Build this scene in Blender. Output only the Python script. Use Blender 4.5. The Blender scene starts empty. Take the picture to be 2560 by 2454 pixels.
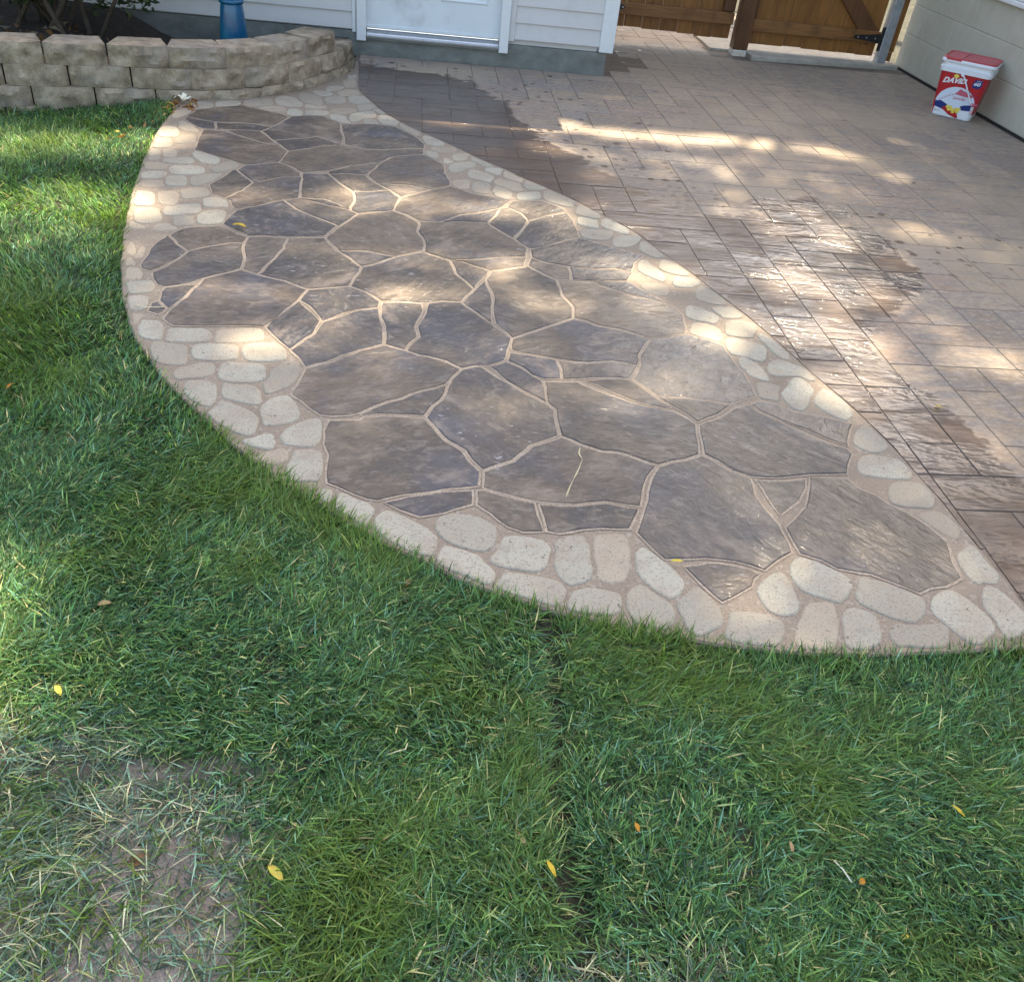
import bpy, bmesh, math, random
import numpy as np
from mathutils import Vector, Matrix, noise as mnoise
sc = bpy.context.scene
# ---------------------------------------------------------------- camera, light, exposure
cd = bpy.data.cameras.new('camera'); cam = bpy.data.objects.new('camera', cd); sc.collection.objects.link(cam); sc.camera = cam
cd.sensor_fit = 'HORIZONTAL'; cd.sensor_width = 36; cd.lens = 36*2213/2560; cd.clip_start = .05; cd.clip_end = 500
Rm = Matrix(((0.99203023, -0.02975444, -0.12243646), (-0.07828984, 0.61581517, -0.78399131), (0.09872545, 0.78732862, 0.6085778)))
cam.matrix_world = Matrix.Translation((0, 0, 1.6)) @ Rm.to_4x4()
SUN_AZ, SUN_EL = math.radians(26), math.radians(54)
w = bpy.data.worlds.new('World'); sc.world = w; w.use_nodes = True; nt = w.node_tree; nt.nodes.clear()
sky = nt.nodes.new('ShaderNodeTexSky'); sky.sky_type = 'NISHITA'; sky.sun_disc = False; sky.sun_elevation = SUN_EL; sky.sun_rotation = SUN_AZ
sky.air_density = 1.0; sky.dust_density = 2.5; sky.ozone_density = 1.0
bg = nt.nodes.new('ShaderNodeBackground'); bg.inputs[1].default_value = .15; wo = nt.nodes.new('ShaderNodeOutputWorld')
tm = nt.nodes.new('ShaderNodeMix'); tm.data_type = 'RGBA'; tm.blend_type = 'MULTIPLY'; tm.inputs[0].default_value = 1; tm.inputs[7].default_value = (1.0, .925, .79, 1)
nt.links.new(sky.outputs[0], tm.inputs[6]); nt.links.new(tm.outputs[2], bg.inputs[0]); nt.links.new(bg.outputs[0], wo.inputs[0])
sd = bpy.data.lights.new('sun', 'SUN'); sd.energy = 5.0; sd.angle = math.radians(.55); sd.color = (1, .85, .60)
sun = bpy.data.objects.new('sun', sd); sc.collection.objects.link(sun)
SUND = Vector((math.sin(SUN_AZ)*math.cos(SUN_EL), math.cos(SUN_AZ)*math.cos(SUN_EL), math.sin(SUN_EL)))
sun.rotation_euler = SUND.to_track_quat('Z', 'Y').to_euler(); sun.location = SUND*20
sc.view_settings.view_transform = 'Standard'; sc.view_settings.look = 'None'; sc.view_settings.gamma = 1; sc.view_settings.use_curve_mapping = False
sc.view_settings.exposure = 2.02
sc.cycles.max_bounces = 6; sc.cycles.transparent_max_bounces = 8; sc.cycles.sample_clamp_indirect = 6

WET = [(0.0,2.06),(2.0,2.04),(2.4,2.03),(2.7,1.98),(2.9,1.86),(3.1,1.89),(3.3,1.99),(3.5,2.19),(3.7,2.40),(3.9,2.50),(4.1,2.46),(4.35,2.47),(4.48,2.38),(4.56,1.42),(4.8,1.28),(5.1,1.07),(5.3,.99),(5.5,.86),(5.8,.72),(6.1,.66),(6.4,.60),(6.7,.46),(6.92,.42),(7.02,0.0),(7.1,-.45),(7.3,-.7),(8.0,-.9)]
CRACK = [(CR[0], CR[1]) for CR in [(0.558,2.285),(0.549,2.251),(0.556,2.219),(0.540,2.176),(0.527,2.145),(0.513,2.114),(0.498,2.079),(0.485,2.044),(0.479,2.025)]]
LIT = [(-1.85,4.98,0.60,0.24,1.00),(-1.30,5.12,0.30,0.16,0.80),(-1.65,4.05,0.60,0.27,1.00),(-1.60,3.66,0.35,0.17,0.80),(-1.15,4.00,0.25,0.30,0.60),(-1.05,3.65,0.25,0.16,0.70),(-1.20,4.70,0.20,0.16,0.50),(-0.90,4.20,0.30,0.14,0.60),(-1.00,1.42,0.24,0.32,1.00),(-1.35,3.70,0.30,0.14,0.60),(0.50,5.87,0.80,0.13,1.00),(1.40,5.88,1.30,0.14,1.00),(1.35,5.42,0.80,0.15,0.75),(2.10,5.20,0.70,0.16,0.55),(2.95,5.86,0.45,0.13,0.50),(3.20,5.45,0.50,0.14,0.55),(0.20,4.39,0.65,0.18,0.90),(-0.55,4.20,0.35,0.12,0.50),(0.90,4.20,0.25,0.15,0.80),(-0.10,3.75,0.30,0.12,0.45),(0.40,3.66,0.55,0.16,0.80),(1.05,3.68,0.35,0.15,0.90),(0.85,3.28,0.35,0.12,0.80),(-0.70,3.42,0.30,0.10,0.40),(-0.35,3.28,0.55,0.18,0.85),(-0.52,2.85,0.14,0.13,0.90),(-0.10,2.90,0.40,0.16,0.65),(0.28,2.52,0.20,0.15,0.65),(1.50,3.35,0.25,0.16,0.85),(1.42,3.00,0.30,0.15,0.75),(0.80,3.05,0.50,0.14,0.50),(0.90,2.62,0.35,0.14,0.70),(2.05,4.55,0.40,0.20,0.80),(2.10,4.10,0.30,0.25,0.80),(1.95,3.65,0.30,0.28,0.95),(1.80,3.20,0.25,0.26,0.90),(1.70,2.75,0.20,0.20,0.70),(1.55,2.10,0.25,0.13,0.55),(1.20,1.95,0.20,0.12,0.50),(1.00,1.65,0.30,0.10,0.30),(2.95,4.35,0.60,0.17,0.45),(2.45,3.00,0.40,0.16,0.60),(2.30,2.60,0.20,0.12,0.50),(3.00,3.20,0.40,0.20,0.40)]
STONES=[[(-1.219,5.442),(-1.128,5.426),(-0.994,5.446),(-0.890,5.443),(-0.811,5.417),(-0.774,5.512),(-0.739,5.636),(-0.780,5.676),(-0.934,5.749),(-1.042,5.797),(-1.166,5.720),(-1.275,5.622),(-1.305,5.499)],
[(-1.213,5.307),(-1.175,5.283),(-1.107,5.289),(-1.127,5.419),(-1.218,5.437),(-1.297,5.489),(-1.305,5.433)],
[(-1.104,5.290),(-1.031,5.298),(-0.953,5.314),(-0.859,5.316),(-0.810,5.410),(-0.889,5.434),(-0.993,5.437),(-1.122,5.416)],
[(-0.919,5.179),(-0.809,5.103),(-0.729,5.095),(-0.771,5.161),(-0.859,5.316),(-0.953,5.314),(-1.040,5.272)],
[(-1.171,5.192),(-1.163,5.083),(-1.150,4.917),(-1.009,4.829),(-0.864,4.735),(-0.771,4.776),(-0.700,4.812),(-0.684,4.886),(-0.675,5.001),(-0.729,5.091),(-0.788,5.091),(-0.895,5.152),(-0.993,5.228),(-1.047,5.271),(-1.176,5.271)],
[(-0.859,5.316),(-0.771,5.166),(-0.671,5.221),(-0.542,5.293),(-0.462,5.240),(-0.397,5.189),(-0.396,5.326),(-0.422,5.437),(-0.432,5.582),(-0.551,5.710),(-0.665,5.683),(-0.732,5.638),(-0.811,5.417)],
[(-0.729,5.095),(-0.676,5.005),(-0.599,5.052),(-0.488,5.148),(-0.396,5.178),(-0.462,5.235),(-0.542,5.288),(-0.670,5.214),(-0.771,5.161)],
[(-0.414,5.417),(-0.397,5.327),(-0.384,5.194),(-0.265,5.139),(-0.178,5.156),(-0.041,5.207),(0.067,5.238),(0.070,5.307),(0.034,5.403),(-0.031,5.506),(-0.106,5.610),(-0.225,5.628),(-0.340,5.609),(-0.436,5.570)],
[(-0.700,4.812),(-0.638,4.767),(-0.560,4.679),(-0.441,4.729),(-0.328,4.839),(-0.169,4.935),(-0.106,5.044),(-0.005,5.093),(0.062,5.118),(0.067,5.227),(-0.041,5.198),(-0.177,5.150),(-0.265,5.130),(-0.396,5.177),(-0.488,5.148),(-0.599,5.047),(-0.675,5.001)],
[(-0.234,4.713),(-0.175,4.586),(-0.132,4.595),(-0.007,4.603),(0.088,4.559),(0.204,4.647),(0.202,4.712),(0.178,4.843),(0.178,4.974),(0.104,5.072),(0.062,5.109),(-0.005,5.093),(-0.106,5.040),(-0.169,4.929)],
[(-0.431,4.686),(-0.351,4.711),(-0.234,4.713),(-0.170,4.925),(-0.327,4.833),(-0.440,4.722)],
[(-0.359,4.557),(-0.291,4.456),(-0.213,4.471),(-0.111,4.510),(-0.175,4.586),(-0.244,4.711),(-0.351,4.707),(-0.427,4.681)],
[(-0.111,4.510),(-0.047,4.426),(0.088,4.555),(-0.007,4.603),(-0.172,4.583)],
[(-0.272,4.332),(-0.290,4.198),(-0.250,4.166),(-0.200,4.191),(-0.085,4.228),(-0.056,4.416),(-0.110,4.506),(-0.213,4.468),(-0.291,4.456)],
[(-0.770,4.772),(-0.862,4.726),(-0.886,4.644),(-0.823,4.548),(-0.782,4.476),(-0.649,4.594),(-0.565,4.612),(-0.566,4.674),(-0.638,4.761),(-0.699,4.806)],
[(-0.928,4.571),(-0.958,4.474),(-0.981,4.408),(-0.949,4.297),(-0.916,4.270),(-0.878,4.245),(-0.817,4.357),(-0.782,4.476),(-0.823,4.548),(-0.885,4.641),(-0.909,4.639)],
[(-0.817,4.357),(-0.880,4.242),(-0.851,4.218),(-0.820,4.129),(-0.791,4.119),(-0.721,4.172),(-0.661,4.231),(-0.610,4.273),(-0.540,4.320),(-0.553,4.497),(-0.559,4.610),(-0.648,4.591),(-0.782,4.476)],
[(-0.552,4.498),(-0.537,4.324),(-0.418,4.322),(-0.349,4.274),(-0.293,4.198),(-0.272,4.332),(-0.291,4.452),(-0.359,4.553),(-0.434,4.685),(-0.562,4.669)],
[(-0.411,4.249),(-0.295,4.204),(-0.349,4.269),(-0.417,4.317),(-0.537,4.320)],
[(-0.603,4.266),(-0.541,4.169),(-0.479,4.118),(-0.382,4.035),(-0.324,3.994),(-0.250,4.163),(-0.295,4.196),(-0.411,4.246),(-0.537,4.320)],
[(-0.661,4.231),(-0.721,4.172),(-0.804,4.102),(-0.821,4.038),(-0.835,3.933),(-0.773,3.872),(-0.707,3.821),(-0.525,3.837),(-0.441,3.851),(-0.379,3.868),(-0.334,3.998),(-0.479,4.115),(-0.540,4.166),(-0.603,4.266)],
[(-0.973,3.683),(-0.920,3.620),(-0.843,3.683),(-0.770,3.730),(-0.711,3.743),(-0.705,3.807),(-0.746,3.835),(-0.794,3.875),(-0.842,3.909),(-0.932,3.887),(-0.997,3.847),(-1.032,3.773)],
[(-1.069,3.668),(-1.074,3.566),(-1.072,3.458),(-1.060,3.425),(-1.022,3.401),(-0.990,3.446),(-0.942,3.537),(-0.922,3.618),(-0.973,3.683),(-1.037,3.772)],
[(-0.942,3.537),(-0.977,3.454),(-1.016,3.396),(-0.996,3.342),(-0.969,3.291),(-0.937,3.273),(-0.883,3.297),(-0.847,3.324),(-0.813,3.367),(-0.768,3.406),(-0.721,3.438),(-0.683,3.473),(-0.682,3.589),(-0.705,3.661),(-0.710,3.740),(-0.770,3.728),(-0.843,3.682),(-0.920,3.618)],
[(-0.708,3.742),(-0.703,3.661),(-0.682,3.589),(-0.680,3.470),(-0.642,3.453),(-0.610,3.434),(-0.564,3.606),(-0.542,3.713),(-0.536,3.821),(-0.633,3.815),(-0.705,3.807)],
[(-0.541,3.710),(-0.564,3.604),(-0.607,3.433),(-0.553,3.406),(-0.487,3.381),(-0.399,3.321),(-0.305,3.345),(-0.237,3.373),(-0.220,3.462),(-0.203,3.562),(-0.251,3.642),(-0.320,3.723),(-0.380,3.851),(-0.534,3.821)],
[(-0.309,3.717),(-0.178,3.730),(-0.124,3.714),(-0.060,3.692),(0.009,3.738),(0.063,3.769),(0.065,3.879),(0.034,3.989),(0.040,4.110),(-0.025,4.192),(-0.088,4.236),(-0.160,4.199),(-0.250,4.162),(-0.324,3.994),(-0.380,3.851)],
[(-0.251,3.642),(-0.203,3.562),(-0.121,3.624),(-0.060,3.689),(-0.178,3.728),(-0.308,3.714)],
[(0.063,3.762),(0.009,3.734),(-0.060,3.688),(-0.121,3.621),(-0.203,3.559),(-0.220,3.462),(-0.237,3.373),(-0.173,3.328),(-0.112,3.254),(-0.040,3.259),(0.048,3.254),(0.136,3.284),(0.210,3.283),(0.270,3.411),(0.232,3.489),(0.198,3.555),(0.175,3.680),(0.122,3.714)],
[(0.034,3.989),(0.065,3.879),(0.064,3.766),(0.122,3.718),(0.188,3.687),(0.278,3.714),(0.379,3.749),(0.525,3.778),(0.540,3.871),(0.480,3.980),(0.427,4.052),(0.369,4.149),(0.280,4.149),(0.209,4.143),(0.121,4.119),(0.042,4.110)],
[(-0.075,4.312),(-0.088,4.236),(-0.025,4.192),(0.045,4.114),(0.121,4.121),(0.150,4.129),(0.180,4.174),(0.241,4.232),(0.359,4.302),(0.442,4.359),(0.508,4.483),(0.409,4.517),(0.315,4.542),(0.203,4.629),(0.088,4.550),(-0.050,4.418)],
[(0.209,4.144),(0.280,4.151),(0.369,4.152),(0.418,4.269),(0.442,4.356),(0.359,4.297),(0.241,4.227),(0.180,4.172),(0.150,4.129)],
[(0.442,4.358),(0.418,4.267),(0.369,4.149),(0.428,4.055),(0.481,3.987),(0.530,4.088),(0.572,4.220),(0.544,4.312),(0.475,4.382)],
[(0.544,4.312),(0.574,4.220),(0.730,4.346),(0.791,4.388),(0.743,4.459),(0.670,4.519),(0.587,4.494),(0.514,4.481),(0.475,4.386)],
[(0.530,4.085),(0.482,3.979),(0.506,3.921),(0.547,3.865),(0.619,3.898),(0.697,3.975),(0.807,4.058),(0.810,4.175),(0.807,4.262),(0.785,4.358),(0.662,4.299),(0.574,4.216)],
[(0.544,3.782),(0.590,3.738),(0.670,3.704),(0.762,3.688),(0.922,3.705),(0.993,3.676),(1.027,3.780),(1.060,3.833),(1.093,3.879),(1.035,3.913),(0.976,3.947),(0.888,3.991),(0.808,4.052),(0.697,3.972),(0.546,3.862)],
[(0.519,3.686),(0.586,3.593),(0.629,3.549),(0.699,3.559),(0.705,3.635),(0.703,3.699),(0.590,3.733),(0.543,3.779)],
[(0.705,3.635),(0.702,3.559),(0.799,3.563),(0.872,3.572),(0.957,3.586),(0.993,3.668),(0.921,3.701),(0.762,3.684),(0.705,3.700)],
[(0.229,3.682),(0.286,3.642),(0.348,3.603),(0.442,3.642),(0.504,3.670),(0.525,3.772),(0.379,3.746),(0.278,3.710),(0.188,3.685)],
[(0.198,3.555),(0.232,3.489),(0.270,3.413),(0.311,3.512),(0.345,3.599),(0.228,3.678),(0.177,3.681)],
[(0.319,3.510),(0.334,3.443),(0.343,3.352),(0.330,3.218),(0.338,3.115),(0.394,2.999),(0.517,3.092),(0.586,3.143),(0.662,3.197),(0.671,3.297),(0.638,3.395),(0.641,3.466),(0.634,3.548),(0.586,3.593),(0.518,3.683),(0.504,3.666),(0.442,3.639),(0.348,3.599)],
[(0.212,3.280),(0.270,3.190),(0.329,3.119),(0.329,3.218),(0.341,3.329),(0.335,3.420),(0.318,3.506),(0.271,3.411)],
[(0.874,3.488),(0.967,3.437),(1.038,3.391),(1.086,3.391),(1.050,3.448),(0.998,3.513),(0.956,3.581),(0.871,3.570),(0.804,3.558)],
[(0.639,3.478),(0.640,3.396),(0.672,3.298),(0.661,3.197),(0.749,3.150),(0.844,3.119),(0.956,3.057),(1.108,3.114),(1.123,3.177),(1.139,3.276),(1.125,3.349),(1.084,3.382),(0.965,3.431),(0.873,3.485),(0.791,3.549),(0.700,3.551),(0.635,3.545)],
[(0.380,2.907),(0.459,2.879),(0.549,2.857),(0.616,2.843),(0.673,2.842),(0.759,2.858),(0.805,2.855),(0.858,2.837),(0.879,2.917),(0.906,2.977),(0.952,3.054),(0.843,3.117),(0.749,3.148),(0.660,3.194),(0.524,3.096),(0.394,2.999)],
[(0.363,2.824),(0.418,2.782),(0.445,2.736),(0.487,2.706),(0.554,2.715),(0.560,2.778),(0.548,2.854),(0.459,2.876),(0.376,2.895)],
[(0.560,2.778),(0.554,2.715),(0.559,2.708),(0.627,2.718),(0.716,2.740),(0.803,2.735),(0.830,2.777),(0.858,2.835),(0.805,2.853),(0.759,2.857),(0.673,2.841),(0.616,2.841),(0.550,2.853)],
[(0.909,2.977),(0.878,2.917),(0.865,2.851),(0.841,2.795),(0.809,2.735),(0.838,2.698),(0.885,2.624),(0.978,2.623),(1.065,2.611),(1.150,2.592),(1.211,2.630),(1.263,2.655),(1.268,2.728),(1.264,2.824),(1.247,2.934),(1.239,3.030),(1.185,3.074),(1.109,3.112),(1.019,3.074),(0.953,3.053)],
[(0.927,2.558),(0.968,2.507),(0.991,2.459),(1.032,2.486),(1.087,2.525),(1.148,2.590),(1.064,2.609),(0.977,2.622),(0.885,2.621)],
[(0.716,2.738),(0.631,2.709),(0.675,2.678),(0.722,2.639),(0.776,2.594),(0.832,2.565),(0.897,2.540),(0.926,2.554),(0.881,2.624),(0.836,2.698),(0.808,2.734)],
[(0.478,2.549),(0.503,2.512),(0.500,2.415),(0.503,2.350),(0.624,2.275),(0.676,2.275),(0.713,2.257),(0.763,2.224),(0.795,2.206),(0.853,2.235),(0.901,2.246),(0.953,2.276),(0.967,2.339),(0.977,2.404),(0.989,2.455),(0.964,2.493),(0.922,2.536),(0.896,2.537),(0.838,2.553),(0.774,2.586),(0.670,2.648),(0.603,2.705),(0.552,2.696),(0.485,2.694)],
[(0.293,2.777),(0.353,2.681),(0.424,2.599),(0.478,2.552),(0.484,2.620),(0.482,2.696),(0.450,2.734),(0.418,2.780),(0.360,2.821)],
[(0.163,2.690),(0.140,2.632),(0.135,2.576),(0.093,2.502),(0.064,2.431),(0.096,2.373),(0.134,2.301),(0.186,2.250),(0.203,2.202),(0.238,2.151),(0.337,2.207),(0.402,2.290),(0.502,2.353),(0.500,2.430),(0.503,2.508),(0.478,2.549),(0.423,2.595),(0.353,2.680),(0.312,2.721),(0.275,2.774),(0.245,2.773),(0.196,2.752)],
[(0.065,3.176),(0.033,3.050),(0.042,2.973),(0.016,2.933),(-0.007,2.864),(0.043,2.831),(0.078,2.831),(0.140,2.801),(0.196,2.753),(0.245,2.774),(0.294,2.785),(0.359,2.825),(0.371,2.899),(0.389,2.962),(0.393,2.998),(0.326,3.113),(0.270,3.189),(0.210,3.280),(0.136,3.282),(0.072,3.257)],
[(-0.107,3.120),(-0.087,3.046),(-0.080,2.903),(-0.008,2.865),(0.013,2.932),(0.040,2.973),(0.031,3.050),(0.062,3.197),(0.053,3.254),(-0.040,3.257),(-0.109,3.249)],
[(-0.426,3.221),(-0.384,3.178),(-0.319,3.055),(-0.285,3.084),(-0.242,3.130),(-0.184,3.173),(-0.112,3.195),(-0.112,3.250),(-0.173,3.327),(-0.237,3.371),(-0.305,3.344),(-0.399,3.319)],
[(-0.344,2.952),(-0.381,2.888),(-0.417,2.829),(-0.381,2.772),(-0.347,2.711),(-0.282,2.751),(-0.222,2.804),(-0.165,2.852),(-0.081,2.904),(-0.087,3.037),(-0.103,3.095),(-0.111,3.194),(-0.184,3.171),(-0.284,3.082),(-0.318,3.056)],
[(-0.462,3.133),(-0.506,3.048),(-0.519,2.986),(-0.453,2.875),(-0.413,2.830),(-0.381,2.888),(-0.344,2.952),(-0.321,3.059),(-0.382,3.153),(-0.425,3.220)],
[(-0.856,3.167),(-0.878,3.083),(-0.893,3.013),(-0.839,2.960),(-0.712,2.972),(-0.628,2.986),(-0.520,2.990),(-0.482,3.070),(-0.462,3.133),(-0.426,3.220),(-0.399,3.319),(-0.492,3.381),(-0.609,3.430),(-0.682,3.467),(-0.764,3.406),(-0.813,3.365),(-0.820,3.305)],
[(-0.939,3.240),(-0.936,3.157),(-0.880,3.091),(-0.860,3.146),(-0.840,3.221),(-0.821,3.308),(-0.882,3.295),(-0.937,3.271)],
[(-0.959,3.134),(-0.956,3.064),(-0.909,3.035),(-0.891,3.062),(-0.882,3.093),(-0.936,3.155)],
[(-0.353,2.666),(-0.366,2.601),(-0.376,2.530),(-0.339,2.496),(-0.307,2.453),(-0.272,2.416),(-0.233,2.408),(-0.172,2.419),(-0.141,2.443),(-0.096,2.488),(-0.018,2.539),(0.052,2.591),(0.139,2.640),(0.163,2.690),(0.195,2.752),(0.140,2.799),(0.078,2.830),(0.043,2.830),(-0.006,2.864),(-0.081,2.902),(-0.165,2.851),(-0.262,2.761),(-0.347,2.709)],
[(0.052,2.590),(-0.017,2.538),(-0.096,2.486),(-0.148,2.434),(-0.136,2.421),(-0.074,2.436),(-0.027,2.438),(0.063,2.435),(0.093,2.503),(0.135,2.576),(0.139,2.636)],
[(-0.252,2.332),(-0.247,2.259),(-0.231,2.202),(-0.231,2.152),(-0.225,2.063),(-0.190,2.047),(-0.147,2.015),(-0.099,1.993),(-0.068,1.987),(0.001,2.014),(0.054,2.028),(0.161,2.052),(0.227,2.068),(0.234,2.147),(0.203,2.196),(0.184,2.248),(0.133,2.300),(0.096,2.372),(0.063,2.431),(-0.027,2.435),(-0.074,2.432),(-0.136,2.418),(-0.148,2.403),(-0.248,2.394)],
[(-0.006,1.944),(0.050,1.915),(0.115,1.940),(0.172,1.961),(0.204,1.979),(0.207,2.056),(0.091,2.037),(0.017,2.015),(-0.055,1.984)],
[(0.208,1.979),(0.245,1.942),(0.290,1.887),(0.337,1.861),(0.397,1.868),(0.389,1.942),(0.387,1.998),(0.288,2.035),(0.235,2.059),(0.211,2.054)],
[(0.232,2.069),(0.235,2.061),(0.322,2.024),(0.387,1.999),(0.450,1.998),(0.509,1.994),(0.532,2.001),(0.597,2.013),(0.658,2.001),(0.702,1.990),(0.725,2.074),(0.752,2.141),(0.792,2.202),(0.762,2.222),(0.713,2.255),(0.676,2.273),(0.624,2.274),(0.504,2.349),(0.402,2.288),(0.337,2.205),(0.238,2.150)],
[(0.396,1.942),(0.398,1.870),(0.410,1.866),(0.442,1.862),(0.508,1.879),(0.566,1.887),(0.650,1.888),(0.680,1.950),(0.695,1.983),(0.657,1.997),(0.597,2.010),(0.532,1.999),(0.509,1.992),(0.450,1.995),(0.391,1.994)],
[(0.759,2.137),(0.734,2.074),(0.712,1.991),(0.683,1.928),(0.663,1.873),(0.690,1.811),(0.722,1.763),(0.792,1.765),(0.846,1.771),(0.925,1.761),(0.966,1.742),(1.000,1.727),(1.043,1.761),(1.111,1.806),(1.111,1.889),(1.111,1.936),(1.090,2.001),(1.081,2.072),(1.091,2.157),(1.036,2.190),(1.004,2.237),(0.968,2.272),(0.953,2.273),(0.900,2.244),(0.853,2.235),(0.794,2.202)],
[(0.791,1.690),(0.820,1.630),(0.843,1.599),(0.890,1.627),(0.944,1.661),(0.987,1.718),(0.923,1.752),(0.872,1.761),(0.843,1.760),(0.769,1.742)],
[(1.242,2.547),(1.309,2.493),(1.371,2.446),(1.433,2.389),(1.492,2.351),(1.529,2.428),(1.566,2.497),(1.514,2.523),(1.451,2.545),(1.359,2.569),(1.296,2.624),(1.252,2.627),(1.219,2.602)],
[(0.980,2.405),(0.971,2.340),(0.961,2.277),(1.005,2.241),(1.037,2.193),(1.092,2.160),(1.121,2.157),(1.179,2.157),(1.262,2.176),(1.356,2.184),(1.431,2.193),(1.456,2.251),(1.494,2.310),(1.483,2.343),(1.389,2.402),(1.307,2.489),(1.241,2.544),(1.211,2.599),(1.141,2.560),(1.055,2.488),(0.992,2.453)],
[(1.112,2.024),(1.126,1.970),(1.175,2.007),(1.219,2.049),(1.257,2.111),(1.277,2.168),(1.208,2.152),(1.152,2.149),(1.097,2.151)],
[(1.285,2.164),(1.249,2.086),(1.218,2.021),(1.161,1.958),(1.121,1.920),(1.120,1.851),(1.124,1.798),(1.181,1.774),(1.212,1.739),(1.245,1.730),(1.305,1.717),(1.363,1.684),(1.421,1.645),(1.464,1.666),(1.514,1.672),(1.584,1.709),(1.589,1.776),(1.616,1.868),(1.598,1.912),(1.585,1.951),(1.548,2.009),(1.505,2.049),(1.478,2.091),(1.440,2.121),(1.420,2.172),(1.363,2.178),(1.285,2.172)]]
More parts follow.
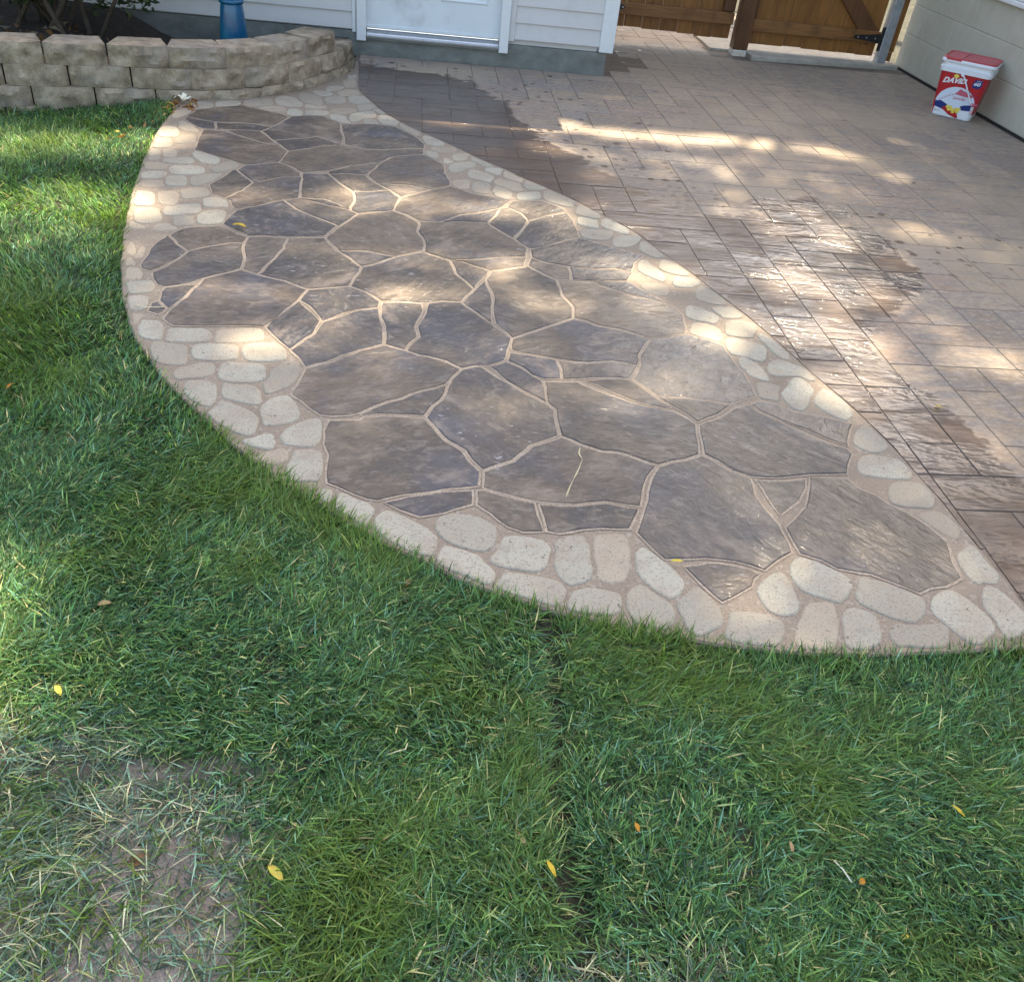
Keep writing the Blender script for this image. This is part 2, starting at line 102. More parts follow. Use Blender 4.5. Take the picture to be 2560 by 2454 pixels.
COBBLES=[([(0.104,1.818),(0.100,1.838),(0.088,1.859),(0.063,1.884),(-0.001,1.934),(-0.030,1.951),(-0.049,1.955),(-0.063,1.948),(-0.076,1.917),(-0.082,1.882),(-0.077,1.861),(-0.063,1.840),(-0.036,1.817),(0.022,1.782),(0.046,1.765),(0.069,1.750),(0.082,1.756),(0.096,1.785)],0),
([(0.270,1.874),(0.265,1.894),(0.250,1.911),(0.224,1.927),(0.157,1.950),(0.137,1.941),(0.122,1.937),(0.105,1.932),(0.085,1.902),(0.092,1.862),(0.102,1.846),(0.108,1.829),(0.128,1.810),(0.193,1.786),(0.220,1.781),(0.239,1.785),(0.252,1.797),(0.264,1.834)],0),
([(0.411,1.805),(0.406,1.825),(0.391,1.839),(0.365,1.849),(0.298,1.861),(0.273,1.855),(0.272,1.830),(0.267,1.817),(0.258,1.792),(0.230,1.757),(0.233,1.738),(0.248,1.724),(0.273,1.715),(0.337,1.703),(0.364,1.704),(0.382,1.711),(0.395,1.726),(0.406,1.765)],0),
([(0.233,1.729),(0.226,1.741),(0.224,1.754),(0.212,1.771),(0.161,1.790),(0.140,1.800),(0.115,1.814),(0.107,1.802),(0.100,1.773),(0.083,1.747),(0.098,1.730),(0.116,1.718),(0.137,1.706),(0.185,1.674),(0.213,1.656),(0.233,1.653),(0.247,1.661),(0.254,1.694)],0),
([(0.434,1.641),(0.430,1.659),(0.416,1.675),(0.387,1.690),(0.326,1.697),(0.306,1.702),(0.290,1.704),(0.265,1.709),(0.259,1.678),(0.243,1.650),(0.252,1.633),(0.275,1.623),(0.300,1.614),(0.347,1.594),(0.369,1.586),(0.391,1.577),(0.412,1.577),(0.426,1.607)],0),
([(0.521,1.824),(0.516,1.848),(0.506,1.862),(0.488,1.865),(0.445,1.855),(0.426,1.843),(0.415,1.824),(0.417,1.791),(0.406,1.740),(0.407,1.686),(0.420,1.679),(0.428,1.669),(0.438,1.649),(0.479,1.658),(0.496,1.668),(0.507,1.685),(0.515,1.710),(0.520,1.766)],0),
([(-0.082,1.924),(-0.075,1.937),(-0.070,1.956),(-0.088,1.977),(-0.135,2.005),(-0.152,2.012),(-0.171,2.028),(-0.184,2.022),(-0.196,1.990),(-0.194,1.952),(-0.175,1.935),(-0.164,1.925),(-0.152,1.916),(-0.128,1.893),(-0.115,1.883),(-0.102,1.871),(-0.088,1.867),(-0.085,1.898)],0),
([(-0.198,2.025),(-0.202,2.033),(-0.207,2.038),(-0.215,2.040),(-0.233,2.039),(-0.241,2.037),(-0.245,2.031),(-0.247,2.023),(-0.246,2.004),(-0.238,1.991),(-0.234,1.987),(-0.230,1.984),(-0.226,1.980),(-0.209,1.972),(-0.202,1.975),(-0.201,1.984),(-0.201,1.993),(-0.196,2.007)],0),
([(0.579,1.622),(0.573,1.635),(0.560,1.644),(0.536,1.649),(0.478,1.650),(0.455,1.645),(0.441,1.638),(0.437,1.624),(0.430,1.600),(0.417,1.572),(0.431,1.564),(0.447,1.560),(0.464,1.554),(0.515,1.543),(0.539,1.545),(0.555,1.552),(0.566,1.564),(0.575,1.592)],0),
([(0.639,1.827),(0.637,1.852),(0.629,1.868),(0.611,1.875),(0.566,1.873),(0.546,1.865),(0.532,1.849),(0.525,1.818),(0.527,1.766),(0.523,1.726),(0.517,1.699),(0.516,1.672),(0.532,1.666),(0.575,1.667),(0.593,1.674),(0.607,1.689),(0.618,1.713),(0.630,1.769)],1),
([(0.759,1.661),(0.763,1.680),(0.759,1.701),(0.747,1.729),(0.706,1.778),(0.690,1.800),(0.674,1.821),(0.659,1.818),(0.639,1.790),(0.633,1.753),(0.630,1.737),(0.626,1.721),(0.634,1.694),(0.672,1.637),(0.690,1.617),(0.704,1.609),(0.718,1.612),(0.740,1.633)],0),
([(0.701,1.526),(0.711,1.546),(0.713,1.569),(0.704,1.597),(0.668,1.635),(0.657,1.646),(0.648,1.660),(0.635,1.680),(0.603,1.662),(0.585,1.621),(0.583,1.601),(0.579,1.584),(0.576,1.558),(0.604,1.511),(0.621,1.510),(0.630,1.505),(0.641,1.503),(0.672,1.498)],0),
([(0.817,1.512),(0.829,1.529),(0.834,1.550),(0.833,1.577),(0.815,1.629),(0.805,1.645),(0.798,1.661),(0.785,1.668),(0.754,1.642),(0.729,1.614),(0.713,1.603),(0.716,1.581),(0.718,1.558),(0.721,1.499),(0.732,1.482),(0.745,1.482),(0.758,1.479),(0.787,1.489)],0),
([(0.991,1.522),(0.989,1.539),(0.979,1.551),(0.956,1.561),(0.897,1.575),(0.870,1.576),(0.851,1.571),(0.842,1.553),(0.833,1.521),(0.809,1.490),(0.812,1.474),(0.823,1.462),(0.851,1.459),(0.901,1.453),(0.921,1.452),(0.941,1.449),(0.960,1.456),(0.978,1.488)],0),
([(1.040,1.564),(1.052,1.580),(1.060,1.600),(1.063,1.628),(1.060,1.691),(1.054,1.715),(1.045,1.726),(1.030,1.727),(0.998,1.710),(0.968,1.685),(0.956,1.668),(0.947,1.649),(0.945,1.621),(0.957,1.570),(0.970,1.564),(0.978,1.561),(0.986,1.556),(1.009,1.545)],0),
([(1.156,1.575),(1.158,1.597),(1.151,1.611),(1.134,1.617),(1.085,1.616),(1.065,1.596),(1.055,1.573),(1.044,1.559),(1.013,1.522),(0.997,1.474),(0.997,1.454),(1.004,1.441),(1.023,1.439),(1.066,1.436),(1.087,1.442),(1.103,1.455),(1.118,1.476),(1.139,1.524)],1),
([(1.236,1.666),(1.244,1.691),(1.242,1.716),(1.213,1.735),(1.171,1.771),(1.151,1.778),(1.135,1.789),(1.112,1.801),(1.076,1.759),(1.061,1.709),(1.068,1.688),(1.067,1.670),(1.073,1.647),(1.118,1.626),(1.134,1.626),(1.145,1.621),(1.166,1.593),(1.204,1.622)],0),
([(1.425,1.607),(1.428,1.628),(1.411,1.646),(1.385,1.662),(1.333,1.695),(1.308,1.709),(1.288,1.714),(1.264,1.716),(1.246,1.676),(1.227,1.644),(1.214,1.626),(1.223,1.607),(1.245,1.586),(1.305,1.547),(1.333,1.535),(1.354,1.533),(1.373,1.541),(1.402,1.572)],0),
([(1.259,1.568),(1.250,1.575),(1.242,1.579),(1.233,1.584),(1.202,1.601),(1.181,1.594),(1.166,1.579),(1.155,1.556),(1.141,1.510),(1.128,1.465),(1.128,1.447),(1.136,1.437),(1.154,1.438),(1.196,1.442),(1.215,1.451),(1.230,1.464),(1.243,1.485),(1.260,1.532)],0),
([(1.446,1.519),(1.444,1.532),(1.432,1.541),(1.401,1.541),(1.346,1.526),(1.329,1.529),(1.300,1.540),(1.281,1.532),(1.264,1.504),(1.253,1.475),(1.256,1.463),(1.268,1.454),(1.291,1.449),(1.352,1.446),(1.377,1.450),(1.399,1.451),(1.415,1.463),(1.433,1.490)],0),
([(1.573,1.509),(1.584,1.531),(1.586,1.555),(1.578,1.586),(1.546,1.652),(1.527,1.672),(1.508,1.665),(1.491,1.661),(1.455,1.647),(1.433,1.606),(1.421,1.588),(1.417,1.566),(1.442,1.544),(1.454,1.479),(1.471,1.458),(1.488,1.460),(1.505,1.459),(1.540,1.476)],0),
([(1.677,1.526),(1.691,1.547),(1.697,1.570),(1.695,1.599),(1.676,1.660),(1.663,1.682),(1.648,1.689),(1.628,1.684),(1.590,1.646),(1.579,1.599),(1.587,1.582),(1.588,1.574),(1.590,1.565),(1.591,1.540),(1.579,1.493),(1.586,1.472),(1.602,1.472),(1.640,1.494)],0),
([(1.702,1.705),(1.702,1.732),(1.700,1.751),(1.698,1.768),(1.696,1.808),(1.696,1.831),(1.694,1.855),(1.684,1.871),(1.647,1.846),(1.612,1.815),(1.598,1.794),(1.594,1.770),(1.591,1.741),(1.602,1.681),(1.623,1.686),(1.636,1.693),(1.646,1.695),(1.670,1.680)],0),
([(1.676,2.119),(1.676,2.131),(1.673,2.141),(1.673,2.163),(1.613,2.173),(1.584,2.169),(1.562,2.159),(1.544,2.142),(1.522,2.102),(1.506,2.063),(1.515,2.050),(1.525,2.040),(1.542,2.028),(1.604,2.024),(1.633,2.028),(1.654,2.037),(1.672,2.053),(1.682,2.093)],0),
([(1.685,1.947),(1.685,1.959),(1.686,1.970),(1.685,1.986),(1.658,2.024),(1.641,2.023),(1.632,2.018),(1.622,2.018),(1.592,2.018),(1.568,1.994),(1.577,1.975),(1.586,1.961),(1.594,1.944),(1.620,1.898),(1.638,1.885),(1.653,1.882),(1.667,1.887),(1.688,1.913)],1),
([(1.664,2.247),(1.659,2.259),(1.658,2.272),(1.654,2.295),(1.581,2.312),(1.547,2.313),(1.524,2.307),(1.505,2.293),(1.483,2.257),(1.468,2.220),(1.470,2.202),(1.483,2.188),(1.511,2.177),(1.582,2.177),(1.606,2.178),(1.628,2.177),(1.653,2.181),(1.664,2.217)],0),
([(1.644,2.361),(1.648,2.383),(1.645,2.402),(1.644,2.424),(1.629,2.477),(1.616,2.493),(1.602,2.495),(1.586,2.486),(1.555,2.451),(1.527,2.412),(1.518,2.390),(1.516,2.369),(1.522,2.345),(1.554,2.321),(1.566,2.319),(1.576,2.321),(1.586,2.319),(1.615,2.325)],0),
([(1.607,2.592),(1.601,2.614),(1.597,2.630),(1.593,2.650),(1.575,2.708),(1.559,2.733),(1.543,2.736),(1.527,2.726),(1.499,2.690),(1.474,2.649),(1.468,2.625),(1.470,2.602),(1.481,2.576),(1.515,2.526),(1.533,2.519),(1.547,2.512),(1.563,2.516),(1.591,2.549)],0),
([(1.476,2.666),(1.489,2.687),(1.509,2.713),(1.507,2.741),(1.490,2.795),(1.478,2.812),(1.464,2.813),(1.445,2.800),(1.408,2.754),(1.373,2.705),(1.360,2.678),(1.356,2.653),(1.359,2.626),(1.376,2.577),(1.390,2.567),(1.401,2.561),(1.419,2.573),(1.455,2.614)],0),
([(1.364,2.705),(1.378,2.723),(1.377,2.738),(1.364,2.748),(1.326,2.761),(1.309,2.762),(1.296,2.756),(1.284,2.743),(1.272,2.708),(1.268,2.679),(1.268,2.666),(1.261,2.648),(1.274,2.638),(1.310,2.626),(1.327,2.625),(1.340,2.630),(1.351,2.645),(1.354,2.680)],0),
([(1.533,2.848),(1.528,2.860),(1.524,2.871),(1.519,2.891),(1.465,2.934),(1.433,2.940),(1.410,2.936),(1.392,2.923),(1.371,2.884),(1.357,2.843),(1.360,2.822),(1.373,2.804),(1.414,2.801),(1.467,2.819),(1.476,2.821),(1.508,2.779),(1.539,2.771),(1.542,2.816)],0),
([(1.352,2.826),(1.350,2.837),(1.350,2.846),(1.359,2.868),(1.327,2.928),(1.304,2.946),(1.286,2.948),(1.271,2.939),(1.258,2.897),(1.263,2.856),(1.266,2.842),(1.268,2.828),(1.270,2.806),(1.308,2.768),(1.324,2.769),(1.336,2.767),(1.351,2.760),(1.364,2.790)],0),
([(1.420,3.008),(1.420,3.032),(1.410,3.051),(1.388,3.070),(1.326,3.101),(1.298,3.108),(1.277,3.104),(1.260,3.089),(1.239,3.045),(1.248,3.001),(1.249,2.983),(1.250,2.965),(1.266,2.947),(1.319,2.941),(1.344,2.908),(1.365,2.907),(1.381,2.922),(1.404,2.963)],0),
([(1.499,2.998),(1.494,3.015),(1.491,3.028),(1.488,3.048),(1.466,3.119),(1.445,3.149),(1.427,3.154),(1.409,3.145),(1.401,3.085),(1.428,3.032),(1.428,3.026),(1.429,3.020),(1.428,3.009),(1.438,2.961),(1.451,2.945),(1.462,2.942),(1.477,2.933),(1.499,2.956)],0),
([(1.439,3.214),(1.434,3.228),(1.429,3.241),(1.423,3.263),(1.362,3.268),(1.335,3.263),(1.316,3.252),(1.301,3.233),(1.284,3.187),(1.273,3.143),(1.275,3.123),(1.289,3.113),(1.315,3.113),(1.366,3.099),(1.392,3.103),(1.402,3.127),(1.407,3.148),(1.434,3.177)],0),
([(1.265,3.140),(1.268,3.153),(1.273,3.169),(1.266,3.192),(1.209,3.219),(1.183,3.225),(1.165,3.222),(1.151,3.210),(1.135,3.174),(1.124,3.137),(1.127,3.118),(1.141,3.103),(1.164,3.091),(1.216,3.061),(1.239,3.059),(1.247,3.078),(1.253,3.092),(1.271,3.112)],1),
([(1.289,3.261),(1.290,3.283),(1.283,3.304),(1.267,3.326),(1.222,3.368),(1.201,3.381),(1.185,3.381),(1.172,3.371),(1.153,3.335),(1.140,3.296),(1.146,3.274),(1.147,3.254),(1.167,3.236),(1.210,3.227),(1.222,3.220),(1.232,3.216),(1.248,3.207),(1.274,3.223)],0),
([(1.393,3.355),(1.390,3.363),(1.389,3.374),(1.382,3.389),(1.323,3.387),(1.294,3.375),(1.274,3.361),(1.268,3.339),(1.288,3.310),(1.296,3.296),(1.295,3.286),(1.298,3.280),(1.299,3.261),(1.349,3.272),(1.376,3.274),(1.400,3.281),(1.413,3.301),(1.403,3.335)],0),
([(1.356,3.467),(1.353,3.478),(1.349,3.488),(1.344,3.503),(1.317,3.557),(1.294,3.576),(1.276,3.574),(1.261,3.561),(1.241,3.519),(1.227,3.474),(1.228,3.451),(1.236,3.431),(1.255,3.411),(1.307,3.387),(1.324,3.395),(1.337,3.397),(1.353,3.395),(1.367,3.430)],0),
([(1.301,3.615),(1.299,3.627),(1.296,3.640),(1.287,3.658),(1.229,3.670),(1.203,3.670),(1.186,3.663),(1.173,3.650),(1.161,3.616),(1.154,3.582),(1.158,3.565),(1.170,3.554),(1.192,3.545),(1.247,3.545),(1.257,3.566),(1.264,3.572),(1.270,3.578),(1.296,3.590)],0),
([(1.255,3.754),(1.251,3.764),(1.246,3.771),(1.242,3.784),(1.213,3.836),(1.187,3.857),(1.168,3.853),(1.153,3.839),(1.136,3.797),(1.125,3.753),(1.128,3.730),(1.139,3.711),(1.161,3.692),(1.217,3.676),(1.236,3.678),(1.253,3.672),(1.269,3.679),(1.271,3.723)],0),
([(1.144,3.698),(1.126,3.716),(1.121,3.725),(1.119,3.740),(1.102,3.808),(1.081,3.844),(1.068,3.831),(1.057,3.816),(1.038,3.784),(1.023,3.744),(1.016,3.719),(1.023,3.694),(1.041,3.666),(1.086,3.611),(1.107,3.595),(1.123,3.592),(1.137,3.602),(1.153,3.646)],0),
([(1.139,3.546),(1.135,3.562),(1.124,3.573),(1.102,3.579),(1.047,3.583),(1.023,3.579),(1.007,3.571),(0.996,3.555),(0.999,3.519),(1.017,3.499),(1.019,3.491),(1.025,3.486),(1.033,3.478),(1.068,3.454),(1.092,3.452),(1.108,3.460),(1.120,3.475),(1.132,3.510)],1),
([(1.187,3.920),(1.181,3.931),(1.178,3.938),(1.175,3.949),(1.160,3.986),(1.142,4.043),(1.122,4.067),(1.107,4.056),(1.088,4.014),(1.074,3.967),(1.074,3.939),(1.083,3.912),(1.102,3.882),(1.153,3.851),(1.167,3.862),(1.175,3.865),(1.185,3.866),(1.197,3.886)],0),
([(1.121,4.100),(1.116,4.110),(1.111,4.120),(1.100,4.138),(1.026,4.110),(0.995,4.094),(0.975,4.076),(0.962,4.054),(0.953,4.011),(0.951,3.972),(0.963,3.961),(0.975,3.953),(1.004,3.959),(1.073,3.991),(1.082,4.021),(1.090,4.032),(1.094,4.044),(1.121,4.072)],0),
([(0.990,4.137),(0.983,4.153),(0.967,4.163),(0.940,4.167),(0.871,4.164),(0.841,4.158),(0.822,4.147),(0.813,4.129),(0.815,4.093),(0.813,4.062),(0.819,4.049),(0.832,4.042),(0.847,4.027),(0.915,4.030),(0.943,4.035),(0.954,4.052),(0.962,4.068),(0.986,4.099)],0),
([(1.074,4.209),(1.066,4.224),(1.061,4.236),(1.051,4.249),(1.023,4.283),(1.006,4.303),(0.985,4.328),(0.963,4.335),(0.946,4.290),(0.935,4.240),(0.937,4.212),(0.948,4.187),(0.976,4.168),(1.025,4.119),(1.044,4.126),(1.056,4.130),(1.068,4.135),(1.083,4.166)],0),
([(0.933,4.260),(0.936,4.277),(0.934,4.294),(0.917,4.307),(0.872,4.325),(0.852,4.328),(0.839,4.323),(0.829,4.310),(0.819,4.275),(0.814,4.239),(0.817,4.221),(0.826,4.207),(0.843,4.195),(0.887,4.177),(0.906,4.174),(0.919,4.179),(0.929,4.192),(0.930,4.230)],0),
([(0.944,4.391),(0.940,4.399),(0.936,4.406),(0.931,4.415),(0.907,4.458),(0.880,4.493),(0.861,4.493),(0.848,4.476),(0.834,4.430),(0.826,4.381),(0.830,4.357),(0.842,4.337),(0.874,4.333),(0.919,4.313),(0.941,4.298),(0.949,4.316),(0.956,4.330),(0.963,4.362)],0),
([(0.845,4.555),(0.834,4.570),(0.829,4.584),(0.813,4.597),(0.768,4.643),(0.731,4.680),(0.710,4.676),(0.694,4.659),(0.681,4.608),(0.674,4.554),(0.681,4.527),(0.696,4.503),(0.725,4.481),(0.797,4.443),(0.828,4.433),(0.836,4.461),(0.841,4.482),(0.858,4.513)],0),
([(0.711,4.723),(0.705,4.730),(0.702,4.735),(0.696,4.743),(0.674,4.764),(0.654,4.784),(0.623,4.812),(0.605,4.803),(0.594,4.755),(0.590,4.706),(0.595,4.681),(0.609,4.662),(0.639,4.652),(0.690,4.663),(0.698,4.677),(0.703,4.683),(0.711,4.686),(0.722,4.701)],0),
([(0.675,4.616),(0.680,4.639),(0.667,4.645),(0.644,4.643),(0.588,4.627),(0.564,4.615),(0.550,4.601),(0.540,4.582),(0.535,4.544),(0.535,4.508),(0.542,4.494),(0.559,4.495),(0.581,4.499),(0.630,4.511),(0.654,4.519),(0.670,4.531),(0.669,4.552),(0.671,4.584)],0),
([(0.528,4.584),(0.527,4.608),(0.520,4.629),(0.506,4.649),(0.468,4.683),(0.451,4.691),(0.439,4.687),(0.430,4.672),(0.419,4.627),(0.413,4.580),(0.414,4.556),(0.422,4.536),(0.436,4.517),(0.473,4.500),(0.486,4.494),(0.497,4.492),(0.510,4.494),(0.521,4.537)],0),
([(0.418,4.691),(0.414,4.714),(0.405,4.729),(0.389,4.736),(0.349,4.738),(0.332,4.732),(0.320,4.719),(0.313,4.696),(0.307,4.645),(0.305,4.594),(0.310,4.572),(0.318,4.558),(0.334,4.551),(0.373,4.549),(0.390,4.555),(0.401,4.568),(0.407,4.591),(0.415,4.640)],0),
([(0.585,4.719),(0.586,4.741),(0.579,4.762),(0.555,4.778),(0.494,4.804),(0.467,4.809),(0.450,4.804),(0.439,4.788),(0.430,4.745),(0.434,4.702),(0.465,4.692),(0.476,4.683),(0.489,4.674),(0.529,4.629),(0.556,4.615),(0.568,4.628),(0.584,4.635),(0.588,4.679)],1),
([(0.442,4.806),(0.450,4.831),(0.438,4.854),(0.415,4.879),(0.358,4.924),(0.333,4.937),(0.317,4.935),(0.306,4.921),(0.296,4.876),(0.292,4.828),(0.297,4.801),(0.310,4.778),(0.334,4.757),(0.383,4.745),(0.398,4.742),(0.418,4.722),(0.423,4.739),(0.428,4.774)],0),
([(0.598,4.837),(0.586,4.849),(0.582,4.856),(0.578,4.866),(0.558,4.898),(0.538,4.932),(0.515,4.960),(0.505,4.949),(0.495,4.911),(0.489,4.869),(0.493,4.845),(0.504,4.822),(0.524,4.798),(0.571,4.775),(0.589,4.761),(0.593,4.777),(0.595,4.792),(0.604,4.810)],1),
([(0.501,4.952),(0.503,4.972),(0.493,4.981),(0.474,4.984),(0.429,4.981),(0.410,4.975),(0.398,4.965),(0.390,4.949),(0.389,4.914),(0.407,4.893),(0.415,4.888),(0.421,4.883),(0.429,4.876),(0.462,4.859),(0.482,4.861),(0.485,4.880),(0.487,4.895),(0.490,4.921)],0),
([(0.317,4.725),(0.311,4.743),(0.300,4.753),(0.281,4.755),(0.235,4.745),(0.216,4.735),(0.205,4.721),(0.207,4.694),(0.207,4.657),(0.212,4.626),(0.221,4.620),(0.230,4.617),(0.239,4.609),(0.274,4.593),(0.294,4.600),(0.300,4.620),(0.299,4.642),(0.305,4.677)],1),
([(0.356,5.033),(0.348,5.051),(0.332,5.056),(0.306,5.050),(0.245,5.020),(0.219,5.001),(0.204,4.980),(0.195,4.954),(0.193,4.905),(0.196,4.858),(0.205,4.842),(0.220,4.837),(0.246,4.848),(0.294,4.898),(0.299,4.921),(0.303,4.931),(0.340,4.936),(0.358,4.985)],0),
([(0.423,5.055),(0.418,5.061),(0.414,5.067),(0.407,5.072),(0.387,5.096),(0.365,5.124),(0.336,5.150),(0.323,5.140),(0.315,5.100),(0.324,5.057),(0.359,5.046),(0.363,5.035),(0.365,5.010),(0.412,4.983),(0.426,4.988),(0.437,4.990),(0.453,4.989),(0.451,5.025)],0),
([(0.326,5.175),(0.322,5.183),(0.317,5.190),(0.309,5.203),(0.264,5.205),(0.241,5.192),(0.228,5.175),(0.220,5.153),(0.217,5.109),(0.219,5.067),(0.227,5.052),(0.240,5.046),(0.261,5.049),(0.310,5.079),(0.311,5.112),(0.313,5.123),(0.313,5.132),(0.329,5.154)],0),
([(0.227,5.043),(0.222,5.047),(0.219,5.050),(0.216,5.059),(0.194,5.082),(0.179,5.085),(0.170,5.077),(0.165,5.062),(0.162,5.030),(0.165,5.000),(0.172,4.991),(0.178,4.981),(0.191,4.983),(0.212,5.002),(0.216,5.008),(0.220,5.009),(0.224,5.013),(0.232,5.027)],0),
([(0.152,5.147),(0.148,5.163),(0.141,5.176),(0.128,5.186),(0.097,5.199),(0.083,5.201),(0.075,5.195),(0.069,5.182),(0.067,5.149),(0.065,5.116),(0.075,5.105),(0.083,5.098),(0.092,5.088),(0.119,5.064),(0.132,5.063),(0.141,5.068),(0.146,5.081),(0.150,5.113)],0),
([(0.252,5.282),(0.244,5.294),(0.232,5.302),(0.207,5.300),(0.146,5.285),(0.121,5.275),(0.106,5.262),(0.097,5.245),(0.097,5.212),(0.122,5.196),(0.133,5.193),(0.140,5.187),(0.150,5.175),(0.204,5.178),(0.229,5.188),(0.242,5.202),(0.254,5.217),(0.258,5.251)],1),
([(0.179,5.381),(0.164,5.398),(0.153,5.410),(0.139,5.422),(0.100,5.467),(0.077,5.481),(0.063,5.475),(0.053,5.458),(0.048,5.411),(0.055,5.364),(0.063,5.344),(0.068,5.323),(0.085,5.301),(0.132,5.289),(0.147,5.292),(0.157,5.296),(0.171,5.298),(0.186,5.334)],0),
([(0.047,5.528),(0.027,5.555),(0.013,5.574),(-0.003,5.594),(-0.045,5.651),(-0.070,5.680),(-0.085,5.679),(-0.095,5.664),(-0.089,5.601),(-0.059,5.550),(-0.051,5.540),(-0.044,5.533),(-0.038,5.525),(-0.022,5.502),(-0.007,5.476),(0.013,5.445),(0.036,5.427),(0.044,5.475)],0),
([(-0.103,5.742),(-0.109,5.752),(-0.113,5.763),(-0.122,5.778),(-0.165,5.830),(-0.195,5.844),(-0.211,5.834),(-0.220,5.812),(-0.224,5.757),(-0.221,5.700),(-0.213,5.673),(-0.197,5.654),(-0.172,5.638),(-0.111,5.618),(-0.096,5.640),(-0.100,5.672),(-0.092,5.680),(-0.086,5.712)],0),
([(-0.228,5.694),(-0.227,5.705),(-0.228,5.718),(-0.235,5.734),(-0.275,5.725),(-0.291,5.716),(-0.300,5.704),(-0.305,5.689),(-0.305,5.657),(-0.302,5.626),(-0.289,5.623),(-0.277,5.623),(-0.264,5.626),(-0.235,5.632),(-0.217,5.631),(-0.204,5.639),(-0.208,5.657),(-0.222,5.680)],0),
([(-0.241,5.887),(-0.252,5.904),(-0.269,5.907),(-0.295,5.893),(-0.356,5.843),(-0.380,5.815),(-0.394,5.788),(-0.400,5.757),(-0.397,5.701),(-0.388,5.649),(-0.377,5.633),(-0.361,5.630),(-0.334,5.655),(-0.294,5.724),(-0.273,5.733),(-0.242,5.744),(-0.232,5.774),(-0.233,5.832)],0),
([(-0.195,5.913),(-0.198,5.919),(-0.201,5.926),(-0.207,5.937),(-0.241,5.954),(-0.259,5.952),(-0.269,5.944),(-0.264,5.924),(-0.241,5.899),(-0.235,5.890),(-0.236,5.885),(-0.235,5.878),(-0.233,5.863),(-0.202,5.848),(-0.182,5.845),(-0.172,5.853),(-0.171,5.869),(-0.187,5.898)],0),
([(-0.400,5.686),(-0.404,5.695),(-0.403,5.711),(-0.407,5.747),(-0.467,5.770),(-0.493,5.769),(-0.508,5.759),(-0.516,5.739),(-0.515,5.690),(-0.490,5.650),(-0.477,5.638),(-0.467,5.628),(-0.452,5.614),(-0.403,5.589),(-0.385,5.598),(-0.370,5.602),(-0.371,5.624),(-0.398,5.666)],0),
([(-0.349,5.910),(-0.360,5.928),(-0.376,5.935),(-0.403,5.933),(-0.466,5.915),(-0.492,5.901),(-0.507,5.884),(-0.514,5.862),(-0.513,5.815),(-0.507,5.772),(-0.480,5.776),(-0.464,5.778),(-0.448,5.771),(-0.401,5.785),(-0.394,5.807),(-0.389,5.818),(-0.378,5.828),(-0.351,5.863)],1),
([(-0.248,6.029),(-0.252,6.045),(-0.259,6.061),(-0.280,6.057),(-0.330,6.032),(-0.350,6.016),(-0.361,5.998),(-0.367,5.977),(-0.361,5.936),(-0.344,5.914),(-0.344,5.893),(-0.340,5.874),(-0.319,5.882),(-0.274,5.910),(-0.272,5.939),(-0.271,5.951),(-0.244,5.958),(-0.236,5.998)],0),
([(-0.307,6.174),(-0.312,6.188),(-0.317,6.203),(-0.328,6.230),(-0.385,6.231),(-0.409,6.221),(-0.423,6.205),(-0.431,6.181),(-0.431,6.128),(-0.425,6.076),(-0.416,6.055),(-0.401,6.043),(-0.376,6.039),(-0.319,6.045),(-0.297,6.057),(-0.281,6.070),(-0.273,6.093),(-0.291,6.144)],0),
([(-0.438,6.156),(-0.442,6.181),(-0.457,6.190),(-0.480,6.189),(-0.535,6.172),(-0.556,6.159),(-0.569,6.141),(-0.575,6.118),(-0.573,6.068),(-0.567,6.021),(-0.557,6.003),(-0.543,5.995),(-0.520,5.995),(-0.467,6.011),(-0.446,6.024),(-0.433,6.041),(-0.427,6.064),(-0.436,6.111)],0),
([(-0.367,6.343),(-0.372,6.359),(-0.377,6.376),(-0.394,6.392),(-0.459,6.357),(-0.485,6.336),(-0.500,6.314),(-0.508,6.287),(-0.506,6.235),(-0.496,6.190),(-0.471,6.197),(-0.456,6.198),(-0.439,6.196),(-0.396,6.236),(-0.370,6.239),(-0.347,6.251),(-0.349,6.276),(-0.360,6.312)],1),
([(-0.472,6.411),(-0.479,6.426),(-0.492,6.433),(-0.511,6.431),(-0.557,6.416),(-0.575,6.405),(-0.586,6.391),(-0.591,6.372),(-0.590,6.333),(-0.585,6.296),(-0.577,6.282),(-0.565,6.276),(-0.545,6.279),(-0.509,6.309),(-0.503,6.325),(-0.497,6.333),(-0.489,6.342),(-0.471,6.372)],0),
([(-0.401,6.596),(-0.402,6.631),(-0.413,6.645),(-0.428,6.648),(-0.465,6.635),(-0.480,6.622),(-0.488,6.602),(-0.491,6.573),(-0.488,6.510),(-0.482,6.450),(-0.474,6.429),(-0.465,6.412),(-0.450,6.409),(-0.414,6.421),(-0.400,6.434),(-0.394,6.456),(-0.396,6.489),(-0.398,6.541)],1),
([(-0.404,6.732),(-0.404,6.750),(-0.410,6.760),(-0.422,6.760),(-0.452,6.750),(-0.464,6.741),(-0.471,6.730),(-0.474,6.715),(-0.473,6.682),(-0.470,6.650),(-0.462,6.643),(-0.451,6.647),(-0.441,6.650),(-0.419,6.653),(-0.406,6.654),(-0.404,6.668),(-0.404,6.682),(-0.405,6.706)],0),
([(-0.582,6.069),(-0.582,6.102),(-0.598,6.129),(-0.626,6.154),(-0.692,6.197),(-0.719,6.207),(-0.735,6.201),(-0.744,6.180),(-0.745,6.120),(-0.739,6.057),(-0.729,6.025),(-0.712,5.999),(-0.685,5.974),(-0.621,5.934),(-0.595,5.924),(-0.579,5.930),(-0.570,5.949),(-0.568,6.007)],0),
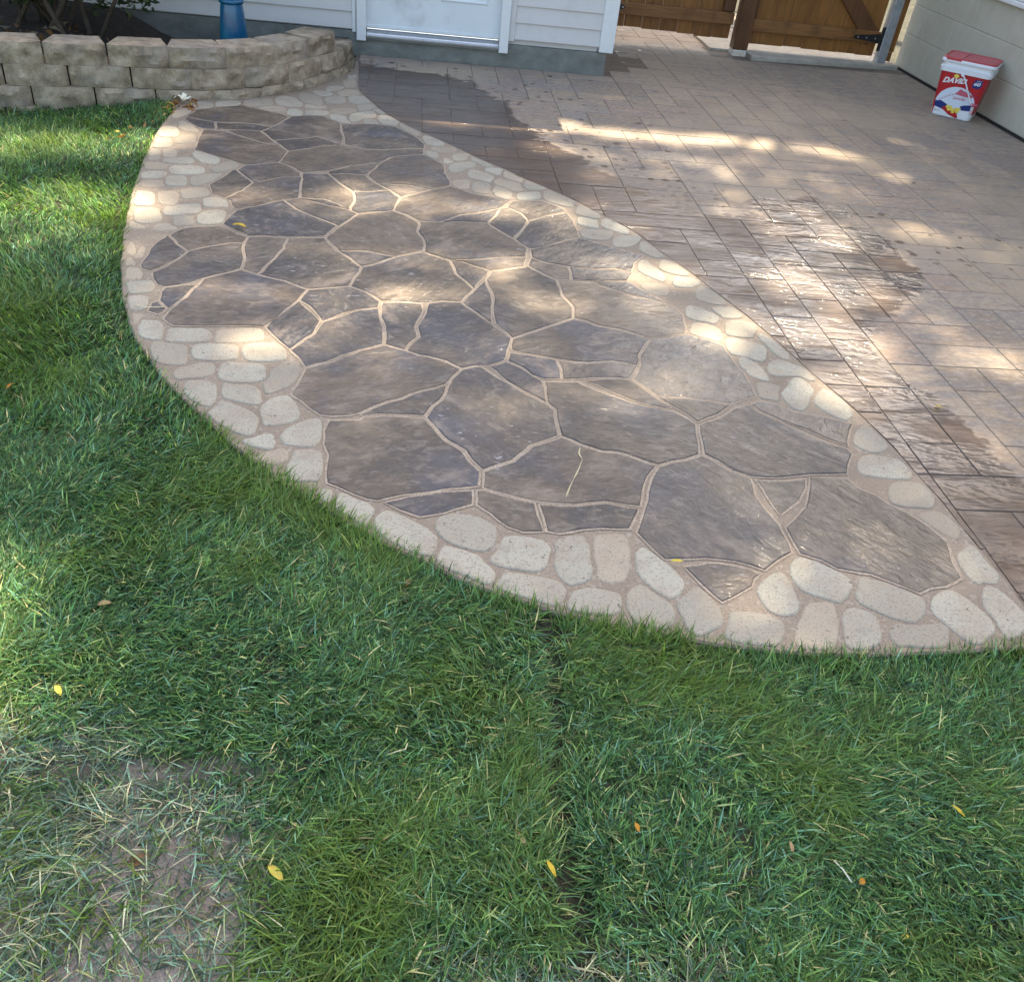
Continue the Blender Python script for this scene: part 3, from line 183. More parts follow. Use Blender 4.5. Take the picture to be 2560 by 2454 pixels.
([(-0.724,6.003),(-0.734,6.016),(-0.741,6.035),(-0.752,6.075),(-0.820,6.083),(-0.848,6.075),(-0.863,6.058),(-0.870,6.031),(-0.867,5.967),(-0.857,5.905),(-0.845,5.878),(-0.826,5.861),(-0.798,5.852),(-0.731,5.851),(-0.704,5.858),(-0.688,5.874),(-0.680,5.901),(-0.690,5.963)],0),
([(-0.875,5.972),(-0.881,5.993),(-0.900,5.995),(-0.929,5.985),(-0.998,5.949),(-1.025,5.929),(-1.040,5.909),(-1.047,5.886),(-1.043,5.843),(-1.033,5.804),(-1.018,5.795),(-1.002,5.789),(-0.973,5.797),(-0.906,5.832),(-0.879,5.851),(-0.863,5.871),(-0.860,5.894),(-0.870,5.933)],0),
([(-1.054,5.873),(-1.065,5.886),(-1.081,5.891),(-1.106,5.885),(-1.161,5.860),(-1.183,5.845),(-1.195,5.828),(-1.200,5.807),(-1.196,5.767),(-1.186,5.730),(-1.173,5.720),(-1.148,5.738),(-1.130,5.748),(-1.098,5.768),(-1.086,5.776),(-1.073,5.783),(-1.054,5.795),(-1.048,5.833)],0),
([(-0.776,5.818),(-0.786,5.833),(-0.803,5.843),(-0.830,5.848),(-0.886,5.837),(-0.899,5.827),(-0.909,5.820),(-0.925,5.815),(-0.941,5.787),(-0.931,5.754),(-0.912,5.745),(-0.898,5.737),(-0.878,5.728),(-0.817,5.721),(-0.792,5.725),(-0.777,5.734),(-0.769,5.748),(-0.769,5.783)],1),
([(-0.671,5.778),(-0.678,5.795),(-0.690,5.805),(-0.707,5.811),(-0.748,5.812),(-0.765,5.807),(-0.764,5.786),(-0.763,5.770),(-0.764,5.743),(-0.772,5.706),(-0.764,5.690),(-0.753,5.680),(-0.736,5.674),(-0.696,5.673),(-0.679,5.678),(-0.670,5.687),(-0.665,5.703),(-0.666,5.740)],0),
([(-0.521,5.807),(-0.525,5.823),(-0.541,5.829),(-0.566,5.829),(-0.626,5.819),(-0.651,5.810),(-0.665,5.800),(-0.666,5.783),(-0.659,5.755),(-0.657,5.727),(-0.657,5.710),(-0.641,5.704),(-0.616,5.704),(-0.557,5.713),(-0.533,5.721),(-0.521,5.733),(-0.520,5.749),(-0.513,5.778)],0),
([(-0.558,6.268),(-0.569,6.269),(-0.576,6.272),(-0.585,6.282),(-0.630,6.287),(-0.655,6.271),(-0.666,6.247),(-0.668,6.217),(-0.644,6.175),(-0.622,6.164),(-0.618,6.156),(-0.611,6.153),(-0.603,6.142),(-0.569,6.151),(-0.557,6.169),(-0.538,6.178),(-0.518,6.199),(-0.529,6.253)],0),
([(-0.546,5.945),(-0.570,5.944),(-0.603,5.920),(-0.609,5.922),(-0.639,5.939),(-0.667,5.942),(-0.678,5.932),(-0.675,5.917),(-0.675,5.893),(-0.685,5.862),(-0.676,5.850),(-0.661,5.845),(-0.639,5.845),(-0.584,5.854),(-0.562,5.862),(-0.549,5.872),(-0.542,5.886),(-0.541,5.916)],1),
([(-1.204,5.776),(-1.207,5.798),(-1.223,5.808),(-1.247,5.813),(-1.303,5.811),(-1.325,5.804),(-1.337,5.793),(-1.342,5.775),(-1.337,5.735),(-1.327,5.695),(-1.316,5.678),(-1.301,5.668),(-1.277,5.664),(-1.226,5.672),(-1.213,5.685),(-1.203,5.694),(-1.193,5.705),(-1.196,5.740)],0),
([(-1.298,5.658),(-1.309,5.664),(-1.320,5.672),(-1.338,5.656),(-1.377,5.605),(-1.392,5.578),(-1.391,5.554),(-1.389,5.533),(-1.390,5.486),(-1.376,5.447),(-1.366,5.437),(-1.353,5.438),(-1.336,5.453),(-1.307,5.514),(-1.302,5.537),(-1.297,5.552),(-1.292,5.570),(-1.285,5.619)],1),
([(-1.230,5.322),(-1.234,5.329),(-1.238,5.333),(-1.244,5.340),(-1.280,5.391),(-1.310,5.411),(-1.321,5.400),(-1.324,5.378),(-1.318,5.324),(-1.307,5.271),(-1.295,5.247),(-1.280,5.230),(-1.258,5.219),(-1.206,5.209),(-1.186,5.211),(-1.178,5.226),(-1.185,5.255),(-1.216,5.304)],1),
([(-1.297,5.237),(-1.308,5.259),(-1.320,5.280),(-1.342,5.286),(-1.389,5.280),(-1.391,5.247),(-1.391,5.229),(-1.392,5.213),(-1.389,5.177),(-1.385,5.132),(-1.382,5.100),(-1.369,5.083),(-1.348,5.078),(-1.301,5.081),(-1.283,5.090),(-1.274,5.105),(-1.271,5.129),(-1.280,5.185)],0),
([(-1.181,5.146),(-1.191,5.162),(-1.204,5.168),(-1.223,5.166),(-1.264,5.145),(-1.266,5.118),(-1.269,5.104),(-1.275,5.091),(-1.283,5.053),(-1.271,5.012),(-1.261,4.997),(-1.249,4.990),(-1.230,4.993),(-1.189,5.011),(-1.173,5.024),(-1.165,5.040),(-1.168,5.062),(-1.170,5.104)],1),
([(-1.290,5.051),(-1.302,5.072),(-1.318,5.071),(-1.336,5.073),(-1.375,5.063),(-1.375,5.034),(-1.375,5.019),(-1.373,5.005),(-1.370,4.978),(-1.366,4.945),(-1.364,4.919),(-1.357,4.892),(-1.338,4.890),(-1.295,4.900),(-1.279,4.911),(-1.270,4.927),(-1.269,4.950),(-1.277,5.001)],0),
([(-1.299,4.848),(-1.308,4.869),(-1.319,4.881),(-1.332,4.884),(-1.359,4.870),(-1.356,4.840),(-1.355,4.825),(-1.354,4.812),(-1.350,4.784),(-1.347,4.746),(-1.343,4.715),(-1.334,4.701),(-1.320,4.698),(-1.291,4.704),(-1.281,4.713),(-1.276,4.728),(-1.277,4.750),(-1.286,4.799)],0),
([(-1.229,4.878),(-1.236,4.895),(-1.246,4.904),(-1.258,4.906),(-1.285,4.899),(-1.296,4.891),(-1.300,4.879),(-1.298,4.860),(-1.287,4.823),(-1.279,4.791),(-1.275,4.767),(-1.266,4.759),(-1.254,4.756),(-1.227,4.763),(-1.217,4.770),(-1.213,4.782),(-1.212,4.800),(-1.219,4.839)],1),
([(-1.118,4.770),(-1.130,4.783),(-1.147,4.791),(-1.176,4.786),(-1.214,4.762),(-1.225,4.757),(-1.234,4.754),(-1.251,4.751),(-1.272,4.728),(-1.266,4.697),(-1.254,4.684),(-1.237,4.676),(-1.212,4.674),(-1.152,4.677),(-1.127,4.683),(-1.113,4.692),(-1.107,4.706),(-1.110,4.738)],0),
([(-0.994,4.803),(-1.010,4.823),(-1.029,4.835),(-1.050,4.848),(-1.107,4.883),(-1.131,4.887),(-1.145,4.881),(-1.151,4.866),(-1.146,4.823),(-1.119,4.783),(-1.111,4.768),(-1.105,4.749),(-1.087,4.726),(-1.029,4.703),(-1.005,4.699),(-0.992,4.704),(-0.985,4.719),(-0.987,4.760)],0),
([(-0.919,4.764),(-0.926,4.771),(-0.935,4.776),(-0.949,4.778),(-0.981,4.733),(-0.981,4.710),(-0.988,4.699),(-1.014,4.679),(-1.014,4.633),(-1.002,4.594),(-0.991,4.583),(-0.977,4.584),(-0.957,4.597),(-0.911,4.642),(-0.893,4.667),(-0.883,4.690),(-0.881,4.715),(-0.899,4.750)],0),
([(-1.044,4.649),(-1.056,4.663),(-1.074,4.670),(-1.102,4.668),(-1.167,4.654),(-1.192,4.643),(-1.206,4.629),(-1.212,4.611),(-1.207,4.573),(-1.196,4.537),(-1.184,4.523),(-1.166,4.517),(-1.139,4.518),(-1.076,4.532),(-1.050,4.542),(-1.036,4.556),(-1.030,4.574),(-1.033,4.612)],0),
([(-1.227,4.670),(-1.245,4.672),(-1.256,4.679),(-1.273,4.688),(-1.324,4.676),(-1.338,4.662),(-1.336,4.648),(-1.333,4.636),(-1.333,4.615),(-1.329,4.593),(-1.327,4.578),(-1.320,4.564),(-1.298,4.565),(-1.248,4.576),(-1.228,4.585),(-1.216,4.596),(-1.221,4.613),(-1.216,4.642)],1),
([(-0.954,4.592),(-0.972,4.579),(-0.982,4.577),(-0.995,4.577),(-1.034,4.546),(-1.061,4.530),(-1.084,4.507),(-1.087,4.479),(-1.077,4.430),(-1.062,4.387),(-1.049,4.376),(-1.031,4.377),(-1.006,4.401),(-0.967,4.470),(-0.958,4.491),(-0.955,4.507),(-0.949,4.523),(-0.940,4.565)],0),
([(-1.092,4.485),(-1.102,4.502),(-1.114,4.511),(-1.132,4.513),(-1.171,4.505),(-1.187,4.495),(-1.194,4.482),(-1.196,4.462),(-1.188,4.420),(-1.177,4.379),(-1.168,4.363),(-1.156,4.354),(-1.139,4.352),(-1.100,4.360),(-1.085,4.369),(-1.078,4.382),(-1.076,4.401),(-1.086,4.442)],0),
([(-1.203,4.534),(-1.208,4.548),(-1.223,4.553),(-1.247,4.552),(-1.300,4.540),(-1.321,4.531),(-1.321,4.516),(-1.319,4.503),(-1.315,4.481),(-1.313,4.456),(-1.313,4.438),(-1.298,4.433),(-1.275,4.434),(-1.223,4.446),(-1.201,4.454),(-1.201,4.469),(-1.200,4.482),(-1.190,4.508)],0),
([(-1.191,4.404),(-1.194,4.417),(-1.201,4.430),(-1.223,4.429),(-1.273,4.418),(-1.293,4.410),(-1.304,4.400),(-1.305,4.386),(-1.301,4.359),(-1.295,4.331),(-1.285,4.321),(-1.271,4.316),(-1.249,4.317),(-1.200,4.327),(-1.180,4.335),(-1.169,4.345),(-1.173,4.360),(-1.184,4.383)],1),
([(-1.191,4.237),(-1.202,4.260),(-1.215,4.273),(-1.232,4.277),(-1.270,4.269),(-1.283,4.259),(-1.284,4.237),(-1.279,4.211),(-1.271,4.165),(-1.263,4.112),(-1.252,4.090),(-1.239,4.078),(-1.223,4.074),(-1.186,4.081),(-1.173,4.091),(-1.167,4.106),(-1.167,4.130),(-1.177,4.184)],0),
([(-1.088,4.255),(-1.098,4.278),(-1.110,4.292),(-1.128,4.299),(-1.166,4.299),(-1.181,4.292),(-1.188,4.278),(-1.189,4.256),(-1.177,4.205),(-1.166,4.158),(-1.159,4.133),(-1.147,4.120),(-1.130,4.113),(-1.092,4.113),(-1.078,4.119),(-1.071,4.132),(-1.069,4.153),(-1.077,4.204)],1),
([(-0.969,4.346),(-0.973,4.367),(-0.987,4.374),(-1.010,4.368),(-1.063,4.342),(-1.083,4.327),(-1.094,4.310),(-1.097,4.290),(-1.082,4.256),(-1.075,4.222),(-1.069,4.204),(-1.053,4.200),(-1.031,4.206),(-0.979,4.230),(-0.959,4.245),(-0.948,4.261),(-0.944,4.281),(-0.960,4.315)],0),
([(-0.871,4.227),(-0.879,4.236),(-0.887,4.244),(-0.900,4.255),(-0.942,4.256),(-0.952,4.240),(-0.965,4.233),(-0.976,4.220),(-0.971,4.179),(-0.961,4.140),(-0.951,4.124),(-0.938,4.116),(-0.918,4.114),(-0.872,4.123),(-0.854,4.132),(-0.844,4.144),(-0.840,4.163),(-0.852,4.202)],0),
([(-0.968,4.139),(-0.975,4.157),(-0.993,4.160),(-1.020,4.152),(-1.073,4.113),(-1.106,4.107),(-1.119,4.090),(-1.124,4.070),(-1.118,4.033),(-1.106,3.999),(-1.093,3.988),(-1.076,3.985),(-1.050,3.992),(-0.989,4.019),(-0.965,4.035),(-0.951,4.052),(-0.946,4.071),(-0.951,4.109)],0),
([(-0.836,4.074),(-0.847,4.094),(-0.863,4.103),(-0.886,4.102),(-0.937,4.084),(-0.942,4.054),(-0.949,4.041),(-0.963,4.027),(-0.962,3.980),(-0.949,3.933),(-0.937,3.915),(-0.922,3.906),(-0.900,3.907),(-0.851,3.923),(-0.838,3.944),(-0.835,3.963),(-0.835,3.983),(-0.829,4.024)],0),
([(-1.122,4.026),(-1.128,4.054),(-1.141,4.069),(-1.162,4.072),(-1.209,4.064),(-1.227,4.053),(-1.235,4.037),(-1.236,4.013),(-1.225,3.962),(-1.211,3.912),(-1.199,3.891),(-1.185,3.880),(-1.164,3.877),(-1.119,3.885),(-1.102,3.895),(-1.094,3.910),(-1.092,3.933),(-1.101,3.984)],0),
([(-0.968,3.976),(-0.969,3.995),(-0.978,4.006),(-0.994,4.006),(-1.030,3.994),(-1.046,3.987),(-1.053,3.975),(-1.055,3.959),(-1.049,3.926),(-1.040,3.894),(-1.032,3.881),(-1.021,3.875),(-1.005,3.875),(-0.968,3.885),(-0.954,3.893),(-0.946,3.904),(-0.948,3.922),(-0.961,3.950)],0),
([(-1.041,3.884),(-1.045,3.888),(-1.046,3.896),(-1.053,3.912),(-1.090,3.902),(-1.098,3.889),(-1.110,3.882),(-1.119,3.871),(-1.115,3.844),(-1.106,3.820),(-1.098,3.811),(-1.086,3.808),(-1.068,3.811),(-1.028,3.826),(-1.013,3.835),(-1.004,3.846),(-1.010,3.860),(-1.036,3.875)],1),
([(-1.178,3.877),(-1.179,3.878),(-1.180,3.879),(-1.182,3.879),(-1.186,3.879),(-1.211,3.902),(-1.229,3.906),(-1.226,3.891),(-1.221,3.865),(-1.216,3.837),(-1.211,3.822),(-1.201,3.815),(-1.186,3.814),(-1.152,3.819),(-1.139,3.826),(-1.132,3.835),(-1.147,3.857),(-1.177,3.873)],1),
([(-1.135,3.650),(-1.144,3.668),(-1.154,3.678),(-1.165,3.667),(-1.174,3.633),(-1.171,3.619),(-1.168,3.612),(-1.168,3.609),(-1.167,3.602),(-1.165,3.596),(-1.164,3.591),(-1.162,3.586),(-1.158,3.563),(-1.133,3.539),(-1.119,3.537),(-1.115,3.549),(-1.115,3.567),(-1.124,3.608)],1),
([(-1.093,3.627),(-1.100,3.644),(-1.108,3.653),(-1.117,3.634),(-1.116,3.594),(-1.117,3.593),(-1.118,3.592),(-1.117,3.590),(-1.116,3.585),(-1.115,3.581),(-1.121,3.547),(-1.117,3.519),(-1.107,3.516),(-1.086,3.519),(-1.078,3.525),(-1.078,3.540),(-1.079,3.555),(-1.083,3.590)],1),
([(-1.112,3.511),(-1.119,3.515),(-1.122,3.531),(-1.132,3.532),(-1.147,3.517),(-1.144,3.502),(-1.142,3.496),(-1.141,3.491),(-1.139,3.484),(-1.137,3.477),(-1.136,3.472),(-1.135,3.466),(-1.130,3.443),(-1.105,3.433),(-1.096,3.439),(-1.092,3.447),(-1.091,3.460),(-1.097,3.490)],1),
([(-1.049,3.413),(-1.060,3.420),(-1.067,3.433),(-1.081,3.436),(-1.111,3.429),(-1.125,3.425),(-1.121,3.407),(-1.118,3.394),(-1.111,3.371),(-1.105,3.351),(-1.102,3.338),(-1.097,3.324),(-1.084,3.317),(-1.053,3.321),(-1.042,3.327),(-1.036,3.336),(-1.034,3.350),(-1.040,3.381)],1),
([(-0.981,3.305),(-0.989,3.319),(-1.001,3.325),(-1.020,3.324),(-1.061,3.313),(-1.077,3.304),(-1.085,3.293),(-1.082,3.277),(-1.074,3.249),(-1.067,3.220),(-1.061,3.205),(-1.049,3.200),(-1.031,3.200),(-0.990,3.211),(-0.974,3.219),(-0.966,3.230),(-0.964,3.245),(-0.969,3.276)],0),
([(-0.970,3.176),(-0.979,3.190),(-0.990,3.197),(-1.005,3.197),(-1.038,3.187),(-1.051,3.178),(-1.050,3.162),(-1.044,3.145),(-1.036,3.119),(-1.027,3.096),(-1.023,3.083),(-1.016,3.070),(-1.003,3.061),(-0.971,3.071),(-0.960,3.081),(-0.961,3.096),(-0.962,3.111),(-0.959,3.142)],0),
([(-0.866,2.955),(-0.874,2.974),(-0.884,2.987),(-0.900,2.996),(-0.936,3.005),(-0.950,3.004),(-0.958,2.995),(-0.960,2.979),(-0.955,2.939),(-0.947,2.899),(-0.940,2.881),(-0.929,2.869),(-0.914,2.860),(-0.879,2.851),(-0.865,2.852),(-0.858,2.860),(-0.855,2.876),(-0.859,2.914)],0),
([(-0.700,2.939),(-0.712,2.952),(-0.730,2.958),(-0.758,2.959),(-0.823,2.952),(-0.849,2.945),(-0.854,2.931),(-0.852,2.917),(-0.849,2.892),(-0.850,2.864),(-0.845,2.849),(-0.827,2.842),(-0.800,2.841),(-0.737,2.848),(-0.711,2.854),(-0.696,2.864),(-0.689,2.878),(-0.692,2.909)],0),
([(-0.518,2.965),(-0.530,2.977),(-0.549,2.981),(-0.579,2.980),(-0.649,2.967),(-0.677,2.957),(-0.693,2.946),(-0.689,2.930),(-0.683,2.904),(-0.682,2.876),(-0.676,2.862),(-0.658,2.857),(-0.629,2.858),(-0.561,2.870),(-0.533,2.879),(-0.517,2.890),(-0.509,2.905),(-0.510,2.935)],1),
([(-0.438,2.852),(-0.450,2.863),(-0.458,2.876),(-0.477,2.888),(-0.529,2.873),(-0.549,2.867),(-0.569,2.862),(-0.582,2.847),(-0.578,2.805),(-0.569,2.763),(-0.557,2.746),(-0.541,2.737),(-0.515,2.734),(-0.455,2.740),(-0.431,2.747),(-0.417,2.760),(-0.411,2.779),(-0.419,2.820)],0),
([(-0.588,2.839),(-0.596,2.858),(-0.622,2.854),(-0.645,2.852),(-0.699,2.855),(-0.719,2.846),(-0.741,2.842),(-0.750,2.826),(-0.745,2.788),(-0.735,2.751),(-0.723,2.736),(-0.705,2.728),(-0.679,2.726),(-0.617,2.732),(-0.591,2.739),(-0.577,2.750),(-0.577,2.769),(-0.587,2.804)],0),
([(-0.753,2.798),(-0.755,2.824),(-0.773,2.837),(-0.798,2.834),(-0.842,2.842),(-0.862,2.844),(-0.881,2.845),(-0.889,2.829),(-0.884,2.782),(-0.866,2.740),(-0.854,2.724),(-0.844,2.706),(-0.824,2.691),(-0.771,2.681),(-0.750,2.683),(-0.738,2.692),(-0.733,2.710),(-0.745,2.757)],0),
([(-0.953,3.016),(-0.953,3.040),(-0.960,3.048),(-0.969,3.051),(-0.988,3.049),(-0.995,3.044),(-0.998,3.035),(-0.997,3.021),(-0.987,2.989),(-0.978,2.965),(-0.973,2.954),(-0.967,2.960),(-0.964,2.985),(-0.962,2.986),(-0.961,2.986),(-0.960,2.987),(-0.960,2.989),(-0.961,2.993)],1),
([(-0.646,2.720),(-0.668,2.719),(-0.683,2.718),(-0.700,2.717),(-0.731,2.694),(-0.735,2.684),(-0.742,2.680),(-0.763,2.675),(-0.779,2.647),(-0.771,2.614),(-0.760,2.602),(-0.744,2.597),(-0.722,2.599),(-0.669,2.613),(-0.647,2.624),(-0.636,2.636),(-0.631,2.652),(-0.636,2.686)],0),
([(-0.475,2.707),(-0.487,2.725),(-0.511,2.728),(-0.536,2.730),(-0.592,2.731),(-0.611,2.724),(-0.633,2.722),(-0.632,2.703),(-0.626,2.669),(-0.631,2.631),(-0.623,2.612),(-0.605,2.602),(-0.578,2.596),(-0.515,2.595),(-0.489,2.600),(-0.474,2.610),(-0.466,2.627),(-0.468,2.666)],0),
([(-0.374,2.748),(-0.387,2.762),(-0.404,2.764),(-0.426,2.743),(-0.466,2.697),(-0.461,2.666),(-0.460,2.652),(-0.460,2.639),(-0.478,2.595),(-0.470,2.545),(-0.457,2.531),(-0.442,2.530),(-0.421,2.541),(-0.374,2.581),(-0.369,2.612),(-0.365,2.631),(-0.361,2.651),(-0.357,2.702)],0),
([(-0.606,2.549),(-0.614,2.572),(-0.626,2.589),(-0.646,2.603),(-0.687,2.600),(-0.700,2.598),(-0.710,2.596),(-0.722,2.591),(-0.726,2.554),(-0.712,2.514),(-0.700,2.502),(-0.691,2.491),(-0.680,2.476),(-0.638,2.441),(-0.620,2.439),(-0.609,2.446),(-0.603,2.462),(-0.602,2.504)],0),
([(-0.476,2.542),(-0.477,2.557),(-0.481,2.576),(-0.505,2.588),(-0.555,2.588),(-0.570,2.588),(-0.589,2.592),(-0.607,2.591),(-0.601,2.555),(-0.597,2.523),(-0.593,2.504),(-0.579,2.491),(-0.556,2.480),(-0.500,2.463),(-0.478,2.460),(-0.464,2.464),(-0.456,2.476),(-0.455,2.509)],0),
([(-0.448,2.374),(-0.456,2.397),(-0.473,2.418),(-0.500,2.441),(-0.566,2.475),(-0.595,2.491),(-0.597,2.469),(-0.598,2.452),(-0.615,2.434),(-0.620,2.400),(-0.602,2.380),(-0.589,2.363),(-0.572,2.340),(-0.509,2.296),(-0.482,2.285),(-0.465,2.286),(-0.454,2.296),(-0.448,2.333)],0),
([(-0.357,2.503),(-0.369,2.516),(-0.379,2.531),(-0.400,2.536),(-0.448,2.511),(-0.448,2.479),(-0.455,2.466),(-0.471,2.454),(-0.461,2.413),(-0.443,2.384),(-0.441,2.357),(-0.431,2.339),(-0.410,2.341),(-0.362,2.361),(-0.343,2.375),(-0.333,2.393),(-0.330,2.416),(-0.338,2.465)],0),
([(-0.255,2.368),(-0.261,2.393),(-0.274,2.409),(-0.300,2.406),(-0.334,2.375),(-0.340,2.365),(-0.347,2.364),(-0.353,2.356),(-0.379,2.335),(-0.383,2.285),(-0.375,2.263),(-0.361,2.249),(-0.340,2.240),(-0.289,2.234),(-0.269,2.238),(-0.256,2.249),(-0.252,2.272),(-0.257,2.320)],0),
([(-0.389,2.284),(-0.393,2.299),(-0.405,2.311),(-0.431,2.309),(-0.451,2.289),(-0.453,2.287),(-0.454,2.286),(-0.455,2.285),(-0.458,2.283),(-0.489,2.275),(-0.501,2.259),(-0.489,2.247),(-0.470,2.237),(-0.424,2.221),(-0.406,2.218),(-0.394,2.221),(-0.387,2.230),(-0.385,2.256)],0),
([(-0.355,2.240),(-0.365,2.242),(-0.374,2.241),(-0.386,2.222),(-0.398,2.214),(-0.406,2.213),(-0.429,2.216),(-0.438,2.205),(-0.432,2.177),(-0.419,2.157),(-0.412,2.148),(-0.404,2.143),(-0.391,2.141),(-0.359,2.155),(-0.346,2.165),(-0.339,2.176),(-0.337,2.190),(-0.342,2.218)],1),
([(-0.238,2.200),(-0.246,2.221),(-0.258,2.233),(-0.279,2.228),(-0.321,2.232),(-0.337,2.223),(-0.331,2.194),(-0.331,2.178),(-0.347,2.146),(-0.343,2.099),(-0.334,2.080),(-0.322,2.069),(-0.304,2.064),(-0.261,2.066),(-0.244,2.073),(-0.234,2.085),(-0.232,2.107),(-0.236,2.152)],0)]
GRASS_SIDE=[(-1.413,5.843),(-1.399,5.405),(-1.405,5.203),(-1.362,4.763),(-1.319,4.381),(-1.267,4.049),(-1.215,3.755),(-1.132,3.398),(-1.054,3.132),(-0.979,2.934),(-0.892,2.755),(-0.753,2.546),(-0.603,2.358),(-0.457,2.173),(-0.313,2.041),(-0.187,1.929),(-0.067,1.823),(0.114,1.705),(0.246,1.621),(0.389,1.564),(0.569,1.505),(0.826,1.449),(1.036,1.423),(1.232,1.425),(1.454,1.441),(1.651,1.464)]
PATIO_SIDE=[(-0.421,7.240),(-0.390,6.658),(-0.381,6.449),(-0.345,6.304),(-0.277,6.145),(-0.208,5.966),(-0.127,5.812),(-0.049,5.676),(0.071,5.521),(0.193,5.384),(0.283,5.269),(0.356,5.153),(0.441,5.055),(0.526,4.980),(0.598,4.855),(0.715,4.743),(0.783,4.645),(0.838,4.593),(0.913,4.474),(0.983,4.351),(1.067,4.251),(1.129,4.120),(1.167,4.006),(1.224,3.857),(1.282,3.730),(1.319,3.605),(1.359,3.499),(1.389,3.408),(1.423,3.320),(1.488,3.098),(1.517,2.985),(1.533,2.887),(1.573,2.761),(1.618,2.606),(1.652,2.444),(1.666,2.364),(1.680,2.204),(1.696,2.091),(1.699,2.076),(1.699,1.939),(1.706,1.899),(1.709,1.780),(1.719,1.693),(1.715,1.616),(1.699,1.430)]

# ---------------------------------------------------------------- helpers
col = bpy.context.scene.collection
rnd = random.Random(7)
def noise3(x, y, z=0.0): return mnoise.noise(Vector((x, y, z)))
def link(o, parent=None):
    col.objects.link(o)
    if parent: o.parent = parent
    return o
def tag(o, label=None, cat=None, group=None, kind=None):
    if label: o['label'] = label
    if cat: o['category'] = cat
    if group: o['group'] = group
    if kind: o['kind'] = kind
    return o
def empty(name, loc=(0, 0, 0), rz=0.0):
    o = bpy.data.objects.new(name, None); o.location = loc; o.rotation_euler = (0, 0, rz)
    o.empty_display_size = .1
    return link(o)
def mesh(name, verts, faces, mat, parent=None, smooth=False):
    me = bpy.data.meshes.new(name); me.from_pydata([tuple(v) for v in verts], [], faces); me.update()
    if mat: me.materials.append(mat)
    if smooth:
        me.polygons.foreach_set('use_smooth', [True]*len(me.polygons))
    return link(bpy.data.objects.new(name, me), parent)
class MB:
    def __init__(s): s.v = []; s.f = []
    def add(s, v, f):
        n = len(s.v); s.v += [tuple(p) for p in v]; s.f += [tuple(i+n for i in q) for q in f]; return s
    def box(s, x0, y0, z0, x1, y1, z1, b=0.0):
        if b <= 0:
            v = [(x0,y0,z0),(x1,y0,z0),(x1,y1,z0),(x0,y1,z0),(x0,y0,z1),(x1,y0,z1),(x1,y1,z1),(x0,y1,z1)]
            return s.add(v, [(0,3,2,1),(4,5,6,7),(0,1,5,4),(1,2,6,5),(2,3,7,6),(3,0,4,7)])
        bm = bmesh.new(); bmesh.ops.create_cube(bm, size=1)
        for q in bm.verts:
            q.co = Vector(((x0+x1)/2+q.co.x*(x1-x0), (y0+y1)/2+q.co.y*(y1-y0), (z0+z1)/2+q.co.z*(z1-z0)))
        bmesh.ops.bevel(bm, geom=list(bm.edges), offset=b, segments=1, affect='EDGES')
        bm.verts.index_update()
        s.add([q.co[:] for q in bm.verts], [tuple(w.index for w in f.verts) for f in bm.faces]); bm.free(); return s
    def loft(s, rings, cap=True):
        n = len(rings[0]); base = len(s.v)
        for r in rings: s.v += [tuple(p) for p in r]
        for k in range(len(rings)-1):
            for i in range(n):
                j = (i+1) % n
                s.f.append((base+k*n+i, base+k*n+j, base+(k+1)*n+j, base+(k+1)*n+i))
        if cap:
            s.f.append(tuple(base+i for i in reversed(range(n))))
            s.f.append(tuple(base+(len(rings)-1)*n+i for i in range(n)))
        return s
    def tube(s, pts, r, n=8):
        pts = [Vector(p) for p in pts]; rings = []
        for i, p in enumerate(pts):
            d = (pts[min(i+1, len(pts)-1)]-pts[max(i-1, 0)]).normalized()
            a = d.cross(Vector((0, 0, 1)));
            if a.length < .05: a = d.cross(Vector((1, 0, 0)))
            a.normalize(); b = d.cross(a)
            rr = r[i] if isinstance(r, (list, tuple)) else r
            rings.append([p+a*math.cos(2*math.pi*k/n)*rr+b*math.sin(2*math.pi*k/n)*rr for k in range(n)])
        return s.loft(rings)
    def xf(s, fn): s.v = [tuple(fn(Vector(p))) for p in s.v]; return s
    def obj(s, name, mat, parent=None, smooth=False): return mesh(name, s.v, s.f, mat, parent, smooth)
def shade_auto(o, ang=35):
    me = o.data; me.polygons.foreach_set('use_smooth', [True]*len(me.polygons))
    try: me.set_sharp_from_angle(angle=math.radians(ang))
    except Exception: pass
    return o

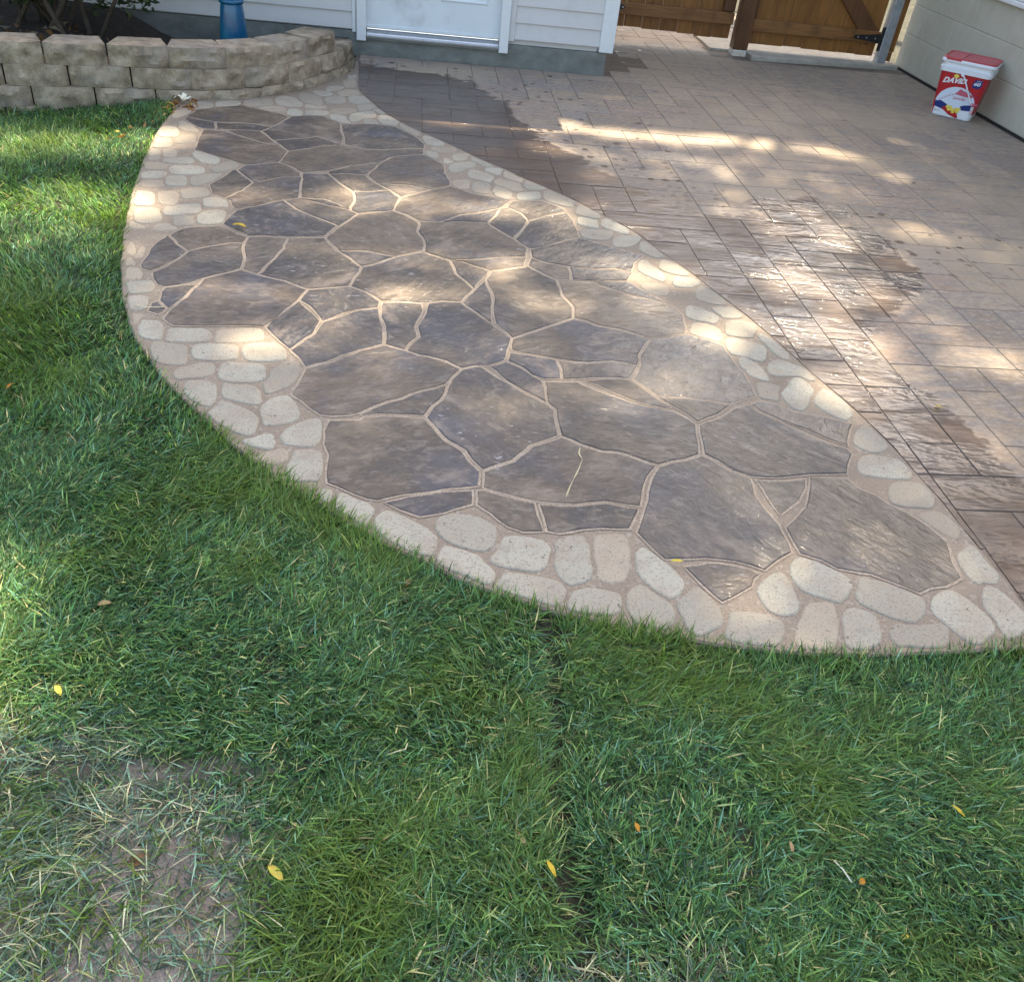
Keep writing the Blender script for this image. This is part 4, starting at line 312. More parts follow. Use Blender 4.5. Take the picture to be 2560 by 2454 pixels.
# ---------------------------------------------------------------- materials
class NT:
    def __init__(s, name):
        s.m = bpy.data.materials.new(name); s.m.use_nodes = True; s.t = s.m.node_tree; s.t.nodes.clear()
        s.out = s.n('ShaderNodeOutputMaterial'); s.b = s.n('ShaderNodeBsdfPrincipled')
        s.l(s.b.outputs[0], s.out.inputs[0])
    def n(s, t, **kw):
        q = s.t.nodes.new(t)
        for k, v in kw.items(): setattr(q, k, v)
        return q
    def l(s, a, b): s.t.links.new(a, b)
    def put(s, sock, v):
        if hasattr(v, 'links') or hasattr(v, 'is_linked'): s.l(v, sock)
        elif v is not None: sock.default_value = v
    def pos(s, scale=(1, 1, 1), obj=False, rot=(0, 0, 0), rand=0.0):
        if obj: src = s.n('ShaderNodeTexCoord').outputs['Object']
        else: src = s.n('ShaderNodeNewGeometry').outputs['Position']
        if rand:
            oi = s.n('ShaderNodeObjectInfo'); mm = s.math('MULTIPLY', oi.outputs['Random'], rand)
            cx = s.n('ShaderNodeCombineXYZ'); s.l(mm, cx.inputs[2])
            va = s.n('ShaderNodeVectorMath', operation='ADD'); s.l(src, va.inputs[0]); s.l(cx.outputs[0], va.inputs[1]); src = va.outputs[0]
        mp = s.n('ShaderNodeMapping'); s.l(src, mp.inputs[0]); mp.inputs['Scale'].default_value = scale; mp.inputs['Rotation'].default_value = rot
        return mp.outputs[0]
    def posr(s, scale, spread=3.1):
        oi = s.n('ShaderNodeObjectInfo').outputs['Random']; vr = s.n('ShaderNodeVectorRotate', rotation_type='Z_AXIS'); s.l(s.n('ShaderNodeNewGeometry').outputs['Position'], vr.inputs['Vector'])
        s.l(s.math('MULTIPLY', s.math('SUBTRACT', s.math('FRACT', s.math('MULTIPLY', oi, 17.3)), .5), spread), vr.inputs['Angle'])
        cx = s.n('ShaderNodeCombineXYZ'); s.l(s.math('MULTIPLY', oi, 23.0), cx.inputs[2]); va = s.n('ShaderNodeVectorMath', operation='ADD'); s.l(vr.outputs[0], va.inputs[0]); s.l(cx.outputs[0], va.inputs[1])
        mp = s.n('ShaderNodeMapping'); s.l(va.outputs[0], mp.inputs[0]); mp.inputs['Scale'].default_value = scale; return mp.outputs[0]
    def noise(s, vec, scale, detail=4, rough=.55, dist=0.0, col=False):
        q = s.n('ShaderNodeTexNoise'); s.l(vec, q.inputs['Vector']); q.inputs['Scale'].default_value = scale
        q.inputs['Detail'].default_value = detail; q.inputs['Roughness'].default_value = rough; q.inputs['Distortion'].default_value = dist
        return q.outputs['Color' if col else 'Fac']
    def math(s, op, a, b=None, c=None, clamp=False):
        q = s.n('ShaderNodeMath', operation=op, use_clamp=clamp)
        s.put(q.inputs[0], a)
        if b is not None: s.put(q.inputs[1], b)
        if c is not None: s.put(q.inputs[2], c)
        return q.outputs[0]
    def ramp(s, fac, stops, interp='LINEAR'):
        q = s.n('ShaderNodeValToRGB'); s.l(fac, q.inputs[0]); r = q.color_ramp; r.interpolation = interp
        while len(r.elements) < len(stops): r.elements.new(.5)
        for e, (p, c) in zip(r.elements, stops):
            e.position = p; e.color = (c, c, c, 1) if isinstance(c, (int, float)) else (*c, 1)
        return q.outputs[0]
    def smooth(s, v, a, b):
        q = s.n('ShaderNodeMapRange', interpolation_type='SMOOTHSTEP'); s.put(q.inputs[0], v)
        q.inputs[1].default_value = a; q.inputs[2].default_value = b; return q.outputs[0]
    def mix(s, fac, a, b, mode='MIX'):
        q = s.n('ShaderNodeMix', data_type='RGBA', blend_type=mode); s.put(q.inputs[0], fac)
        s.put(q.inputs[6], a if not isinstance(a, tuple) else (*a, 1)); s.put(q.inputs[7], b if not isinstance(b, tuple) else (*b, 1))
        return q.outputs[2]
    def bump(s, h, strength=.5, dist=.01, prev=None):
        q = s.n('ShaderNodeBump'); s.put(q.inputs['Strength'], strength); q.inputs['Distance'].default_value = dist
        s.l(h, q.inputs['Height'])
        if prev: s.l(prev, q.inputs['Normal'])
        return q.outputs[0]
    def done(s, colr=None, rough=None, normal=None, spec=None, metal=None):
        if colr is not None: s.put(s.b.inputs['Base Color'], colr if not isinstance(colr, tuple) else (*colr, 1))
        if rough is not None: s.put(s.b.inputs['Roughness'], rough)
        if normal is not None: s.l(normal, s.b.inputs['Normal'])
        if spec is not None: s.put(s.b.inputs['Specular IOR Level'], spec)
        if metal is not None: s.put(s.b.inputs['Metallic'], metal)
        return s.m
def plain(name, c, rough=.5, var=.15, sc=14, bump=.15, metal=None, spec=None, bdist=.003, dirt=None, obj=False):
    t = NT(name); p = t.pos(obj=obj)
    f = t.noise(p, sc, 5, .6); c2 = tuple(max(0, k*(1-var)) for k in c); c3 = tuple(min(1, k*(1+var)) for k in c)
    cc = t.ramp(f, [(.3, c2), (.7, c3)])
    if dirt:
        g = t.noise(p, 3.1, 6, .7); cc = t.mix(t.smooth(g, .5, .72), cc, dirt)
    return t.done(cc, rough, t.bump(t.noise(p, sc*6, 4), bump, bdist), spec, metal)

def wet_mask(t):
    """wetness left by the hose: 1 where the slab is wet. Edge runs along the patio, with drips beyond it."""
    g = t.n('ShaderNodeNewGeometry').outputs['Position']
    sp = t.n('ShaderNodeSeparateXYZ'); t.l(g, sp.inputs[0])
    n1 = t.noise(t.pos((1, 1.3, 1)), 4.5, 6, .62); n2 = t.noise(t.pos((1, 1.6, 1)), 17, 4, .6)
    y = t.math('ADD', sp.outputs[1], t.math('MULTIPLY', t.math('SUBTRACT', n1, .5), .5))
    x = t.math('ADD', sp.outputs[0], t.math('MULTIPLY', t.math('SUBTRACT', n2, .5), .16))
    x = t.math('ADD', x, t.math('MULTIPLY', t.math('SUBTRACT', n1, .5), .22))
    fc = t.n('ShaderNodeFloatCurve'); t.l(t.math('DIVIDE', y, 8.0), fc.inputs[1])
    pts = WET; c = fc.mapping.curves[0]
    while len(c.points) < len(pts): c.points.new(.5, .5)
    for q, (yy, xx) in zip(c.points, pts): q.location = (yy/8.0, (xx+1)/4.0); q.handle_type = 'VECTOR'
    fc.mapping.update()
    xw = t.math('SUBTRACT', t.math('MULTIPLY', fc.outputs[0], 4.0), 1.0)
    d = t.math('SUBTRACT', x, xw)            # >0 : beyond the edge
    m = t.math('SUBTRACT', 1.0, t.smooth(d, -.012, .018))
    # the pool-shaped tongue
    ex = t.math('DIVIDE', t.math('SUBTRACT', x, 2.12), .30); ey = t.math('DIVIDE', t.math('SUBTRACT', y, 4.66), .19)
    e = t.math('ADD', t.math('MULTIPLY', ex, ex), t.math('MULTIPLY', ey, ey))
    m = t.math('MAXIMUM', m, t.math('SUBTRACT', 1.0, t.smooth(e, .9, 1.1)))
    # drips
    vo = t.n('ShaderNodeTexVoronoi', voronoi_dimensions='2D'); vo.inputs['Scale'].default_value = 12.5
    wp = t.n('ShaderNodeVectorMath', operation='ADD')
    nc = t.noise(t.pos(), 22, 3, .6, col=True); sc_ = t.n('ShaderNodeVectorMath', operation='SCALE'); t.l(nc, sc_.inputs[0]); sc_.inputs['Scale'].default_value = .045
    t.l(g, wp.inputs[0]); t.l(sc_.outputs[0], wp.inputs[1]); t.l(wp.outputs[0], vo.inputs['Vector'])
    cs = t.n('ShaderNodeSeparateColor'); t.l(vo.outputs['Color'], cs.inputs[0])
    near = t.math('SUBTRACT', 1.0, t.smooth(d, .15, .95))
    thr = t.math('MULTIPLY_ADD', near, .40, .04)          # share of cells that carry a drip
    on = t.math('LESS_THAN', cs.outputs[0], thr)
    rad = t.math('MULTIPLY_ADD', cs.outputs[1], .22, .08)
    dr = t.math('MULTIPLY', on, t.math('SUBTRACT', 1.0, t.smooth(t.math('SUBTRACT', vo.outputs['Distance'], rad), -.05, .03)))
    dr = t.math('MULTIPLY', dr, t.smooth(sp.outputs[1], 3.6, 4.2))
    return t.math('MAXIMUM', m, dr, clamp=True), m
def paver_mat(name='stamped_paver', joint=False):
    t = NT(name)
    p1 = t.pos((1, 2.2, 1)); p2 = t.pos((1.0, 3.2, 1), rand=7.3)
    big = t.noise(t.pos(), 1.1, 4, .6); mid = t.noise(p1, 7, 6, .65); fine = t.noise(t.pos(), 90, 3, .6)
    oi = t.n('ShaderNodeObjectInfo').outputs['Random']
    if joint: c = t.ramp(mid, [(.3, (.11, .088, .07)), (.7, (.19, .155, .125))])
    else:
        c = t.ramp(oi, [(0, (.21, .165, .125)), (.3, (.30, .23, .165)), (.55, (.26, .19, .15)), (.75, (.215, .19, .17)), (1, (.33, .255, .185))])
        c = t.mix(t.smooth(mid, .38, .68), c, (.20, .175, .165)); mo = t.noise(t.pos((1, 1.8, 1)), 24, 5, .7); c = t.mix(t.math('MULTIPLY', t.smooth(mo, .5, .66), .55), c, (.40, .335, .27)); c = t.mix(t.math('MULTIPLY', t.smooth(mo, .48, .36), .5), c, (.15, .12, .10))
        c = t.mix(t.smooth(big, .42, .68), c, t.mix(.75, c, (.34, .27, .20)))
        c = t.mix(t.math('MULTIPLY', t.smooth(fine, .5, .75), .35), c, (.40, .35, .30))
    w, wm = wet_mask(t)
    wc = t.mix(t.smooth(t.noise(t.pos((1, 2.5, 1)), 5, 5), .35, .7), (.29, .235, .225), (.27, .205, .165))
    if joint: wc = (.62, .55, .5)
    c = t.mix(w, c, t.mix(1.0, c, wc, 'MULTIPLY'))
    # slate-like stamped relief: soft terraces
    h = t.noise(p2, 3.0, 5, .5, .3)
    st = t.math('PINGPONG', t.math('MULTIPLY', h, 3.2), .5); st = t.smooth(st, .02, .25)
    hh = t.math('ADD', t.math('MULTIPLY', h, 1.5), t.math('MULTIPLY', st, .17))
    b = t.bump(hh, t.math('MULTIPLY_ADD', w, .25, .40), .012)
    b = t.bump(fine, t.math('MULTIPLY_ADD', w, -.25, .3), .0012, b)
    rough = t.math('ADD', t.math('MULTIPLY', w, -.45), t.math('MULTIPLY_ADD', mid, .2, .68))
    m = t.done(c, rough, b, t.math('MULTIPLY_ADD', w, .05, .22))
    sx = t.n('ShaderNodeSeparateXYZ'); t.l(t.n('ShaderNodeNewGeometry').outputs['Position'], sx.inputs[0])
    film = t.math('MULTIPLY_ADD', t.math('MULTIPLY', t.smooth(sx.outputs[0], 1.25, 1.75), t.smooth(sx.outputs[1], 1.9, 2.6)), .75, .25)
    cw = t.math('MULTIPLY', t.math('MULTIPLY', wm, film), t.smooth(t.noise(t.pos((1, 1.6, 1)), 2.1, 3), .33, .55))
    t.put(t.b.inputs['Coat Weight'], cw); t.b.inputs['Coat Roughness'].default_value = .15
    rp = t.noise(t.pos((1, 1.7, 1), rot=(0, 0, .5)), 5.0, 3, .5, .9); rr_ = t.math('ABSOLUTE', t.math('SUBTRACT', rp, .5)); cb = t.bump(t.math('ADD', hh, t.math('MULTIPLY', rr_, 1.3)), .9, .018); t.l(cb, t.b.inputs['Coat Normal'])
    return m
def flag_mat():
    t = NT('sealed_flagstone')
    p = t.posr((1, 1.6, 1), 2.0); q = t.posr((1.3, 1, 1), 3.0)
    a = t.noise(p, 5, 6, .66, .3); b_ = t.noise(q, 2.2, 4, .6); c_ = t.noise(t.pos((1, 2, 1)), 34, 4, .7)
    oi = t.n('ShaderNodeObjectInfo').outputs['Random']
    base = t.ramp(oi, [(0, (.036, .034, .037)), (.22, (.085, .065, .050)), (.42, (.042, .040, .048)), (.6, (.115, .085, .062)), (.8, (.045, .041, .044)), (1, (.080, .068, .062))])
    c = t.mix(t.smooth(b_, .45, .7), base, (.15, .115, .086))
    c = t.mix(t.smooth(b_, .52, .30), c, (.065, .064, .080))
    c = t.mix(t.math('MULTIPLY', t.smooth(a, .5, .74), .75), c, (.25, .20, .165))
    c = t.mix(t.math('MULTIPLY', t.smooth(a, .48, .28), .75), c, (.045, .038, .036))
    c = t.mix(t.math('MULTIPLY', t.smooth(c_, .54, .72), .5), c, (.24, .20, .175)); c = t.mix(t.math('MULTIPLY', t.smooth(c_, .46, .30), .55), c, (.04, .034, .033))
    d_ = t.noise(t.posr((1, 1.7, 1), 2.4), 15, 6, .68, .9); c = t.mix(t.math('MULTIPLY', t.smooth(d_, .52, .68), .55), c, (.185, .162, .14)); c = t.mix(t.math('MULTIPLY', t.smooth(d_, .46, .34), .5), c, (.05, .045, .05))
    fl = t.noise(t.pos((1, 2.4, 1), rand=2.2), 26, 2, .5); fm = t.noise(t.pos(rand=1.7), 1.9, 3)
    c = t.mix(t.math('MULTIPLY', t.math('MULTIPLY', t.smooth(fl, .66, .74), t.smooth(fm, .48, .62)), .6), c, (.42, .41, .44))  # pale sky glints on the stone dimples, painted into the colour as flecks
    h = t.noise(p, 4.2, 6, .55, .5); rip = t.noise(t.posr((1, 1.8, 1), 2.6), 12, 3, .5, .6)
    hh = t.math('ADD', t.math('ADD', h, t.math('MULTIPLY', rip, .35)), t.math('MULTIPLY', d_, .22))
    nb = t.bump(hh, .9, .020); nb = t.bump(c_, .5, .002, nb)
    # seal and water: glossier towards the near right end
    sp = t.n('ShaderNodeSeparateXYZ'); t.l(t.n('ShaderNodeNewGeometry').outputs['Position'], sp.inputs[0])
    wv = t.smooth(t.math('ADD', sp.outputs[0], t.math('MULTIPLY', t.noise(t.pos(), 2.3, 4), 1.1)), .95, 1.75)
    c = t.mix(t.math('MULTIPLY', wv, .8), c, t.mix(1.0, c, (.56, .55, .55), 'MULTIPLY'))
    m = t.done(c, t.math('MULTIPLY_ADD', wv, -.10, t.math('MULTIPLY_ADD', a, .3, .38)), nb, .2)
    t.put(t.b.inputs['Coat Weight'], t.math('MULTIPLY_ADD', wv, .42, .18)); t.b.inputs['Coat Roughness'].default_value = .09
    t.l(t.bump(hh, .85, .020), t.b.inputs['Coat Normal'])
    return m
def cobble_mat(name, c1, c2, c3):
    t = NT(name); p = t.pos(rand=3.0)
    a = t.noise(p, 9, 5, .6); s_ = t.noise(t.pos(), 150, 2, .7); pits = t.noise(t.pos(), 46, 3, .6)
    c = t.ramp(t.n('ShaderNodeObjectInfo').outputs['Random'], [(0, c1), (.5, c2), (1, c3)])
    c = t.mix(t.math('MULTIPLY', t.smooth(a, .42, .66), .6), c, (.29, .235, .185)); bg_ = t.noise(t.pos(), 3.3, 4, .6); c = t.mix(t.math('MULTIPLY', t.smooth(bg_, .5, .7), .5), c, (.36, .32, .25))
    c = t.mix(t.math('MULTIPLY', t.smooth(s_, .52, .64), .6), c, (.17, .145, .12))
    c = t.mix(t.smooth(pits, .66, .72), c, (.13, .11, .09)); gg = t.noise(t.pos(rand=6.0), 17, 4, .7); c = t.mix(t.math('MULTIPLY', t.smooth(gg, .54, .68), .4), c, (.20, .19, .17))
    sp = t.n('ShaderNodeSeparateXYZ'); t.l(t.n('ShaderNodeNewGeometry').outputs['Position'], sp.inputs[0])
    return t.done(c, .62, t.bump(t.math('ADD', a, t.math('MULTIPLY', s_, .25)), .45, .005), .2)
def grout_mat(k=1.0, name='sanded_path_concrete'):
    t = NT(name); a = t.noise(t.pos(), 3, 5, .6); s_ = t.noise(t.pos(), 210, 2, .8); g = t.noise(t.pos(), 60, 3)
    c = t.ramp(a, [(.3, (.26*k, .205*k, .155*k)), (.55, (.33*k, .265*k, .20*k)), (.75, (.285*k, .225*k, .17*k))])
    c = t.mix(t.smooth(s_, .5, .62), c, (.16, .12, .10)); c = t.mix(t.math('MULTIPLY', t.smooth(g, .55, .7), .4), c, (.42, .38, .33))
    return t.done(c, .8, t.bump(s_, .6, .003))
def soil_mat():
    t = NT('bare_soil'); a = t.noise(t.pos(), 5, 7, .7); s_ = t.noise(t.pos(), 45, 5, .7)
    c = t.ramp(a, [(.3, (.018, .020, .010)), (.55, (.04, .038, .022)), (.75, (.075, .062, .04))])
    sp = t.n('ShaderNodeSeparateXYZ'); t.l(t.n('ShaderNodeNewGeometry').outputs['Position'], sp.inputs[0])
    c = t.mix(t.math('MULTIPLY', t.smooth(sp.outputs[0], .0, -.3), t.smooth(sp.outputs[1], 1.3, 1.0)), c, t.ramp(a, [(.3, (.12, .098, .088)), (.55, (.30, .255, .235)), (.75, (.48, .43, .40))]))
    return t.done(c, .95, t.bump(t.math('ADD', a, t.math('MULTIPLY', s_, .8)), 1.0, .035))
def attr_mat(name, trans=.35, rough=.5, spec=.35):
    t = NT(name); at = t.n('ShaderNodeAttribute', attribute_name='tone'); t.done(at.outputs['Color'], rough, spec=spec)
    tr = t.n('ShaderNodeBsdfTranslucent'); tc = t.mix(1.0, at.outputs['Color'], (1.5, 1.7, .7), 'MULTIPLY'); t.l(tc, tr.inputs[0])
    ms = t.n('ShaderNodeMixShader'); ms.inputs[0].default_value = trans; t.l(t.b.outputs[0], ms.inputs[1]); t.l(tr.outputs[0], ms.inputs[2]); t.l(ms.outputs[0], t.out.inputs[0])
    return t.m
def wood_mat(name, c1, c2, axis):
    t = NT(name); sc = {'z': (22, 22, 1.6), 'x': (1.6, 22, 22)}[axis]
    g = t.noise(t.pos(sc, rand=4.0), 1.2, 6, .65, 1.2); k = t.noise(t.pos((3, 3, 2), rand=4.0), 2, 3, .5)
    c = t.ramp(g, [(.28, c1), (.72, c2)]); c = t.mix(t.math('MULTIPLY', t.smooth(k, .5, .75), .6), c, tuple(v*.42 for v in c1))
    r = t.n('ShaderNodeObjectInfo').outputs['Random']; c = t.mix(t.math('MULTIPLY', r, .35), c, tuple(v*.6 for v in c1))
    return t.done(c, .45, t.bump(g, .35, .003), .4)
def siding_mat():
    t = NT('vinyl_siding'); g = t.noise(t.pos((2, 1, 30), rand=2.0), 3, 5, .6); d = t.noise(t.pos(), 5, 6, .7)
    c = t.mix(t.math('MULTIPLY', t.smooth(d, .52, .75), .35), (.60, .575, .57), (.42, .40, .38))
    return t.done(c, .5, t.bump(g, .25, .002))
def found_mat():
    t = NT('painted_foundation'); a = t.noise(t.pos((1, 1, 1.6)), 6, 6, .7); s_ = t.noise(t.pos(), 70, 3)
    c = t.ramp(a, [(.3, (.11, .115, .105)), (.55, (.18, .185, .172)), (.72, (.24, .24, .22))])
    return t.done(c, .75, t.bump(t.math('ADD', a, t.math('MULTIPLY', s_, .3)), .6, .008))
def block_mat():
    t = NT('split_face_block'); p = t.pos(rand=6.0)
    a = t.noise(p, 11, 6, .7); b_ = t.noise(p, 3.5, 4, .6); s_ = t.noise(t.pos(), 120, 3, .7); m_ = t.noise(t.pos(), 2.4, 5, .7)
    c = t.ramp(a, [(.28, (.12, .090, .060)), (.5, (.32, .25, .175)), (.72, (.50, .41, .30))])
    c = t.mix(t.math('MULTIPLY', t.smooth(b_, .5, .7), .45), c, (.22, .21, .205))
    c = t.mix(t.math('MULTIPLY', t.smooth(s_, .55, .7), .5), c, (.09, .08, .065))
    sp = t.n('ShaderNodeSeparateXYZ'); t.l(t.n('ShaderNodeNewGeometry').outputs['Position'], sp.inputs[0])
    moss = t.math('MULTIPLY', t.smooth(sp.outputs[1], 6.45, 6.95), t.smooth(m_, .35, .55)); c = t.mix(moss, c, (.075, .062, .035))
    return t.done(c, .9, t.bump(t.math('ADD', a, t.math('MULTIPLY', s_, .3)), .9, .012))

M = {}
M['paver'] = paver_mat(); M['joint'] = paver_mat('paver_joint', True); M['flag'] = flag_mat(); M['grout'] = grout_mat(.78); M['sand'] = grout_mat(1.08, 'joint_sand')
M['cobble'] = cobble_mat('pale_cobble', (.305, .285, .235), (.36, .34, .285), (.265, .235, .19)); M['cobble_tan'] = cobble_mat('tan_cobble', (.30, .25, .195), (.35, .295, .23), (.32, .27, .21))
M['soil'] = soil_mat(); M['grass'] = attr_mat('grass_blade', .33, .5, .16); M['leafcol'] = attr_mat('leaf', .4, .5, .3)
M['wood_v'] = wood_mat('stained_cedar_upright', (.16, .062, .014), (.36, .16, .04), 'z'); M['wood_h'] = wood_mat('stained_cedar_level', (.15, .062, .020), (.31, .145, .048), 'x'); M['wood_dark'] = wood_mat('dark_stained_post', (.085, .035, .014), (.16, .068, .026), 'z')
M['siding'] = siding_mat(); M['found'] = found_mat(); M['block'] = block_mat()
M['trim'] = plain('white_trim', (.72, .73, .74), .35, .04, 20, .05); M['door'] = plain('white_door', (.70, .73, .76), .22, .05, 4, .04, dirt=(.55, .57, .58))
M['alu'] = plain('aluminium_threshold', (.72, .72, .74), .28, .1, 30, .1, metal=.85); M['steel'] = plain('galvanised_steel', (.34, .36, .39), .42, .18, 22, .12, metal=.45)
M['iron'] = plain('black_iron', (.012, .012, .014), .38, .2, 40, .3); M['bolt'] = plain('zinc_bolt', (.55, .55, .56), .3, .1, 40, .1, metal=.8)
M['cmu'] = plain('painted_block', (.47, .45, .375), .6, .06, 9, .5, bdist=.006, dirt=(.43, .41, .34)); M['mortar'] = plain('painted_mortar', (.43, .41, .34), .7, .08, 12, .5)
M['blackgap'] = plain('dark_gap_shade', (.018, .016, .016), .9, .3, 20, .8, bdist=.01); M['conc'] = plain('curb_concrete', (.36, .325, .275), .85, .16, 16, .6, bdist=.006, dirt=(.24, .22, .19))
M['whitepaint'] = plain('chipped_white_paint', (.66, .63, .57), .7, .2, 30, .5, dirt=(.45, .28, .16)); M['shingle'] = plain('roof_shingle', (.12, .11, .10), .9, .3, 20, .9, bdist=.01)
def glaze():
    t = NT('teal_blue_glaze'); a = t.noise(t.pos((1, 1, .6)), 9, 5, .6)
    c = t.ramp(a, [(.3, (.004, .058, .15)), (.55, (.005, .10, .20)), (.75, (.008, .16, .20))]); return t.done(c, .22, t.bump(a, .3, .004), .6)
M['teal'] = glaze()
M['bark'] = plain('tree_bark', (.09, .065, .045), .9, .35, 18, 1.0, bdist=.02); M['mulch'] = plain('bed_soil', (.05, .036, .028), .95, .4, 26, 1.0, bdist=.02, dirt=(.11, .085, .075))
M['b_red'] = plain('red_print', (.42, .016, .022), .3, .06, 12, .02, obj=True); M['b_white'] = plain('white_plastic', (.72, .74, .80), .32, .03, 12, .03, obj=True); M['b_blue'] = plain('navy_print', (.012, .03, .17), .3, .06, 12, .02, obj=True)
M['b_ball'] = plain('pale_print', (.62, .68, .80), .3, .04, 12, .02, obj=True); M['b_yel'] = plain('yellow_print', (.80, .62, .10), .35, .15, 60, .02, obj=True); M['b_pink'] = plain('pink_print', (.50, .10, .16), .35, .06, 20, .02, obj=True)
M['b_lid'] = plain('red_lid_plastic', (.42, .045, .055), .38, .06, 12, .05, obj=True); M['b_lidtop'] = plain('faded_lid_top', (.46, .10, .12), .5, .08, 12, .05, obj=True)

# ---------------------------------------------------------------- ground
def ground_z(x, y):
    s = min(1, max(0, (-1.35-x)/1.1)); s = s*s*(3-2*s); yy = min(1, max(0, (y-3.9)/1.3))
    z = -.018-.062*s*yy-.018*math.exp(-((x-(.352+(.06*(y-1.2) if y > 1.0 else 0)))/.03)**2)*(1 if y < 1.56 else 0)
    if y < 1.15 and x < -.1: z += -.012
    return z + .008*noise3(x*3, y*3, 1)
def build_ground():
    xs = [-60, -25, -10, -5] + [-3.4+.08*i for i in range(0, 86)] + [4, 8, 25, 60]
    ys = [-60, -25, -8, -2, -.6] + [.2+.08*i for i in range(0, 80)] + [7.2, 10, 25, 60]
    v = []; f = []
    for y in ys:
        for x in xs:
            z = ground_z(x, y)
            if -3.4 < x < 3.5 and .2 < y < 6.5 and side_dist(x, y) < 0: z += .012*noise3(x*14, y*14, 4)
            v.append((x, y, z if y < 6.7 else -.06))
    n = len(xs)
    for j in range(len(ys)-1):
        for i in range(n-1): f.append((j*n+i, j*n+i+1, (j+1)*n+i+1, (j+1)*n+i))
    tag(mesh('ground', v, f, M['soil'], smooth=True), 'brown soil ground under the lawn and paving', kind='structure')
def interp_x(poly, y):            # poly sorted by decreasing y -> x on it
    for (x0, y0), (x1, y1) in zip(poly, poly[1:]):
        if (y0-y)*(y1-y) <= 0 and y0 != y1: return x0+(x1-x0)*(y-y0)/(y1-y0)
    return poly[0][0] if y > poly[0][1] else poly[-1][0]
def seg_d(px, py, a, b):
    ax, ay = a; bx, by = b; dx, dy = bx-ax, by-ay; t = max(0, min(1, ((px-ax)*dx+(py-ay)*dy)/(dx*dx+dy*dy+1e-9)))
    qx, qy = ax+t*dx, ay+t*dy; return math.hypot(px-qx, py-qy), (dx*(py-ay)-dy*(px-ax))
def side_dist(x, y):              # >0 on the path side of the lawn edge, <0 on the lawn
    best = None
    for a, b in zip(GRASS_SIDE, GRASS_SIDE[1:]):
        d, s = seg_d(x, y, a, b)
        if best is None or d < best[0]: best = (d, s)
    return best[0] if best[1] > 0 else -best[0]
build_ground()

